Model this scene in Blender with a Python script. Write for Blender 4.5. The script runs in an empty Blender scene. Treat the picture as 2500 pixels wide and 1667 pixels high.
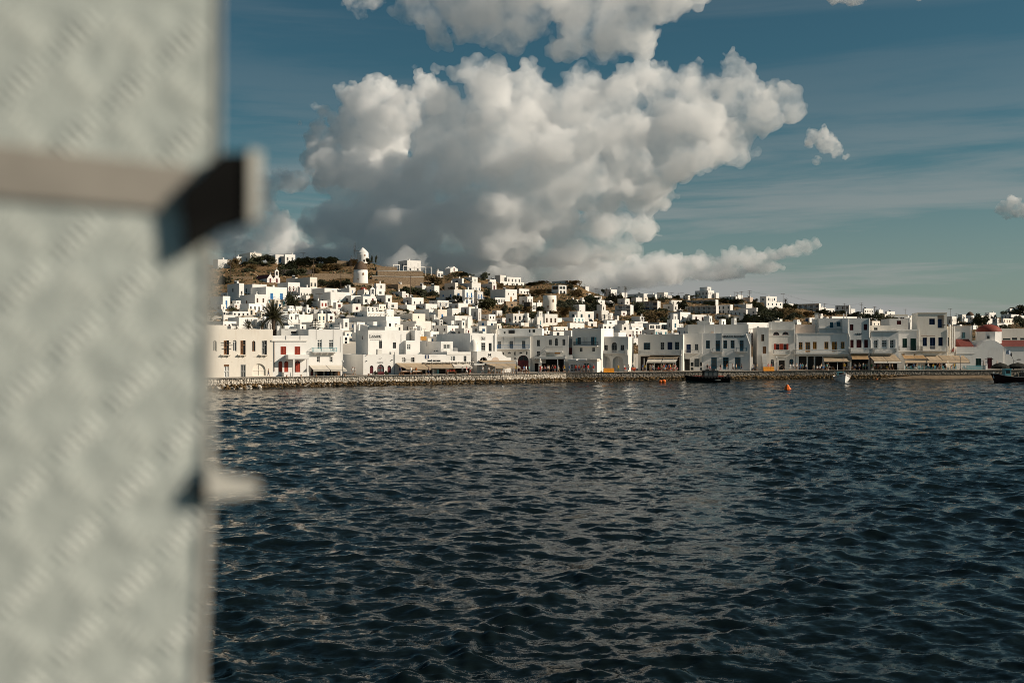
import bpy, bmesh, math, random
import numpy as np
from mathutils import Vector, Matrix
R = math.radians
scene = bpy.context.scene
# ------------------------------------------------------------------ camera
F = 2500.0; CX = 1250.0; CY = 833.5; EYE = 8.8
cam_d = bpy.data.cameras.new('camera'); cam = bpy.data.objects.new('camera', cam_d)
scene.collection.objects.link(cam); scene.camera = cam
cam.location = (0, 0, EYE); cam.rotation_euler = (R(90), 0, 0)
cam_d.sensor_width = 36; cam_d.lens = 36.0; cam_d.clip_start = 0.05; cam_d.clip_end = 30000
cam_d.dof.use_dof = True; cam_d.dof.focus_distance = 215; cam_d.dof.aperture_fstop = 3.2
# ------------------------------------------------------------------ sky, sun, exposure
SUN_AZ, SUN_EL = R(80), R(28)
sun_dir = Vector((math.cos(SUN_EL)*math.sin(SUN_AZ), -math.cos(SUN_EL)*math.cos(SUN_AZ), math.sin(SUN_EL)))
w = bpy.data.worlds.new('World'); scene.world = w; w.use_nodes = True
nt = w.node_tree; nt.nodes.clear()
sky = nt.nodes.new('ShaderNodeTexSky'); sky.sky_type = 'NISHITA'; sky.sun_disc = False
sky.sun_elevation = SUN_EL; sky.sun_rotation = R(180) - SUN_AZ
sky.altitude = 0; sky.air_density = 1.0; sky.dust_density = 0.6; sky.ozone_density = 2.0
bg = nt.nodes.new('ShaderNodeBackground'); bg.inputs['Strength'].default_value = 0.05
out = nt.nodes.new('ShaderNodeOutputWorld')
tint = nt.nodes.new('ShaderNodeMix'); tint.data_type = 'RGBA'; tint.blend_type = 'MULTIPLY'; tint.inputs[0].default_value = 1; tint.inputs[7].default_value = (.46, .80, .74, 1)
nt.links.new(sky.outputs[0], tint.inputs[6]); nt.links.new(tint.outputs[2], bg.inputs[0]); 
# thin grey veils of high cloud, denser towards the horizon, all round the sky
wtc = nt.nodes.new('ShaderNodeTexCoord'); wsp = nt.nodes.new('ShaderNodeSeparateXYZ'); nt.links.new(wtc.outputs['Generated'], wsp.inputs[0])
wmp = nt.nodes.new('ShaderNodeMapping'); wmp.inputs['Scale'].default_value = (1.1, 1.1, 13); wmp.inputs['Rotation'].default_value = (R(2), R(-3), R(20)); nt.links.new(wtc.outputs['Generated'], wmp.inputs[0])
wn = nt.nodes.new('ShaderNodeTexNoise'); wn.inputs['Scale'].default_value = 1.7; wn.inputs['Detail'].default_value = 7; wn.inputs['Roughness'].default_value = .58; wn.inputs['Distortion'].default_value = .35; nt.links.new(wmp.outputs[0], wn.inputs['Vector'])
wr = nt.nodes.new('ShaderNodeMapRange'); wr.interpolation_type = 'SMOOTHSTEP'; wr.inputs[1].default_value = .40; wr.inputs[2].default_value = .64; nt.links.new(wn.outputs[0], wr.inputs[0])
we = nt.nodes.new('ShaderNodeMapRange'); we.interpolation_type = 'SMOOTHSTEP'; we.inputs[1].default_value = .0; we.inputs[2].default_value = .26; we.inputs[3].default_value = 1.0; we.inputs[4].default_value = .10; nt.links.new(wsp.outputs['Z'], we.inputs[0])
wm = nt.nodes.new('ShaderNodeMath'); wm.operation = 'MULTIPLY'; nt.links.new(wr.outputs[0], wm.inputs[0]); nt.links.new(we.outputs[0], wm.inputs[1])
wv = nt.nodes.new('ShaderNodeBackground'); wv.inputs[0].default_value = (.31, .31, .30, 1); wx = nt.nodes.new('ShaderNodeMixShader')
wh = nt.nodes.new('ShaderNodeMapRange'); wh.interpolation_type = 'SMOOTHSTEP'; wh.inputs[1].default_value = 0; wh.inputs[2].default_value = .21; wh.inputs[3].default_value = .48; wh.inputs[4].default_value = 0; nt.links.new(wsp.outputs['Z'], wh.inputs[0])
wk = nt.nodes.new('ShaderNodeMath'); wk.operation = 'MAXIMUM'; nt.links.new(wm.outputs[0], wk.inputs[0]); nt.links.new(wh.outputs[0], wk.inputs[1])
nt.links.new(wk.outputs[0], wx.inputs[0]); nt.links.new(bg.outputs[0], wx.inputs[1]); nt.links.new(wv.outputs[0], wx.inputs[2]); nt.links.new(wx.outputs[0], out.inputs[0])
sd = bpy.data.lights.new('sun', 'SUN'); sd.energy = 5.0; sd.angle = R(0.5); sd.color = (1.0, 0.87, 0.71)
sun = bpy.data.objects.new('sun', sd); scene.collection.objects.link(sun)
sun.rotation_euler = sun_dir.to_track_quat('Z', 'Y').to_euler(); sun.location = (300, -100, 200)
scene.view_settings.view_transform = 'Standard'; scene.view_settings.look = 'None'
scene.view_settings.exposure = 0.12; scene.view_settings.gamma = 1
cy = scene.cycles
cy.max_bounces = 20; cy.diffuse_bounces = 3; cy.glossy_bounces = 3; cy.transmission_bounces = 3
cy.volume_bounces = 18; cy.transparent_max_bounces = 16
cy.use_adaptive_sampling = True; cy.adaptive_threshold = 0.012; cy.use_denoising = True
cy.sample_clamp_indirect = 6; cy.pixel_filter_type = 'BLACKMAN_HARRIS'; cy.filter_width = 0.9; cy.denoising_prefilter = 'ACCURATE'
def P(px, py, D):
    return Vector(((px-CX)/F*D, D, EYE+(CY-py)/F*D))
# ------------------------------------------------------------------ helpers
COL = scene.collection
def link(o, parent=None, **kw):
    COL.objects.link(o)
    if parent is not None: o.parent = parent
    for k, v in kw.items(): o[k] = v
    return o
def tag(o, label=None, category=None, group=None, kind=None):
    for k, v in (('label', label), ('category', category), ('group', group), ('kind', kind)):
        if v: o[k] = v
    return o
def empty(name, loc, rz=0, label=None, category=None, group=None, kind=None):
    o = bpy.data.objects.new(name, None); o.location = loc; o.rotation_euler = (0, 0, rz); o.empty_display_size = .3
    COL.objects.link(o); return tag(o, label, category, group, kind)
def copy_tree(o, parent=None):
    c = o.copy(); COL.objects.link(c); c.parent = parent
    for ch in list(o.children): copy_tree(ch, c)
    return c
class MB:
    """collects polygons (with a material slot each) and links them as one mesh object"""
    def __init__(s): s.v = []; s.f = []; s.m = []
    def face(s, pts, m=0):
        n = len(s.v); s.v += [tuple(p) for p in pts]; s.f.append(list(range(n, n+len(pts)))); s.m.append(m); return s
    def mesh(s, V, T, m=0):
        n = len(s.v); s.v += [tuple(p) for p in V]
        for t in T: s.f.append([i+n for i in t]); s.m.append(m)
        return s
    def box(s, x0, x1, y0, y1, z0, z1, m=0):
        V = [(x0,y0,z0),(x1,y0,z0),(x1,y1,z0),(x0,y1,z0),(x0,y0,z1),(x1,y0,z1),(x1,y1,z1),(x0,y1,z1)]
        return s.mesh(V, [(0,3,2,1),(4,5,6,7),(0,1,5,4),(1,2,6,5),(2,3,7,6),(3,0,4,7)], m)
    def bar(s, a, b, r, m=0, n=6, r2=None):
        a = Vector(a); b = Vector(b); d = (b-a); r2 = r if r2 is None else r2
        if d.length < 1e-6: return s
        q = d.to_track_quat('Z', 'Y'); V = []
        for c, rr in ((a, r), (b, r2)):
            for i in range(n):
                t = 2*math.pi*(i+.5)/n; V.append(c + q @ Vector((rr*math.cos(t), rr*math.sin(t), 0)))
        T = [(i, (i+1) % n, n+(i+1) % n, n+i) for i in range(n)] + [tuple(range(n-1, -1, -1)), tuple(range(n, 2*n))]
        return s.mesh(V, T, m)
    def lathe(s, prof, n=16, c=(0,0,0), m=0, a0=0, a1=2*math.pi, sx=1, sy=1):
        full = abs(a1-a0-2*math.pi) < 1e-6; k = n if full else n+1; V = []
        for r, z in prof:
            for i in range(k):
                t = a0+(a1-a0)*i/n; V.append((c[0]+r*math.cos(t)*sx, c[1]+r*math.sin(t)*sy, c[2]+z))
        T = []
        for j in range(len(prof)-1):
            for i in range(n):
                i2 = (i+1) % k; T.append((j*k+i, j*k+i2, (j+1)*k+i2, (j+1)*k+i))
        return s.mesh(V, T, m)
    def build(s, name, mats, parent=None, smooth=False, **kw):
        me = bpy.data.meshes.new(name); me.from_pydata(s.v, [], s.f); me.update()
        mats = mats if isinstance(mats, (list, tuple)) else [mats]
        for m in mats: me.materials.append(M[m] if isinstance(m, str) else m)
        if len(mats) > 1: me.polygons.foreach_set('material_index', s.m)
        if smooth: me.polygons.foreach_set('use_smooth', [True]*len(me.polygons))
        o = bpy.data.objects.new(name, me); link(o, parent)
        for k, v in kw.items(): o[k] = v
        return o
# ------------------------------------------------------------------ materials
M = {}
def N(t, kind, **kw):
    n = t.nodes.new(kind)
    for k, v in kw.items():
        if k in n.inputs: n.inputs[k].default_value = v
        else: setattr(n, k, v)
    return n
def mat(name, c, rough=.8, var=.12, scale=2.0, bump=.0, metal=0, rand=.06, c2=None, c2amt=.5, spec=.25, stretch=(1,1,1), coat=0, bscale=None, transl=0):
    m = bpy.data.materials.new(name); m.use_nodes = True; t = m.node_tree; L = t.links
    b = t.nodes['Principled BSDF']; b.inputs['Roughness'].default_value = rough; b.inputs['Metallic'].default_value = metal
    b.inputs['Specular IOR Level'].default_value = spec; b.inputs['Coat Weight'].default_value = coat
    tc = N(t, 'ShaderNodeTexCoord'); mp = N(t, 'ShaderNodeMapping'); mp.inputs['Scale'].default_value = stretch
    oi = N(t, 'ShaderNodeObjectInfo'); L.new(tc.outputs['Object'], mp.inputs['Vector'])
    ad = N(t, 'ShaderNodeVectorMath', operation='ADD'); L.new(mp.outputs[0], ad.inputs[0]); 
    ml = N(t, 'ShaderNodeMath', operation='MULTIPLY'); ml.inputs[1].default_value = 37.0; L.new(oi.outputs['Random'], ml.inputs[0]); L.new(ml.outputs[0], ad.inputs[1])
    n1 = N(t, 'ShaderNodeTexNoise', Scale=scale, Detail=6.0, Roughness=.62); L.new(ad.outputs[0], n1.inputs['Vector'])
    mx = N(t, 'ShaderNodeMix', data_type='RGBA'); 
    lo = [x*(1-var) for x in c]; hi = [min(1, x*(1+var)) for x in c]
    if c2: lo = c2
    mx.inputs[6].default_value = (*lo, 1); mx.inputs[7].default_value = (*(c if c2 else hi), 1)
    cr = N(t, 'ShaderNodeMapRange'); cr.inputs[1].default_value = .3 if not c2 else .5-.35*c2amt; cr.inputs[2].default_value = .7 if not c2 else .5+.25*(1-c2amt)+.02
    L.new(n1.outputs[0], cr.inputs[0]); L.new(cr.outputs[0], mx.inputs[0])
    hs = N(t, 'ShaderNodeHueSaturation'); L.new(mx.outputs[2], hs.inputs['Color'])
    mr = N(t, 'ShaderNodeMapRange'); mr.inputs[3].default_value = 1-rand; mr.inputs[4].default_value = 1+rand*.5; L.new(oi.outputs['Random'], mr.inputs[0]); L.new(mr.outputs[0], hs.inputs['Value'])
    L.new(hs.outputs[0], b.inputs['Base Color'])
    if bump:
        n2 = N(t, 'ShaderNodeTexNoise', Scale=bscale or scale*6, Detail=5.0); L.new(ad.outputs[0], n2.inputs['Vector'])
        bp = N(t, 'ShaderNodeBump', Strength=bump, Distance=.05); L.new(n2.outputs[0], bp.inputs['Height']); L.new(bp.outputs[0], b.inputs['Normal'])
    if transl:
        tr = N(t, 'ShaderNodeBsdfTranslucent'); L.new(hs.outputs[0], tr.inputs[0]); ms = N(t, 'ShaderNodeMixShader'); ms.inputs[0].default_value = transl
        L.new(b.outputs[0], ms.inputs[1]); L.new(tr.outputs[0], ms.inputs[2]); L.new(ms.outputs[0], t.nodes['Material Output'].inputs[0])
    M[name] = m; return m
def whitewash(name, base, stain, amt=.35, rust=0):
    m = mat(name, base, rough=.9, var=.04, scale=.5, bump=.25, bscale=3, rand=.07, spec=.15)
    t = m.node_tree; L = t.links; b = t.nodes['Principled BSDF']; src = b.inputs['Base Color'].links[0].from_socket
    tc = [n for n in t.nodes if n.type == 'VECT_MATH'][0]
    mp = N(t, 'ShaderNodeMapping'); mp.inputs['Scale'].default_value = (1, 1, .22); L.new(tc.outputs[0], mp.inputs['Vector'])
    n1 = N(t, 'ShaderNodeTexNoise', Scale=.9, Detail=8.0, Roughness=.7, Distortion=.4); L.new(mp.outputs[0], n1.inputs['Vector'])
    r = N(t, 'ShaderNodeMapRange'); r.inputs[1].default_value = .52; r.inputs[2].default_value = .78; r.inputs[4].default_value = amt; L.new(n1.outputs[0], r.inputs[0])
    mx = N(t, 'ShaderNodeMix', data_type='RGBA'); mx.inputs[7].default_value = (*stain, 1); L.new(r.outputs[0], mx.inputs[0]); L.new(src, mx.inputs[6])
    L.new(mx.outputs[2], b.inputs['Base Color'])
    if rust:
        n2 = N(t, 'ShaderNodeTexNoise', Scale=.45, Detail=10.0, Roughness=.75); L.new(tc.outputs[0], n2.inputs['Vector'])
        r2 = N(t, 'ShaderNodeMapRange'); r2.inputs[1].default_value = .60; r2.inputs[2].default_value = .66; r2.inputs[4].default_value = rust; L.new(n2.outputs[0], r2.inputs[0])
        m2 = N(t, 'ShaderNodeMix', data_type='RGBA'); m2.inputs[7].default_value = (.42, .25, .13, 1); L.new(r2.outputs[0], m2.inputs[0]); L.new(mx.outputs[2], m2.inputs[6]); L.new(m2.outputs[2], b.inputs['Base Color'])
    return m
whitewash('white', (.79,.77,.735), (.55,.50,.44), .50)
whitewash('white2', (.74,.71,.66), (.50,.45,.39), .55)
whitewash('cream', (.80,.74,.65), (.58,.47,.36), .50, rust=.12)
whitewash('worn', (.70,.64,.55), (.50,.36,.24), .8, rust=.7)
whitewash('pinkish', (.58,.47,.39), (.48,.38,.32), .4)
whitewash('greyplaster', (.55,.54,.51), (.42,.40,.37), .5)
mat('stonewall', (.40,.30,.20), c2=(.20,.14,.09), scale=2.2, bump=.9, bscale=4, rough=.95)
mat('darkstone', (.16,.13,.11), c2=(.08,.065,.05), scale=2.2, bump=.9, bscale=4, rough=.95)
mat('rock', (.36,.25,.155), c2=(.16,.105,.06), scale=.6, bump=1, bscale=1.6, rough=.95, c2amt=.6)
mat('glass_dark', (.02,.024,.026), rough=.12, var=.3, scale=.8, spec=.6, rand=.4)
mat('glass_grey', (.10,.11,.11), rough=.12, var=.3, scale=.8, spec=.6, rand=.3)
mat('interior', (.025,.022,.02), rough=.9, var=.5, scale=.7)
for n, c in dict(pwhite=(.74,.73,.70), pbrown=(.17,.085,.04), pblue=(.02,.15,.36), pteal=(.02,.10,.15), pturq=(.13,.38,.43), pred=(.33,.045,.022), pmaroon=(.10,.012,.016), pgreen=(.012,.05,.04), pochre=(.47,.22,.04), pgrey=(.25,.25,.24), pnavy=(.012,.03,.085), pblack=(.02,.02,.02), pwood=(.26,.13,.06)).items():
    mat(n, c, rough=.55, var=.14, scale=3, stretch=(1,1,.3), rand=.12, spec=.3)
mat('awning', (.52,.40,.27), rough=.85, var=.10, scale=1.2, rand=.12, transl=.25, stretch=(3,.4,.4))
mat('awning_brown', (.45,.29,.15), rough=.85, var=.10, scale=1.2, transl=.25)
mat('awning_white', (.72,.66,.57), rough=.85, var=.06, scale=1.2, transl=.2)
mat('thatch', (.16,.11,.075), c2=(.06,.04,.03), scale=5, bump=1, stretch=(1,1,.2), rough=1)
mat('darkthatch', (.035,.034,.028), c2=(.015,.016,.012), scale=5, bump=1, stretch=(1,1,.2), rough=1)
mat('hull_maroon', (.035,.009,.009), rough=.5, var=.3)
mat('dome_red', (.27,.052,.03), c2=(.17,.038,.028), scale=.9, bump=.2, rough=.7)
mat('roof_red', (.15,.036,.027), var=.2, scale=2, rough=.8)
mat('metal', (.32,.32,.32), rough=.45, metal=.8)
mat('darkmetal', (.05,.05,.052), rough=.5, metal=.3)
mat('orange', (.85,.16,.02), rough=.4, var=.08)
mat('barrier', (.72,.27,.02), rough=.45, var=.1)
mat('marble', (.62,.58,.52), rough=.6, var=.1)
mat('pave', (.26,.23,.19), rough=.9, var=.2, scale=.8, bump=.3)
mat('sand', (.20,.145,.09), c2=(.12,.085,.05), scale=1.2, bump=.4, rough=1)
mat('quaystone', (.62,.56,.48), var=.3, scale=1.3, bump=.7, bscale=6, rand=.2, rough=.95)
mat('quaystone_shaded', (.31,.275,.23), var=.18, scale=1.3, bump=.7, bscale=6, rand=.2, rough=.95)  # darker copy of quaystone: the right quay's shade put into the colour
mat('mortar', (.30,.26,.21), var=.3, scale=2, bump=.6)
mat('weed', (.17,.105,.045), c2=(.045,.03,.012), scale=1.6, bump=1, bscale=5, rough=.8, c2amt=.6)
mat('bark', (.13,.09,.06), c2=(.06,.04,.03), scale=6, bump=.8, stretch=(1,1,3))
mat('leaf', (.085,.085,.036), c2=(.04,.043,.018), scale=1.5, rough=.75, rand=.4, transl=.2)
mat('leaf_dark', (.062,.068,.032), c2=(.026,.03,.015), scale=1.5, rough=.75, rand=.4, transl=.15)
mat('leaf_dry', (.20,.135,.055), c2=(.09,.06,.025), scale=1.2, rough=.9, rand=.4, transl=.15)
mat('palm_leaf', (.085,.078,.035), c2=(.035,.034,.016), scale=2, rough=.7, rand=.4, transl=.15)
mat('bougain', (.06,.012,.035), c2=(.02,.018,.012), scale=2, rough=.8)
mat('cable', (.03,.03,.03), rough=.7)
# ------------------------------------------------------------------ walls with openings
ARC = 8
def arch_pts(x0, x1, z1):
    r = (x1-x0)/2; zc = z1-r; return [(x0+r-r*math.cos(math.pi*i/ARC), zc+r*math.sin(math.pi*i/ARC)) for i in range(ARC+1)]
def plane_holes(mb, o, u, inn, W, z0, H, holes, r=.18, m=0):
    """a wall face from o along u (W wide, z0..H high) with openings [(x0,x1,za,zb,arch)] and reveals r deep along inn"""
    o = Vector(o); u = Vector(u); inn = Vector(inn)
    pt = lambda x, z, d=0: o+u*x+Vector((0,0,z))+inn*d
    hs = [h for h in holes if h[1] > h[0]+.05 and h[3] > h[2]+.05]
    xs = sorted({0, W, *[min(max(h[0],0),W) for h in hs], *[min(max(h[1],0),W) for h in hs]})
    zs = sorted({z0, H, *[min(max(h[2],z0),H) for h in hs], *[min(max(h[3],z0),H) for h in hs]})
    for i in range(len(xs)-1):
        zc0 = None
        for j in range(len(zs)-1):
            cx = (xs[i]+xs[i+1])/2; cz = (zs[j]+zs[j+1])/2
            solid = not any(h[0] < cx < h[1] and h[2] < cz < h[3] for h in hs)
            if solid and zc0 is None: zc0 = zs[j]
            if zc0 is not None and (not solid or j == len(zs)-2):
                zt = zs[j+1] if solid else zs[j]
                mb.face([pt(xs[i],zc0), pt(xs[i+1],zc0), pt(xs[i+1],zt), pt(xs[i],zt)], m); zc0 = None
    for h in hs:
        x0, x1, a, b, ar = h[:5]
        if ar:
            ps = arch_pts(x0, x1, b)
            for k in range(ARC):
                (xa, za), (xb, zb) = ps[k], ps[k+1]
                mb.face([pt(xa,za), pt(xb,zb), pt(xb,b), pt(xa,b)], m); mb.face([pt(xa,za,r), pt(xb,zb,r), pt(xb,zb), pt(xa,za)], m)
            b = ps[0][1]
        else: mb.face([pt(x0,b,r), pt(x1,b,r), pt(x1,b), pt(x0,b)], m)
        mb.face([pt(x0,a), pt(x1,a), pt(x1,a,r), pt(x0,a,r)], m)
        mb.face([pt(x0,a), pt(x0,a,r), pt(x0,b,r), pt(x0,b)], m); mb.face([pt(x1,a,r), pt(x1,a), pt(x1,b), pt(x1,b,r)], m)
def house_walls(w, d, h, front=(), left=(), z0=-1.5, par=.35, r=.18):
    mb = MB()
    plane_holes(mb, (0,0,0), (1,0,0), (0,1,0), w, z0, h, list(front), r)
    plane_holes(mb, (0,d,0), (0,-1,0), (1,0,0), d, z0, h, [(d-b, d-a, *q) for a, b, *q in left], r)
    mb.face([(w,0,z0),(w,d,z0),(w,d,h),(w,0,h)]); mb.face([(w,d,z0),(0,d,z0),(0,d,h),(w,d,h)])
    t = .28; q = h-par
    if w > 1 and d > 1:
        O = [(0,0),(w,0),(w,d),(0,d)]; I = [(t,t),(w-t,t),(w-t,d-t),(t,d-t)]
        for i in range(4):
            j = (i+1) % 4
            mb.face([(*O[i],h),(*O[j],h),(*I[j],h),(*I[i],h)]); mb.face([(*I[i],h),(*I[j],h),(*I[j],q),(*I[i],q)])
        mb.face([(*p,q) for p in I])
    else: mb.face([(0,0,h),(w,0,h),(w,d,h),(0,d,h)])
    return mb
# unit windows: x 0..1, z 0..1, y 0 (front) .. 1 ; slot 0 frame, slot 1 pane
def unit_window(style):
    mb = MB(); f = .09
    if style in ('shut', 'door', 'half'):
        n = 2
        for i in range(n):
            a, b = i/n+.01, (i+1)/n-.01
            if style == 'half' and i == 1:
                mb.face([(a,.8,0),(b,.8,0),(b,.8,1),(a,.8,1)], 1); mb.box(a,a+.05,.3,.8,0,1); mb.box(b-.06,b,.3,.8,0,1); mb.box(a,b,.3,.8,.66,.71); continue
            mb.face([(a,.6,0),(b,.6,0),(b,.6,1),(a,.6,1)], 0)
            mb.box(a,a+.07,.1,.6,0,1); mb.box(b-.07,b,.1,.6,0,1); mb.box(a+.07,b-.07,.1,.6,.93,1); mb.box(a+.07,b-.07,.1,.6,0,.08); mb.box(a+.07,b-.07,.1,.6,.45,.52)
            if style == 'shut':
                for k in range(12):
                    z = .1+k*.069
                    if not .42 < z < .52: mb.box(a+.07,b-.07,.35,.55,z,z+.035)
        if style == 'shut': mb.box(.49,.51,.4,.6,0,1)
        return mb
    mb.face([(0,.8,0),(1,.8,0),(1,.8,1),(0,.8,1)], 1)
    if style == 'dark': return mb
    mb.box(0,f,.3,.78,0,1); mb.box(1-f,1,.3,.78,0,1); mb.box(f,1-f,.3,.78,1-f*.7,1); mb.box(f,1-f,.3,.78,0,f*.8)
    mb.box(.47,.53,.3,.78,f*.8,1-f*.7)
    if style == 'french':
        mb.box(f,1-f,.28,.78,.74,.80); mb.box(f,1-f,.35,.78,.38,.41); mb.box(f,1-f,.5,.78,.06,.22)
    if style == 'six':
        mb.box(f,1-f,.35,.78,.34,.38); mb.box(f,1-f,.35,.78,.66,.70)
    if style == 'two': mb.box(f,1-f,.32,.78,.62,.66)
    return mb
UW = {}
def window(parent, x0, x1, z0, z1, style='two', frame='pbrown', pane='glass_dark', yaw=None, r=.18, origin=(0,0), name=None, split=False):
    """a unit window set into the opening; yaw None = front wall (y+ inward), 'L' = left wall (x+ inward)"""
    if style not in UW:
        me = bpy.data.meshes.new('window'); mb = unit_window(style); me.from_pydata(mb.v, [], mb.f); me.update()
        me.materials.append(M['pwhite']); me.materials.append(M['glass_dark']); me.polygons.foreach_set('material_index', mb.m); UW[style] = me
    name = name or ('door' if style == 'door' else 'shutter' if style == 'shut' else 'window')
    o = bpy.data.objects.new(name, UW[style])
    link(o, parent)
    if yaw == 'L': o.location = (r*.02, x1, z0); o.rotation_euler = (0,0,-math.pi/2); 
    else: o.location = (x0, origin[1]+r*.02, z0)
    o.scale = (x1-x0, r*.95, z1-z0)
    for i, m in enumerate((frame, pane)):
        o.material_slots[i].link = 'OBJECT'; o.material_slots[i].material = M[m]
    return o
def arch_window(parent, x0, x1, z0, z1, frame='pbrown', pane='glass_dark', r=.18, style='glass', name='window'):
    mb = MB(); ps = arch_pts(x0, x1, z1); y = r*.8
    mb.face([(x0,y,z0),(x1,y,z0)]+[(x,y,z) for x, z in reversed(ps)], 1)
    cx = (x0+x1)/2; rr = (x1-x0)/2; zc = z1-rr; f = min(.09, rr*.22)
    mb.box(x0,x0+f,y-.1,y-.01,z0,zc); mb.box(x1-f,x1,y-.1,y-.01,z0,zc); mb.box(cx-f*.4,cx+f*.4,y-.09,y-.012,z0,z1-f*.3); mb.box(x0,x1,y-.1,y-.008,zc-f*.5,zc+f*.5); mb.box(x0,x1,y-.1,y-.008,z0,z0+f)
    for k in range(ARC):
        (xa,za),(xb,zb) = ps[k],ps[k+1]; s = (rr-f)/rr
        q = [(xa,za),(xb,zb),(cx+(xb-cx)*s, zc+(zb-zc)*s),(cx+(xa-cx)*s, zc+(za-zc)*s)]
        mb.face([(x,y-.06,z) for x, z in reversed(q)])
    if style == 'door':
        mb.box(x0+f,x1-f,y-.06,y-.005,z0,z0+(zc-z0)*.97)
    if style == 'fan':
        for a in (45, 135): mb.bar((cx,y-.03,zc),(cx+rr*math.cos(R(a)),y-.03,zc+rr*math.sin(R(a))),f*.35,n=4)
    return mb.build(name, [frame, pane], parent)
def text_mesh(s, size, spacing=1.0):
    c = bpy.data.curves.new('lettering', 'FONT'); c.body = s; c.size = size; c.extrude = .02; c.align_x = 'CENTER'; c.space_character = spacing; c.resolution_u = 2; c.offset = .018*size
    o = bpy.data.objects.new('lettering', c); COL.objects.link(o); dg = bpy.context.evaluated_depsgraph_get(); dg.update()
    me = bpy.data.meshes.new_from_object(o.evaluated_get(dg)); bpy.data.objects.remove(o); return me
def ico_np(sub):
    b = bmesh.new(); bmesh.ops.create_icosphere(b, subdivisions=sub, radius=1)
    V = np.array([v.co[:] for v in b.verts]); T = np.array([[v.index for v in f.verts] for f in b.faces]); b.free()
    return V, T
ICO = {s: ico_np(s) for s in (1, 2, 3)}
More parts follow.
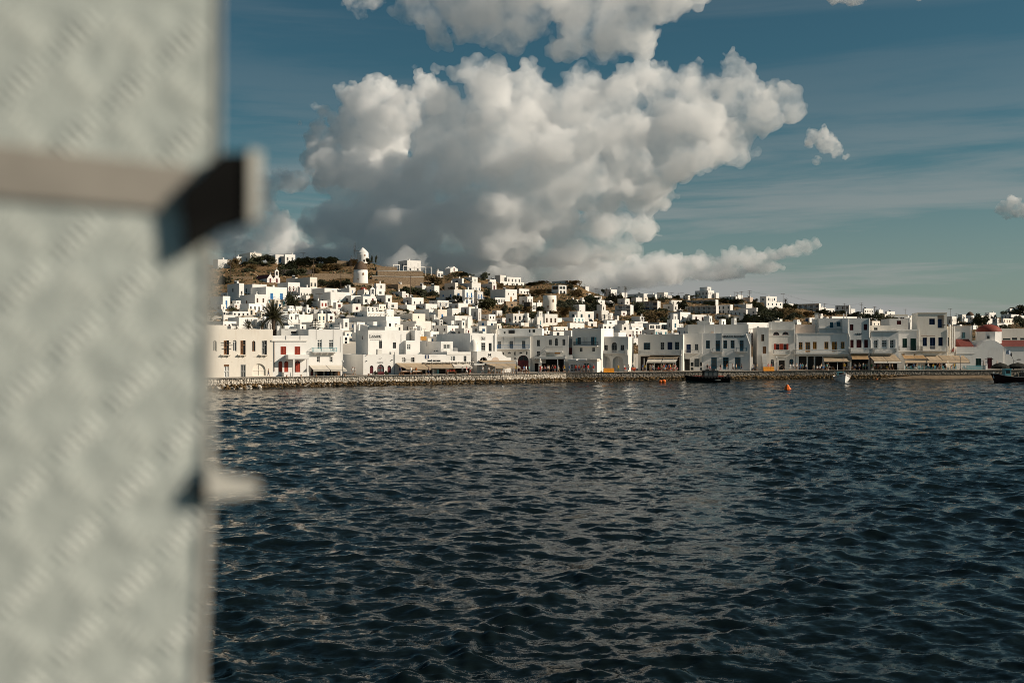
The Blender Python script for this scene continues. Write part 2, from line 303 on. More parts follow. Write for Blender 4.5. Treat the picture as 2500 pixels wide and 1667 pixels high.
# ------------------------------------------------------------------ the sea
def sea():
    rs = np.random.RandomState(4)
    rows = np.concatenate([np.geomspace(13, 300, 760)])
    cols = np.concatenate([np.linspace(-1.6,-.66,12)[:-1], np.linspace(-.62,.62,780), np.linspace(.66,1.6,12)[1:]])
    Dg, Ug = np.meshgrid(rows, cols, indexing='ij'); X = Dg*Ug; Y = Dg.copy()
    Z = np.zeros_like(X); DX = np.zeros_like(X); DY = np.zeros_like(X)
    cell = Dg*math.log(300/13)/760
    # wind from the upper right of the view towards the lower left, plus cross chop
    for i in range(130):
        lam = math.exp(rs.uniform(math.log(.32), math.log(7.5))); th = R(250) + rs.normal(0, .62)
        if i % 6 == 0: th = rs.uniform(0, 2*math.pi)
        kx, ky = math.cos(th)*2*math.pi/lam, math.sin(th)*2*math.pi/lam
        amp = .0064*lam**.72*rs.uniform(.4, 1.4)/(1+(lam/5.0)**2)
        ph = kx*X+ky*Y+rs.uniform(0, 6.28)
        fade = np.clip((lam/(cell*2.2+1e-6))-1, 0, 1)
        g = amp*fade
        Z += g*np.cos(ph); DX -= .75*g*math.cos(th)*np.sin(ph); DY -= .75*g*math.sin(th)*np.sin(ph)
    # patches of rougher and calmer water, and the wake the boat leaves to the left of the middle
    q = .5+.5*np.sin(.043*X+.021*Y+1.3)*np.sin(.017*X-.033*Y+.4); q2 = .5+.5*np.sin(.11*X-.07*Y+2.)*np.sin(.05*X+.13*Y)
    calm = .55+.62*q+.34*q2
    wx = X - (6.6 + (Y-39)*.193); slick = np.exp(-(wx/(2.4+.03*Y))**2)*np.clip((170-Y)/130, 0, 1)
    Z *= calm*(1-.62*slick); DX *= calm; DY *= calm
    s1 = X+2.6-.44*(Y-26.4); s2 = X-8.2-.6*(Y-34); s0 = X-4.6-.193*(Y-39)
    arm1 = np.exp(-(s1/1.1)**2)*np.clip((58-Y)/30, 0, 1); arm2 = np.exp(-(s2/1.6)**2)*np.clip((78-Y)/45, 0, 1); arm0 = np.exp(-(s0/.8)**2)*np.clip((120-Y)/90, 0, 1)
    def ch(lo, hi, n=14):
        s = np.zeros_like(X)
        for _ in range(n): a = rs.uniform(0, 6.28); kk = 2*math.pi/rs.uniform(lo, hi); s += np.cos(kk*(math.cos(a)*X+math.sin(a)*Y)+rs.uniform(0, 6.28))
        return s/n**.5
    Z += arm1*(.12+.07*ch(.9,2.2)+.025*ch(.35,.8))+arm2*(.12+.06*ch(1,2.5)+.02*ch(.4,.9))+arm0*(.03*ch(.8,1.6)+.022*ch(.35,.8))
    Z += .10*np.cos(.42*X-.55*Y+.6*np.sin(.11*X))*np.clip(Y/60,.3,1)*(1-.5*slick)
    X = X+DX; Y = Y+DY
    nr, nc = X.shape
    V = np.stack([X, Y, Z], -1).reshape(-1, 3)
    idx = np.arange(nr*nc).reshape(nr, nc)
    Fq = np.stack([idx[:-1,:-1], idx[:-1,1:], idx[1:,1:], idx[1:,:-1]], -1).reshape(-1, 4)
    me = bpy.data.meshes.new('sea'); me.vertices.add(len(V)); me.vertices.foreach_set('co', V.ravel().astype(np.float32))
    me.loops.add(Fq.size); me.loops.foreach_set('vertex_index', Fq.ravel().astype(np.int32))
    me.polygons.add(len(Fq)); me.polygons.foreach_set('loop_start', np.arange(0, Fq.size, 4, dtype=np.int32)); me.polygons.foreach_set('loop_total', np.full(len(Fq), 4, dtype=np.int32))
    me.update(calc_edges=True); me.polygons.foreach_set('use_smooth', np.ones(len(Fq), dtype=bool))
    o = bpy.data.objects.new('sea', me); link(o, kind='structure')
    m = bpy.data.materials.new('sea_water'); m.use_nodes = True; t = m.node_tree; L = t.links; b = t.nodes['Principled BSDF']
    b.inputs['Base Color'].default_value = (.004, .008, .009, 1); b.inputs['Roughness'].default_value = .07; b.inputs['IOR'].default_value = 1.333; b.inputs['Specular IOR Level'].default_value = .21
    tc = N(t, 'ShaderNodeTexCoord'); mp = N(t, 'ShaderNodeMapping'); mp.inputs['Rotation'].default_value = (0, 0, R(-18)); mp.inputs['Scale'].default_value = (.75, 1.25, 1); L.new(tc.outputs['Object'], mp.inputs[0])
    # small chop as a direct tilt of the normal, so that it stays lively far away
    gn = N(t, 'ShaderNodeTexNoise', Scale=.028, Detail=3.0, Roughness=.55, Distortion=.8); L.new(mp.outputs[0], gn.inputs['Vector']); gust = N(t, 'ShaderNodeMapRange'); gust.inputs[1].default_value = .32; gust.inputs[2].default_value = .68; gust.inputs[3].default_value = .45; gust.inputs[4].default_value = 1.45; L.new(gn.outputs[0], gust.inputs[0])
    nrm = N(t, 'ShaderNodeNewGeometry'); acc = nrm.outputs['Normal']
    for sc_, amp_, det in ((.55, .62, 2.0), (1.7, .70, 3.0), (6.0, .34, 2.0)):
        n1 = N(t, 'ShaderNodeTexNoise', Scale=sc_, Detail=det, Roughness=.55, Distortion=.4); L.new(mp.outputs[0], n1.inputs['Vector'])
        sb = N(t, 'ShaderNodeVectorMath', operation='SUBTRACT'); sb.inputs[1].default_value = (.5,.5,.5); L.new(n1.outputs['Color'], sb.inputs[0])
        ml = N(t, 'ShaderNodeVectorMath', operation='MULTIPLY'); ml.inputs[1].default_value = (amp_, amp_*1.3, 0); L.new(sb.outputs[0], ml.inputs[0])
        gs = N(t, 'ShaderNodeVectorMath', operation='SCALE'); L.new(ml.outputs[0], gs.inputs[0]); L.new(gust.outputs[0], gs.inputs['Scale']); ml = gs
        ad = N(t, 'ShaderNodeVectorMath', operation='ADD'); L.new(acc, ad.inputs[0]); L.new(ml.outputs[0], ad.inputs[1]); acc = ad.outputs[0]
    nn = N(t, 'ShaderNodeVectorMath', operation='NORMALIZE'); L.new(acc, nn.inputs[0]); L.new(nn.outputs[0], b.inputs['Normal'])
    me.materials.append(m)
    # the open sea outside the bay, one flat sheet a little lower so the swell covers its rim
    mb = MB(); S = 9000; r0 = 12.5
    mb.face([(-S,-S,-.45),(S,-S,-.45),(S,S*1.2,-.45),(-S,S*1.2,-.45)])
    mb.build('open_sea', m, kind='structure')
sea()
# ------------------------------------------------------------------ quay
QZ = 1.9
QPX = [(-250,995),(200,966),(530,950),(830,942),(1230,935.6),(1385,931),(1570,929),(1900,925),(2220,923.2),(2500,922.4),(2900,921.5)]
def qpt(px, py):
    D = F*EYE/(py-CY); return Vector(((px-CX)/F*D, D, 0))
QP = [qpt(*q) for q in QPX]
def quay_D(px):
    u = (px-CX)/F
    for a, b in zip(QP, QP[1:]):
        d = b-a; den = d.x-u*d.y
        t = (u*a.y-a.x)/den
        if -1e-6 <= t <= 1+1e-6: return (a+d*t).y
    return QP[-1].y
def back(v, i=None):  # direction away from the water
    return Vector((-v.y, v.x, 0)).normalized()
# promenade slab
mb = MB()
outer = []; 
for i, p in enumerate(QP):
    d = (QP[min(i+1,len(QP)-1)]-QP[max(i-1,0)]); outer.append(p+back(d)*34)
for i in range(len(QP)-1):
    a, b, c, d = QP[i], QP[i+1], outer[i+1], outer[i]
    mb.face([(a.x,a.y,QZ),(b.x,b.y,QZ),(c.x,c.y,QZ),(d.x,d.y,QZ)])
mb.build('promenade', 'pave', kind='structure')
# quay wall: a battered mortar face, rubble stones joined as one mass, a weed band at the waterline
wall = MB(); stones = MB(); shaded_stones = MB(); weed = MB(); rq = random.Random(11)
ICV, ICT = ICO[1]
def lump(mbx, c, sx, sy, sz, rnd):
    V = [(c[0]+v[0]*sx*rnd.uniform(.75,1.2), c[1]+v[1]*sy*rnd.uniform(.75,1.2), c[2]+v[2]*sz*rnd.uniform(.75,1.2)) for v in ICV]
    mbx.mesh(V, ICT)
for i in range(len(QP)-1):
    a, b = QP[i], QP[i+1]; d = b-a; Lh = d.length; t = d.normalized(); n = back(d)
    if QPX[i+1][0] < 300: continue
    wall.face([(*(a+n*.25).xy,-.6),(*(b+n*.25).xy,-.6),(*(b+n*.45).xy,QZ-.01),(*(a+n*.45).xy,QZ-.01)])
    wall.face([(*(a+n*.45).xy,QZ-.004),(*(b+n*.45).xy,QZ-.004),(*(b+n*.9).xy,QZ-.004),(*(a+n*.9).xy,QZ-.004)])
    beach = QPX[i][0] >= 2200
    s = 0
    while s < Lh:
        z = .75 if not beach else .95
        while z < QZ-.05:
            c = a+t*(s+rq.uniform(-.1,.1))+n*(.22+.12*(z/QZ)+rq.uniform(-.06,.08))
            if rq.random() < .955: lump(stones if QPX[i+1][0] < 1386 else shaded_stones, (c.x,c.y,z+rq.uniform(-.05,.05)), rq.uniform(.15,.26), .17, rq.uniform(.11,.18), rq)
            z += .25
        s += .36
    s = 0
    while s < Lh and not beach:
        for z in (.05,.38,.68):
            c = a+t*(s+rq.uniform(-.3,.3))+n*(.05+.15*z+rq.uniform(-.15,.12))
            lump(weed, (c.x,c.y,z+rq.uniform(-.1,.08)), rq.uniform(.25,.5), rq.uniform(.15,.3), rq.uniform(.14,.26), rq)
        s += .55
qw = wall.build('quay_wall', 'mortar', kind='structure')
stones.build('stone_rubble', 'quaystone', qw, kind='stuff'); shaded_stones.build('stone_rubble', 'quaystone_shaded', qw, kind='stuff'); weed.build('seaweed_band', 'weed', qw, kind='stuff')
# boulders at the left end of the quay
for i in range(46):
    px = rq.uniform(505, 640); D = quay_D(px); p = Vector(((px-CX)/F*D, D-rq.uniform(.1,1.4), rq.uniform(-.05,.5)))
    mbk = MB(); lump(mbk, (0,0,0), rq.uniform(.3,.6), rq.uniform(.3,.5), rq.uniform(.22,.42), rq)
    o = mbk.build('boulder', 'quaystone' if rq.random()<.45 else 'weed', qw); o.location = p
# sand beach on the right
mb = MB(); prev = None
for px in range(2150, 2960, 20):
    D = quay_D(px); f = min(1, (px-2150)/90); z1 = .6
    c = [((px-CX)/F*(D-.4-2.2*f), D-.4-2.2*f, -.15), ((px-CX)/F*(D-.3*f), D-.3*f, z1*f+.02), ((px-CX)/F*(D+.6), D+.6, z1*f+.1)]
    if prev:
        for k in (0, 1): mb.face([prev[k], c[k], c[k+1], prev[k+1]])
    prev = c
mb.build('beach', 'sand', smooth=True, kind='structure')
# ------------------------------------------------------------------ hill
SKYL = [(-600,640),(300,650),(540,646),(600,642),(700,647),(800,642),(850,637),(905,640),(950,652),(1040,668),(1090,672),(1110,662),(1128,662),(1150,674),(1185,680),(1210,690),(1290,693),(1340,692),(1400,692),(1420,700),(1445,714),(1480,722),(1600,726),(1700,727),(1800,730),(1900,742),(1960,752),(2000,762),(2100,768),(2200,776),(2300,785),(2400,782),(2440,773),(2500,764),(2700,755),(3300,760)]
DRG = [(-600,560),(540,555),(900,560),(1110,590),(1300,610),(1450,640),(1700,700),(2000,720),(2300,820),(2600,840),(3300,840)]
lerp = lambda T, x: float(np.interp(x, [a for a, _ in T], [b for _, b in T]))
from mathutils import noise as mn
def hill(px, s):
    D0 = quay_D(px)+26; D1 = lerp(DRG, px); D = D0+s*(D1-D0)
    zr = EYE+(CY-lerp(SKYL, px))/F*D1
    g = min(s,1)**1.22; z = QZ-.12+(zr-QZ)*g
    if s > 1: z -= (s-1)*30
    return D, z
def ground_at(px, py):
    """distance and height where the view ray through a photo point meets the hill"""
    lo, hi = 0.0, 1.0
    f = lambda s: (lambda D, z: CY-(z-EYE)*F/D)(*hill(px, s))
    if py >= f(0): return hill(px, 0)
    if py <= f(1): return hill(px, 1)
    for _ in range(30):
        m = (lo+hi)/2
        if f(m) > py: lo = m
        else: hi = m
    return hill(px, (lo+hi)/2)
PXS = list(range(-600, 3301, 13)); SS = [i/70 for i in range(71)]+[1.05,1.15,1.3,1.6]
V = []; T = []
for j, s in enumerate(SS):
    for i, px in enumerate(PXS):
        D, z = hill(px, s); x = (px-CX)/F*D
        n1 = mn.fractal((x*.018, D*.018, 3), 1, 2, 5); n2 = mn.ridged_multi_fractal((x*.05, D*.05, 1), 1, 2, 4, 1, 2)
        amp = min(1, s*3)*(1 if s <= 1 else .4)
        V.append((x, D, z+amp*(n1*.9+(n2-1.2)*.55)))
nx = len(PXS)
for j in range(len(SS)-1):
    for i in range(nx-1): T.append((j*nx+i, j*nx+i+1, (j+1)*nx+i+1, (j+1)*nx+i))
mb = MB().mesh(V, T)
m = bpy.data.materials.new('hillside'); m.use_nodes = True; t = m.node_tree; L = t.links; b = t.nodes['Principled BSDF']; b.inputs['Roughness'].default_value = 1; b.inputs['Specular IOR Level'].default_value = .1
tc = N(t, 'ShaderNodeTexCoord')
n1 = N(t, 'ShaderNodeTexNoise', Scale=.045, Detail=8.0, Roughness=.7); L.new(tc.outputs['Object'], n1.inputs['Vector'])
n2 = N(t, 'ShaderNodeTexNoise', Scale=.28, Detail=8.0, Roughness=.75, Distortion=.6); L.new(tc.outputs['Object'], n2.inputs['Vector'])
cr = N(t, 'ShaderNodeValToRGB'); e = cr.color_ramp.elements
e[0].position = .30; e[0].color = (.06,.048,.024,1); e[1].position = .74; e[1].color = (.36,.245,.145,1)
for p, c in ((.43,(.12,.08,.038)),(.52,(.20,.125,.062)),(.6,(.28,.18,.095))): q = e.new(p); q.color = (*c,1)
mm = N(t, 'ShaderNodeMix', data_type='FLOAT'); mm.inputs[0].default_value = .55; L.new(n1.outputs[0], mm.inputs[2]); L.new(n2.outputs[0], mm.inputs[3]); L.new(mm.outputs[0], cr.inputs[0]); L.new(cr.outputs[0], b.inputs['Base Color'])
n3 = N(t, 'ShaderNodeTexNoise', Scale=.9, Detail=8.0, Roughness=.7); L.new(tc.outputs['Object'], n3.inputs['Vector'])
bp = N(t, 'ShaderNodeBump', Strength=1.0, Distance=.9); L.new(n3.outputs[0], bp.inputs['Height']); L.new(bp.outputs[0], b.inputs['Normal'])
M['hillside'] = m
whitewash('lanes', (.52,.47,.40), (.34,.29,.23), .5)
hl = mb.build('hill', ['hillside','lanes'], smooth=True, kind='structure')
mi = []
for j in range(len(SS)-1):
    for i in range(nx-1): mi.append(1 if SS[j] < lerp([(-600,-.1),(480,-.1),(500,.42),(560,.42),(700,.5),(1050,.46),(1150,.4),(1200,.22),(1350,.15),(1700,.12),(2000,.08),(3300,.08)], PXS[i]) else 0)
hl.data.polygons.foreach_set('material_index', mi)
# ------------------------------------------------------------------ the boat's gate beside the camera (out of focus)
def gate():
    D = .52; G = D/.78; yaw = R(17)
    m = mat('gate_paint', (.50,.535,.50), rough=.30, var=.06, scale=14, bump=.12, bscale=60, metal=.0, spec=.5, rand=0)
    mat('gate_bar', (.38,.345,.30), rough=.5, var=.15, scale=20, rand=0, metal=.1)
    mat('gate_bars', (.58,.61,.57), rough=.40, var=.06, scale=20, metal=.05, spec=.4, rand=0)
    mat('gate_rubber', (.012,.0118,.0115), rough=.95, var=.3, scale=30, rand=0, spec=.02)
    mat('gate_edge', (.74,.70,.62), rough=.35, var=.08, scale=20, rand=0, metal=.2, spec=.5)
    O = P(520, 833, D); root = empty('boat_gate', O, yaw, 'blurred grey tread-plate gate of the boat close to the camera', 'gate')
    ux = Vector((math.cos(yaw), math.sin(yaw))); 
    def loc(px, py, off=0):       # photo point -> local x, z on the plane of the plate moved off towards the camera
        n = Vector((math.sin(yaw), -math.cos(yaw), 0)); o = O + n*off; d = Vector(((px-CX)/F, 1, (CY-py)/F))
        t = (o-Vector((0,0,EYE))).dot(n)/d.dot(n); p = Vector((0,0,EYE))+d*t - O
        return p.x*ux.x+p.y*ux.y, p.z
    def slab(pts, y0, y1, name, mt, parent):
        mb = MB(); n = len(pts)
        mb.face([(x,y0,z) for x, z in pts]); mb.face([(x,y1,z) for x, z in reversed(pts)])
        for i in range(n):
            (xa,za),(xb,zb) = pts[i],pts[(i+1)%n]; mb.face([(xa,y0,za),(xa,y1,za),(xb,y1,zb),(xb,y0,zb)])
        o = mb.build(name, mt, parent); bv = o.modifiers.new('b','BEVEL'); bv.width = .0008; bv.segments = 2; return o
    plate = slab([loc(-520,1900), loc(466,1900), loc(478,1640), loc(500,1200), loc(508,620), loc(532,420), loc(533,-200), loc(-520,-200)], 0, .004, 'plate', 'gate_paint', root)
    slab([loc(466,1900), loc(494,1900), loc(498,1640), loc(518,1200), loc(526,600), loc(508,600), loc(500,1200), loc(478,1640)], -.002, .008, 'edge_flange', 'gate_edge', root)
    slab([loc(533,420), loc(540,400), loc(541,-200), loc(533,-200)], -.0015, .008, 'edge_flange', 'gate_edge', root)
    slab([loc(-520,440,.001), loc(-520,290,.001), loc(470,410,.001), loc(470,520,.001)], -.0022, -.0002, 'strap_bar', 'gate_bar', root)
    lt = slab([loc(440,470,.006), loc(455,620,.006), loc(545,560,.006), loc(618,540,.006), loc(612,372,.006), loc(540,375,.006)], -.007, .004, 'latch_block', 'gate_rubber', root)
    slab([loc(608,545,.006), loc(634,530,.006), loc(640,372,.006), loc(608,368,.006)], -.009, .004, 'latch_plate', 'gate_edge', lt)
    hk = slab([loc(462,1215,.006), loc(520,1225,.006), loc(520,1195,.006), loc(478,1172,.006)], -.005, .003, 'hook', 'gate_rubber', root)
    slab([loc(505,1216,.006), loc(560,1214,.006), loc(612,1208,.006), loc(634,1198,.006), loc(634,1182,.006), loc(612,1174,.006), loc(560,1164,.006), loc(525,1146,.006), loc(505,1128,.006)], -.006, -.001, 'hook_prong', 'gate_edge', hk)
    # raised five-bar tread: every bar a piece of its own
    me = None; mbt = MB(); n = 10
    prof = [(0,0)]
    V = []; 
    for i in range(n+1):
        a = math.pi*i/n; V.append((-.0105*G*math.cos(a), .0024*G*math.sin(a)))
    top = [(-.0085,0,0),(0,0,0),(.0085,0,0)]
    ring = [(x*1, 0, z) for x, z in V] + [(x, 0, -z) for x, z in reversed(V[1:-1])]
    nn = len(ring); vs = ring + [(x*.72, -.0011*G, z*.45) for x, _, z in ring]
    T = [(i, (i+1)%nn, nn+(i+1)%nn, nn+i) for i in range(nn)] + [tuple(range(nn, 2*nn))]
    mbt.mesh(vs, T)
    proto = mbt.build('tread_bar', 'gate_bars', plate, smooth=True); first = True; rg = random.Random(2)
    x1, _ = loc(505, 833); x0, _ = loc(-60, 833); _, zt = loc(0, -30); _, zb = loc(0, 1700)
    pitch = .037*G; cnt = 0; j = 0; z = zb
    while z < zt:
        i = 0; x = x1-.018*G
        while x > x0:
            sg = 1 if (i+j) % 2 == 0 else -1
            for q in range(-2, 3):
                o = proto if first else proto.copy()
                if not first: COL.objects.link(o)
                first = False; off = q*.0066*G
                o.location = (x+off*math.sin(R(45))*-sg, 0, z+off*math.cos(R(45))); o.rotation_euler = (0, R(-45*sg), 0); cnt += 1
            x -= pitch; i += 1
        z += pitch; j += 1
    print('tread bars', cnt)
gate()
# ------------------------------------------------------------------ the waterfront row
R1=(510,740,5.88); R2=(830,740,5.88); R3=(1170,740,5.88); R4=(1500,740,5.88); R5=(1820,740,5.88); R6=(2120,740,6.189)
EYEV = Vector((0,0,EYE))
class Line:
    def __init__(s, px, D, yaw): s.p = Vector(((px-CX)/F*D, D)); s.yaw = R(yaw)
    def D(s, px, off=0):
        u = (px-CX)/F; c, sn = math.cos(s.yaw), math.sin(s.yaw); p = s.p+Vector((-sn, c))*off
        return p.y+(u*p.y-p.x)/(c-u*sn)*sn
class House:
    def __init__(s, label, reg, x0, x1, ytop, line, off=0, depth=9, wins=(), left=(), mt='white', name='house', zb=QZ, par=.35, xl=None, base=None, r=.2, category='house'):
        s.reg = reg; X0 = reg[0]+x0/reg[2]; X1 = reg[0]+x1/reg[2]
        if isinstance(line, Line): yaw = line.yaw; D = line.D(X0, off)
        else: D, yaw = line[0], R(line[1])
        u1 = (X1-CX)/F; c, sn = math.cos(yaw), math.sin(yaw)
        s.O = Vector(((X0-CX)/F*D, D, zb)); s.yaw = yaw; s.n = Vector((sn, -c, 0)); s.t = Vector((c, sn, 0))
        s.w = (u1*D-s.O.x)/(c-u1*sn)
        if xl is not None:
            uL = (reg[0]+xl/reg[2]-CX)/F; depth = max(1.2, (s.O.x-uL*D)/(sn+uL*c))
        s.d = depth
        s.root = empty(name, s.O, yaw, label, category); s.h = s.loc((x0+x1)/2, ytop)[1]
        holes = []; s.wl = []
        for q in wins:
            a = s.loc(q[0], q[2]); b = s.loc(q[1], q[3]); ar = q[4].startswith('arch')
            holes.append((a[0], b[0], b[1], a[1], ar)); s.wl.append((a[0], b[0], b[1], a[1], *q[4:]))
        lh = []
        for q in left:    # openings in the left wall: photo coordinates on that wall
            a = s.locL(q[0], q[2]); b = s.locL(q[1], q[3]); lh.append((b[0], a[0], min(a[1],b[1]), max(a[1],b[1]), False)); 
        s.wall = house_walls(s.w, depth, s.h, holes, lh, par=par, r=r, z0=-1.5 if base is None else base).build('wall', mt, s.root)
        for (x0, x1, z0, z1, st, fr, *pn) in s.wl:
            pn = pn[0] if pn else 'glass_dark'
            if st.startswith('arch'): arch_window(s.root, x0, x1, z0, z1, fr, pn, r=r, style={'archd':'door','archf':'fan'}.get(st,'glass'), name='door' if st=='archd' else 'window')
            elif st == 'blind': MB().face([(x0,r,z0),(x1,r,z0),(x1,r,z1),(x0,r,z1)]).build('niche', fr, s.root)
            else: window(s.root, x0, x1, z0, z1, st, fr, pn, r=r)
        for (a, b, z0, z1, _), q in zip(lh, left): window(s.root, a, b, z0, z1, q[4], q[5], q[6] if len(q) > 6 else 'glass_dark', yaw='L', r=r)
    def ray(s, zx, zy): return Vector(((s.reg[0]+zx/s.reg[2]-CX)/F, 1, (CY-s.reg[1]-zy/s.reg[2])/F))
    def loc(s, zx, zy, proj=0):
        d = s.ray(zx, zy); o = s.O+s.n*proj; t = (o-EYEV).dot(s.n)/d.dot(s.n); p = EYEV+d*t-s.O; return p.dot(s.t), p.z
    def locL(s, zx, zy):
        d = s.ray(zx, zy); nl = -s.t; t = (s.O-EYEV).dot(nl)/d.dot(nl); p = EYEV+d*t-s.O; return -p.dot(s.n), p.z
    def part(s, name, mt, x0, x1, y0, y1, proj=.1, back=0.0, parent=None):      # a box on the facade, photo rectangle
        a = s.loc(x0, y0, proj); b = s.loc(x1, y1, proj); return MB().box(a[0], b[0], -proj, back, b[1], a[1]).build(name, mt, parent or s.root)
    def cornice(s, x0, x1, y0, y1, proj=.18, mt='white'): return s.part('cornice', mt, x0, x1, y0, y1, proj)
    def pipe(s, pts, r=.06, mt='white2', name='drainpipe', proj=.09):
        mb = MB(); q = [s.loc(x, y, proj) for x, y in pts]
        for a, b in zip(q, q[1:]): mb.bar((a[0],-proj,a[1]),(b[0],-proj,b[1]), r)
        return mb.build(name, mt, s.root)
    def balcony(s, x0, x1, ytop, yslab, proj=1.1, mt='pturq', style='rail', slab='white', brackets=0, ybot=None):
        a = s.loc(x0, ytop, proj); b = s.loc(x1, yslab, proj); xa, xb, zt, zs = a[0], b[0], a[1], b[1]
        sl = MB().box(xa, xb, -proj, 0, zs-.18, zs).build('balcony', slab, s.root)
        mb = MB(); y = -proj+.06
        def run(p0, p1):
            p0 = Vector(p0); p1 = Vector(p1); Lr = (p1-p0).length
            if style == 'rail':
                for z in (zt, zs+.12): mb.bar((p0.x,p0.y,z),(p1.x,p1.y,z), .035, n=4)
                for i in range(int(Lr/.16)+1): q = p0.lerp(p1, i*.16/max(Lr,.01)); mb.bar((q.x,q.y,zs),(q.x,q.y,zt), .016, n=4)
            else:
                mb.bar((p0.x,p0.y,zt-.07),(p1.x,p1.y,zt-.07), .11, n=4); mb.bar((p0.x,p0.y,zs+.06),(p1.x,p1.y,zs+.06), .09, n=4); k = max(1, int(Lr/.24))
                for i in range(k):
                    q = p0.lerp(p1, (i+.5)/k); h = zt-zs-.2
                    mb.lathe([(.045,0),(.085,h*.3),(.035,h*.7),(.07,h)], 6, (q.x,q.y,zs+.1))
                for q in (p0, p1): mb.box(q.x-.14,q.x+.14,q.y-.14,q.y+.14,zs,zt+.04)
        run((xa+.06,y,0),(xb-.06,y,0)); run((xa+.06,-.05,0),(xa+.06,y,0)); run((xb-.06,y,0),(xb-.06,-.05,0))
        mb.build('railing' if style == 'rail' else 'balustrade', mt, sl)
        for i in range(brackets):
            x = xa+(xb-xa)*(i+.5)/brackets
            MB().mesh([(x-.12,-.01,zs-.75),(x+.12,-.01,zs-.75),(x-.12,-.01,zs-.19),(x+.12,-.01,zs-.19),(x-.12,-proj*.8,zs-.19),(x+.12,-proj*.8,zs-.19)], [(0,2,4),(1,5,3),(0,4,5,1),(2,3,5,4)]).build('bracket', slab, sl)
        return sl
    def awning(s, x0t, x1t, yt, x0b, x1b, yb, proj=2.8, mt='awning', valance=.28, posts=0, bays=1, arm='metal', sag=.06, y0=0.0, name='awning'):
        a = s.loc(x0t, yt, y0); b = s.loc(x1t, yt, y0); c = s.loc(x0b, yb, proj); d = s.loc(x1b, yb, proj)
        A = [Vector((a[0],-y0-.03,a[1])), Vector((b[0],-y0-.03,b[1]))]; B = [Vector((c[0],-proj,c[1]+valance)), Vector((d[0],-proj,d[1]+valance))]
        root = None
        for i in range(bays):
            f0, f1 = i/bays+(.012 if bays>1 and i else 0), (i+1)/bays-(.012 if bays>1 and i<bays-1 else 0); n = 6; mb = MB(); g = []
            for j in range(5):
                v = j/4; row = []
                for k in range(n+1):
                    uu = f0+(f1-f0)*k/n; p = A[0].lerp(A[1],uu).lerp(B[0].lerp(B[1],uu), v); p.z -= sag*math.sin(math.pi*v)*(1+.4*math.sin(k*2.1+i)); row.append(p)
                g.append(row)
            for j in range(4):
                for k in range(n):
                    mb.face([g[j][k], g[j+1][k], g[j+1][k+1], g[j][k+1]])
                    mb.face([p+Vector((0,0,-.03)) for p in (g[j][k], g[j][k+1], g[j+1][k+1], g[j+1][k])])
            for k in range(n):
                p, q = g[4][k], g[4][k+1]; dn = Vector((0,-.012,-valance*(1+.08*math.sin(k*3)))); 
                mb.face([p, p+dn, q+dn, q]); mb.face([p+Vector((0,.03,0)), q+Vector((0,.03,0)), q+dn+Vector((0,.03,0)), p+dn+Vector((0,.03,0))])
            o = mb.build(name, mt, s.root, smooth=False)
            if i == 0: root = o
        mb = MB()
        for u in [i/bays for i in range(bays+1)]: mb.bar(A[0].lerp(A[1],u)-Vector((0,0,.08)), B[0].lerp(B[1],u)-Vector((0,0,.06)), .035, n=4)
        mb.bar(B[0]-Vector((0,0,.06)), B[1]-Vector((0,0,.06)), .04, n=4); mb.build('awning_arm', arm, root)
        for i in range(posts):
            u = i/(posts-1) if posts > 1 else .5; p = B[0].lerp(B[1],u); MB().bar((p.x,p.y+.15,-.02),(p.x,p.y+.15,p.z-.06), .06).build('awning_post', 'pwhite', root)
        return root
    def opening(s, x0, x1, y0, y1, depth=1.4):   # things inside a shop front
        a = s.loc(x0, y0); b = s.loc(x1, y1); return a[0], b[0], b[1], a[1]
    def letters(s, body, xc, y0, y1, mt='pblack', spacing=1.0, wide=None, proj=.03, name='lettering', parent=None):
        a = s.loc(xc, y0); b = s.loc(xc, y1); h = a[1]-b[1]; me = text_mesh(body, h/.72, spacing)
        me.materials.append(M[mt]); o = bpy.data.objects.new(name, me); link(o, parent or s.root)
        o.rotation_euler = (R(90),0,0); o.location = (a[0], -proj, b[1]); 
        if wide: 
            W = s.loc(xc+wide/2, y0)[0]-s.loc(xc-wide/2, y0)[0]; cur = max(v.co.x for v in me.vertices)-min(v.co.x for v in me.vertices); o.scale = (W/cur, 1, 1)
        return o
    def chimney(s, zx, y0, y1, wpx=14, back=1.5, mt='white', name='chimney', cap=True):
        a = s.loc(zx, y0, -back); b = s.loc(zx, y1, -back); ww = max(.25, wpx/s.reg[2]*s.O.y/F)
        mb = MB().box(a[0]-ww/2, a[0]+ww/2, back-ww/2, back+ww/2, b[1]-.6, a[1])
        if cap: mb.box(a[0]-ww*.65, a[0]+ww*.65, back-ww*.65, back+ww*.65, a[1]+.12, a[1]+.2); mb.box(a[0]-ww*.3, a[0]+ww*.3, back-ww*.3, back+ww*.3, a[1]-.01, a[1]+.13)
        return mb.build(name, mt, s.root)
LL = Line(530, quay_D(530)+8.5, 29)
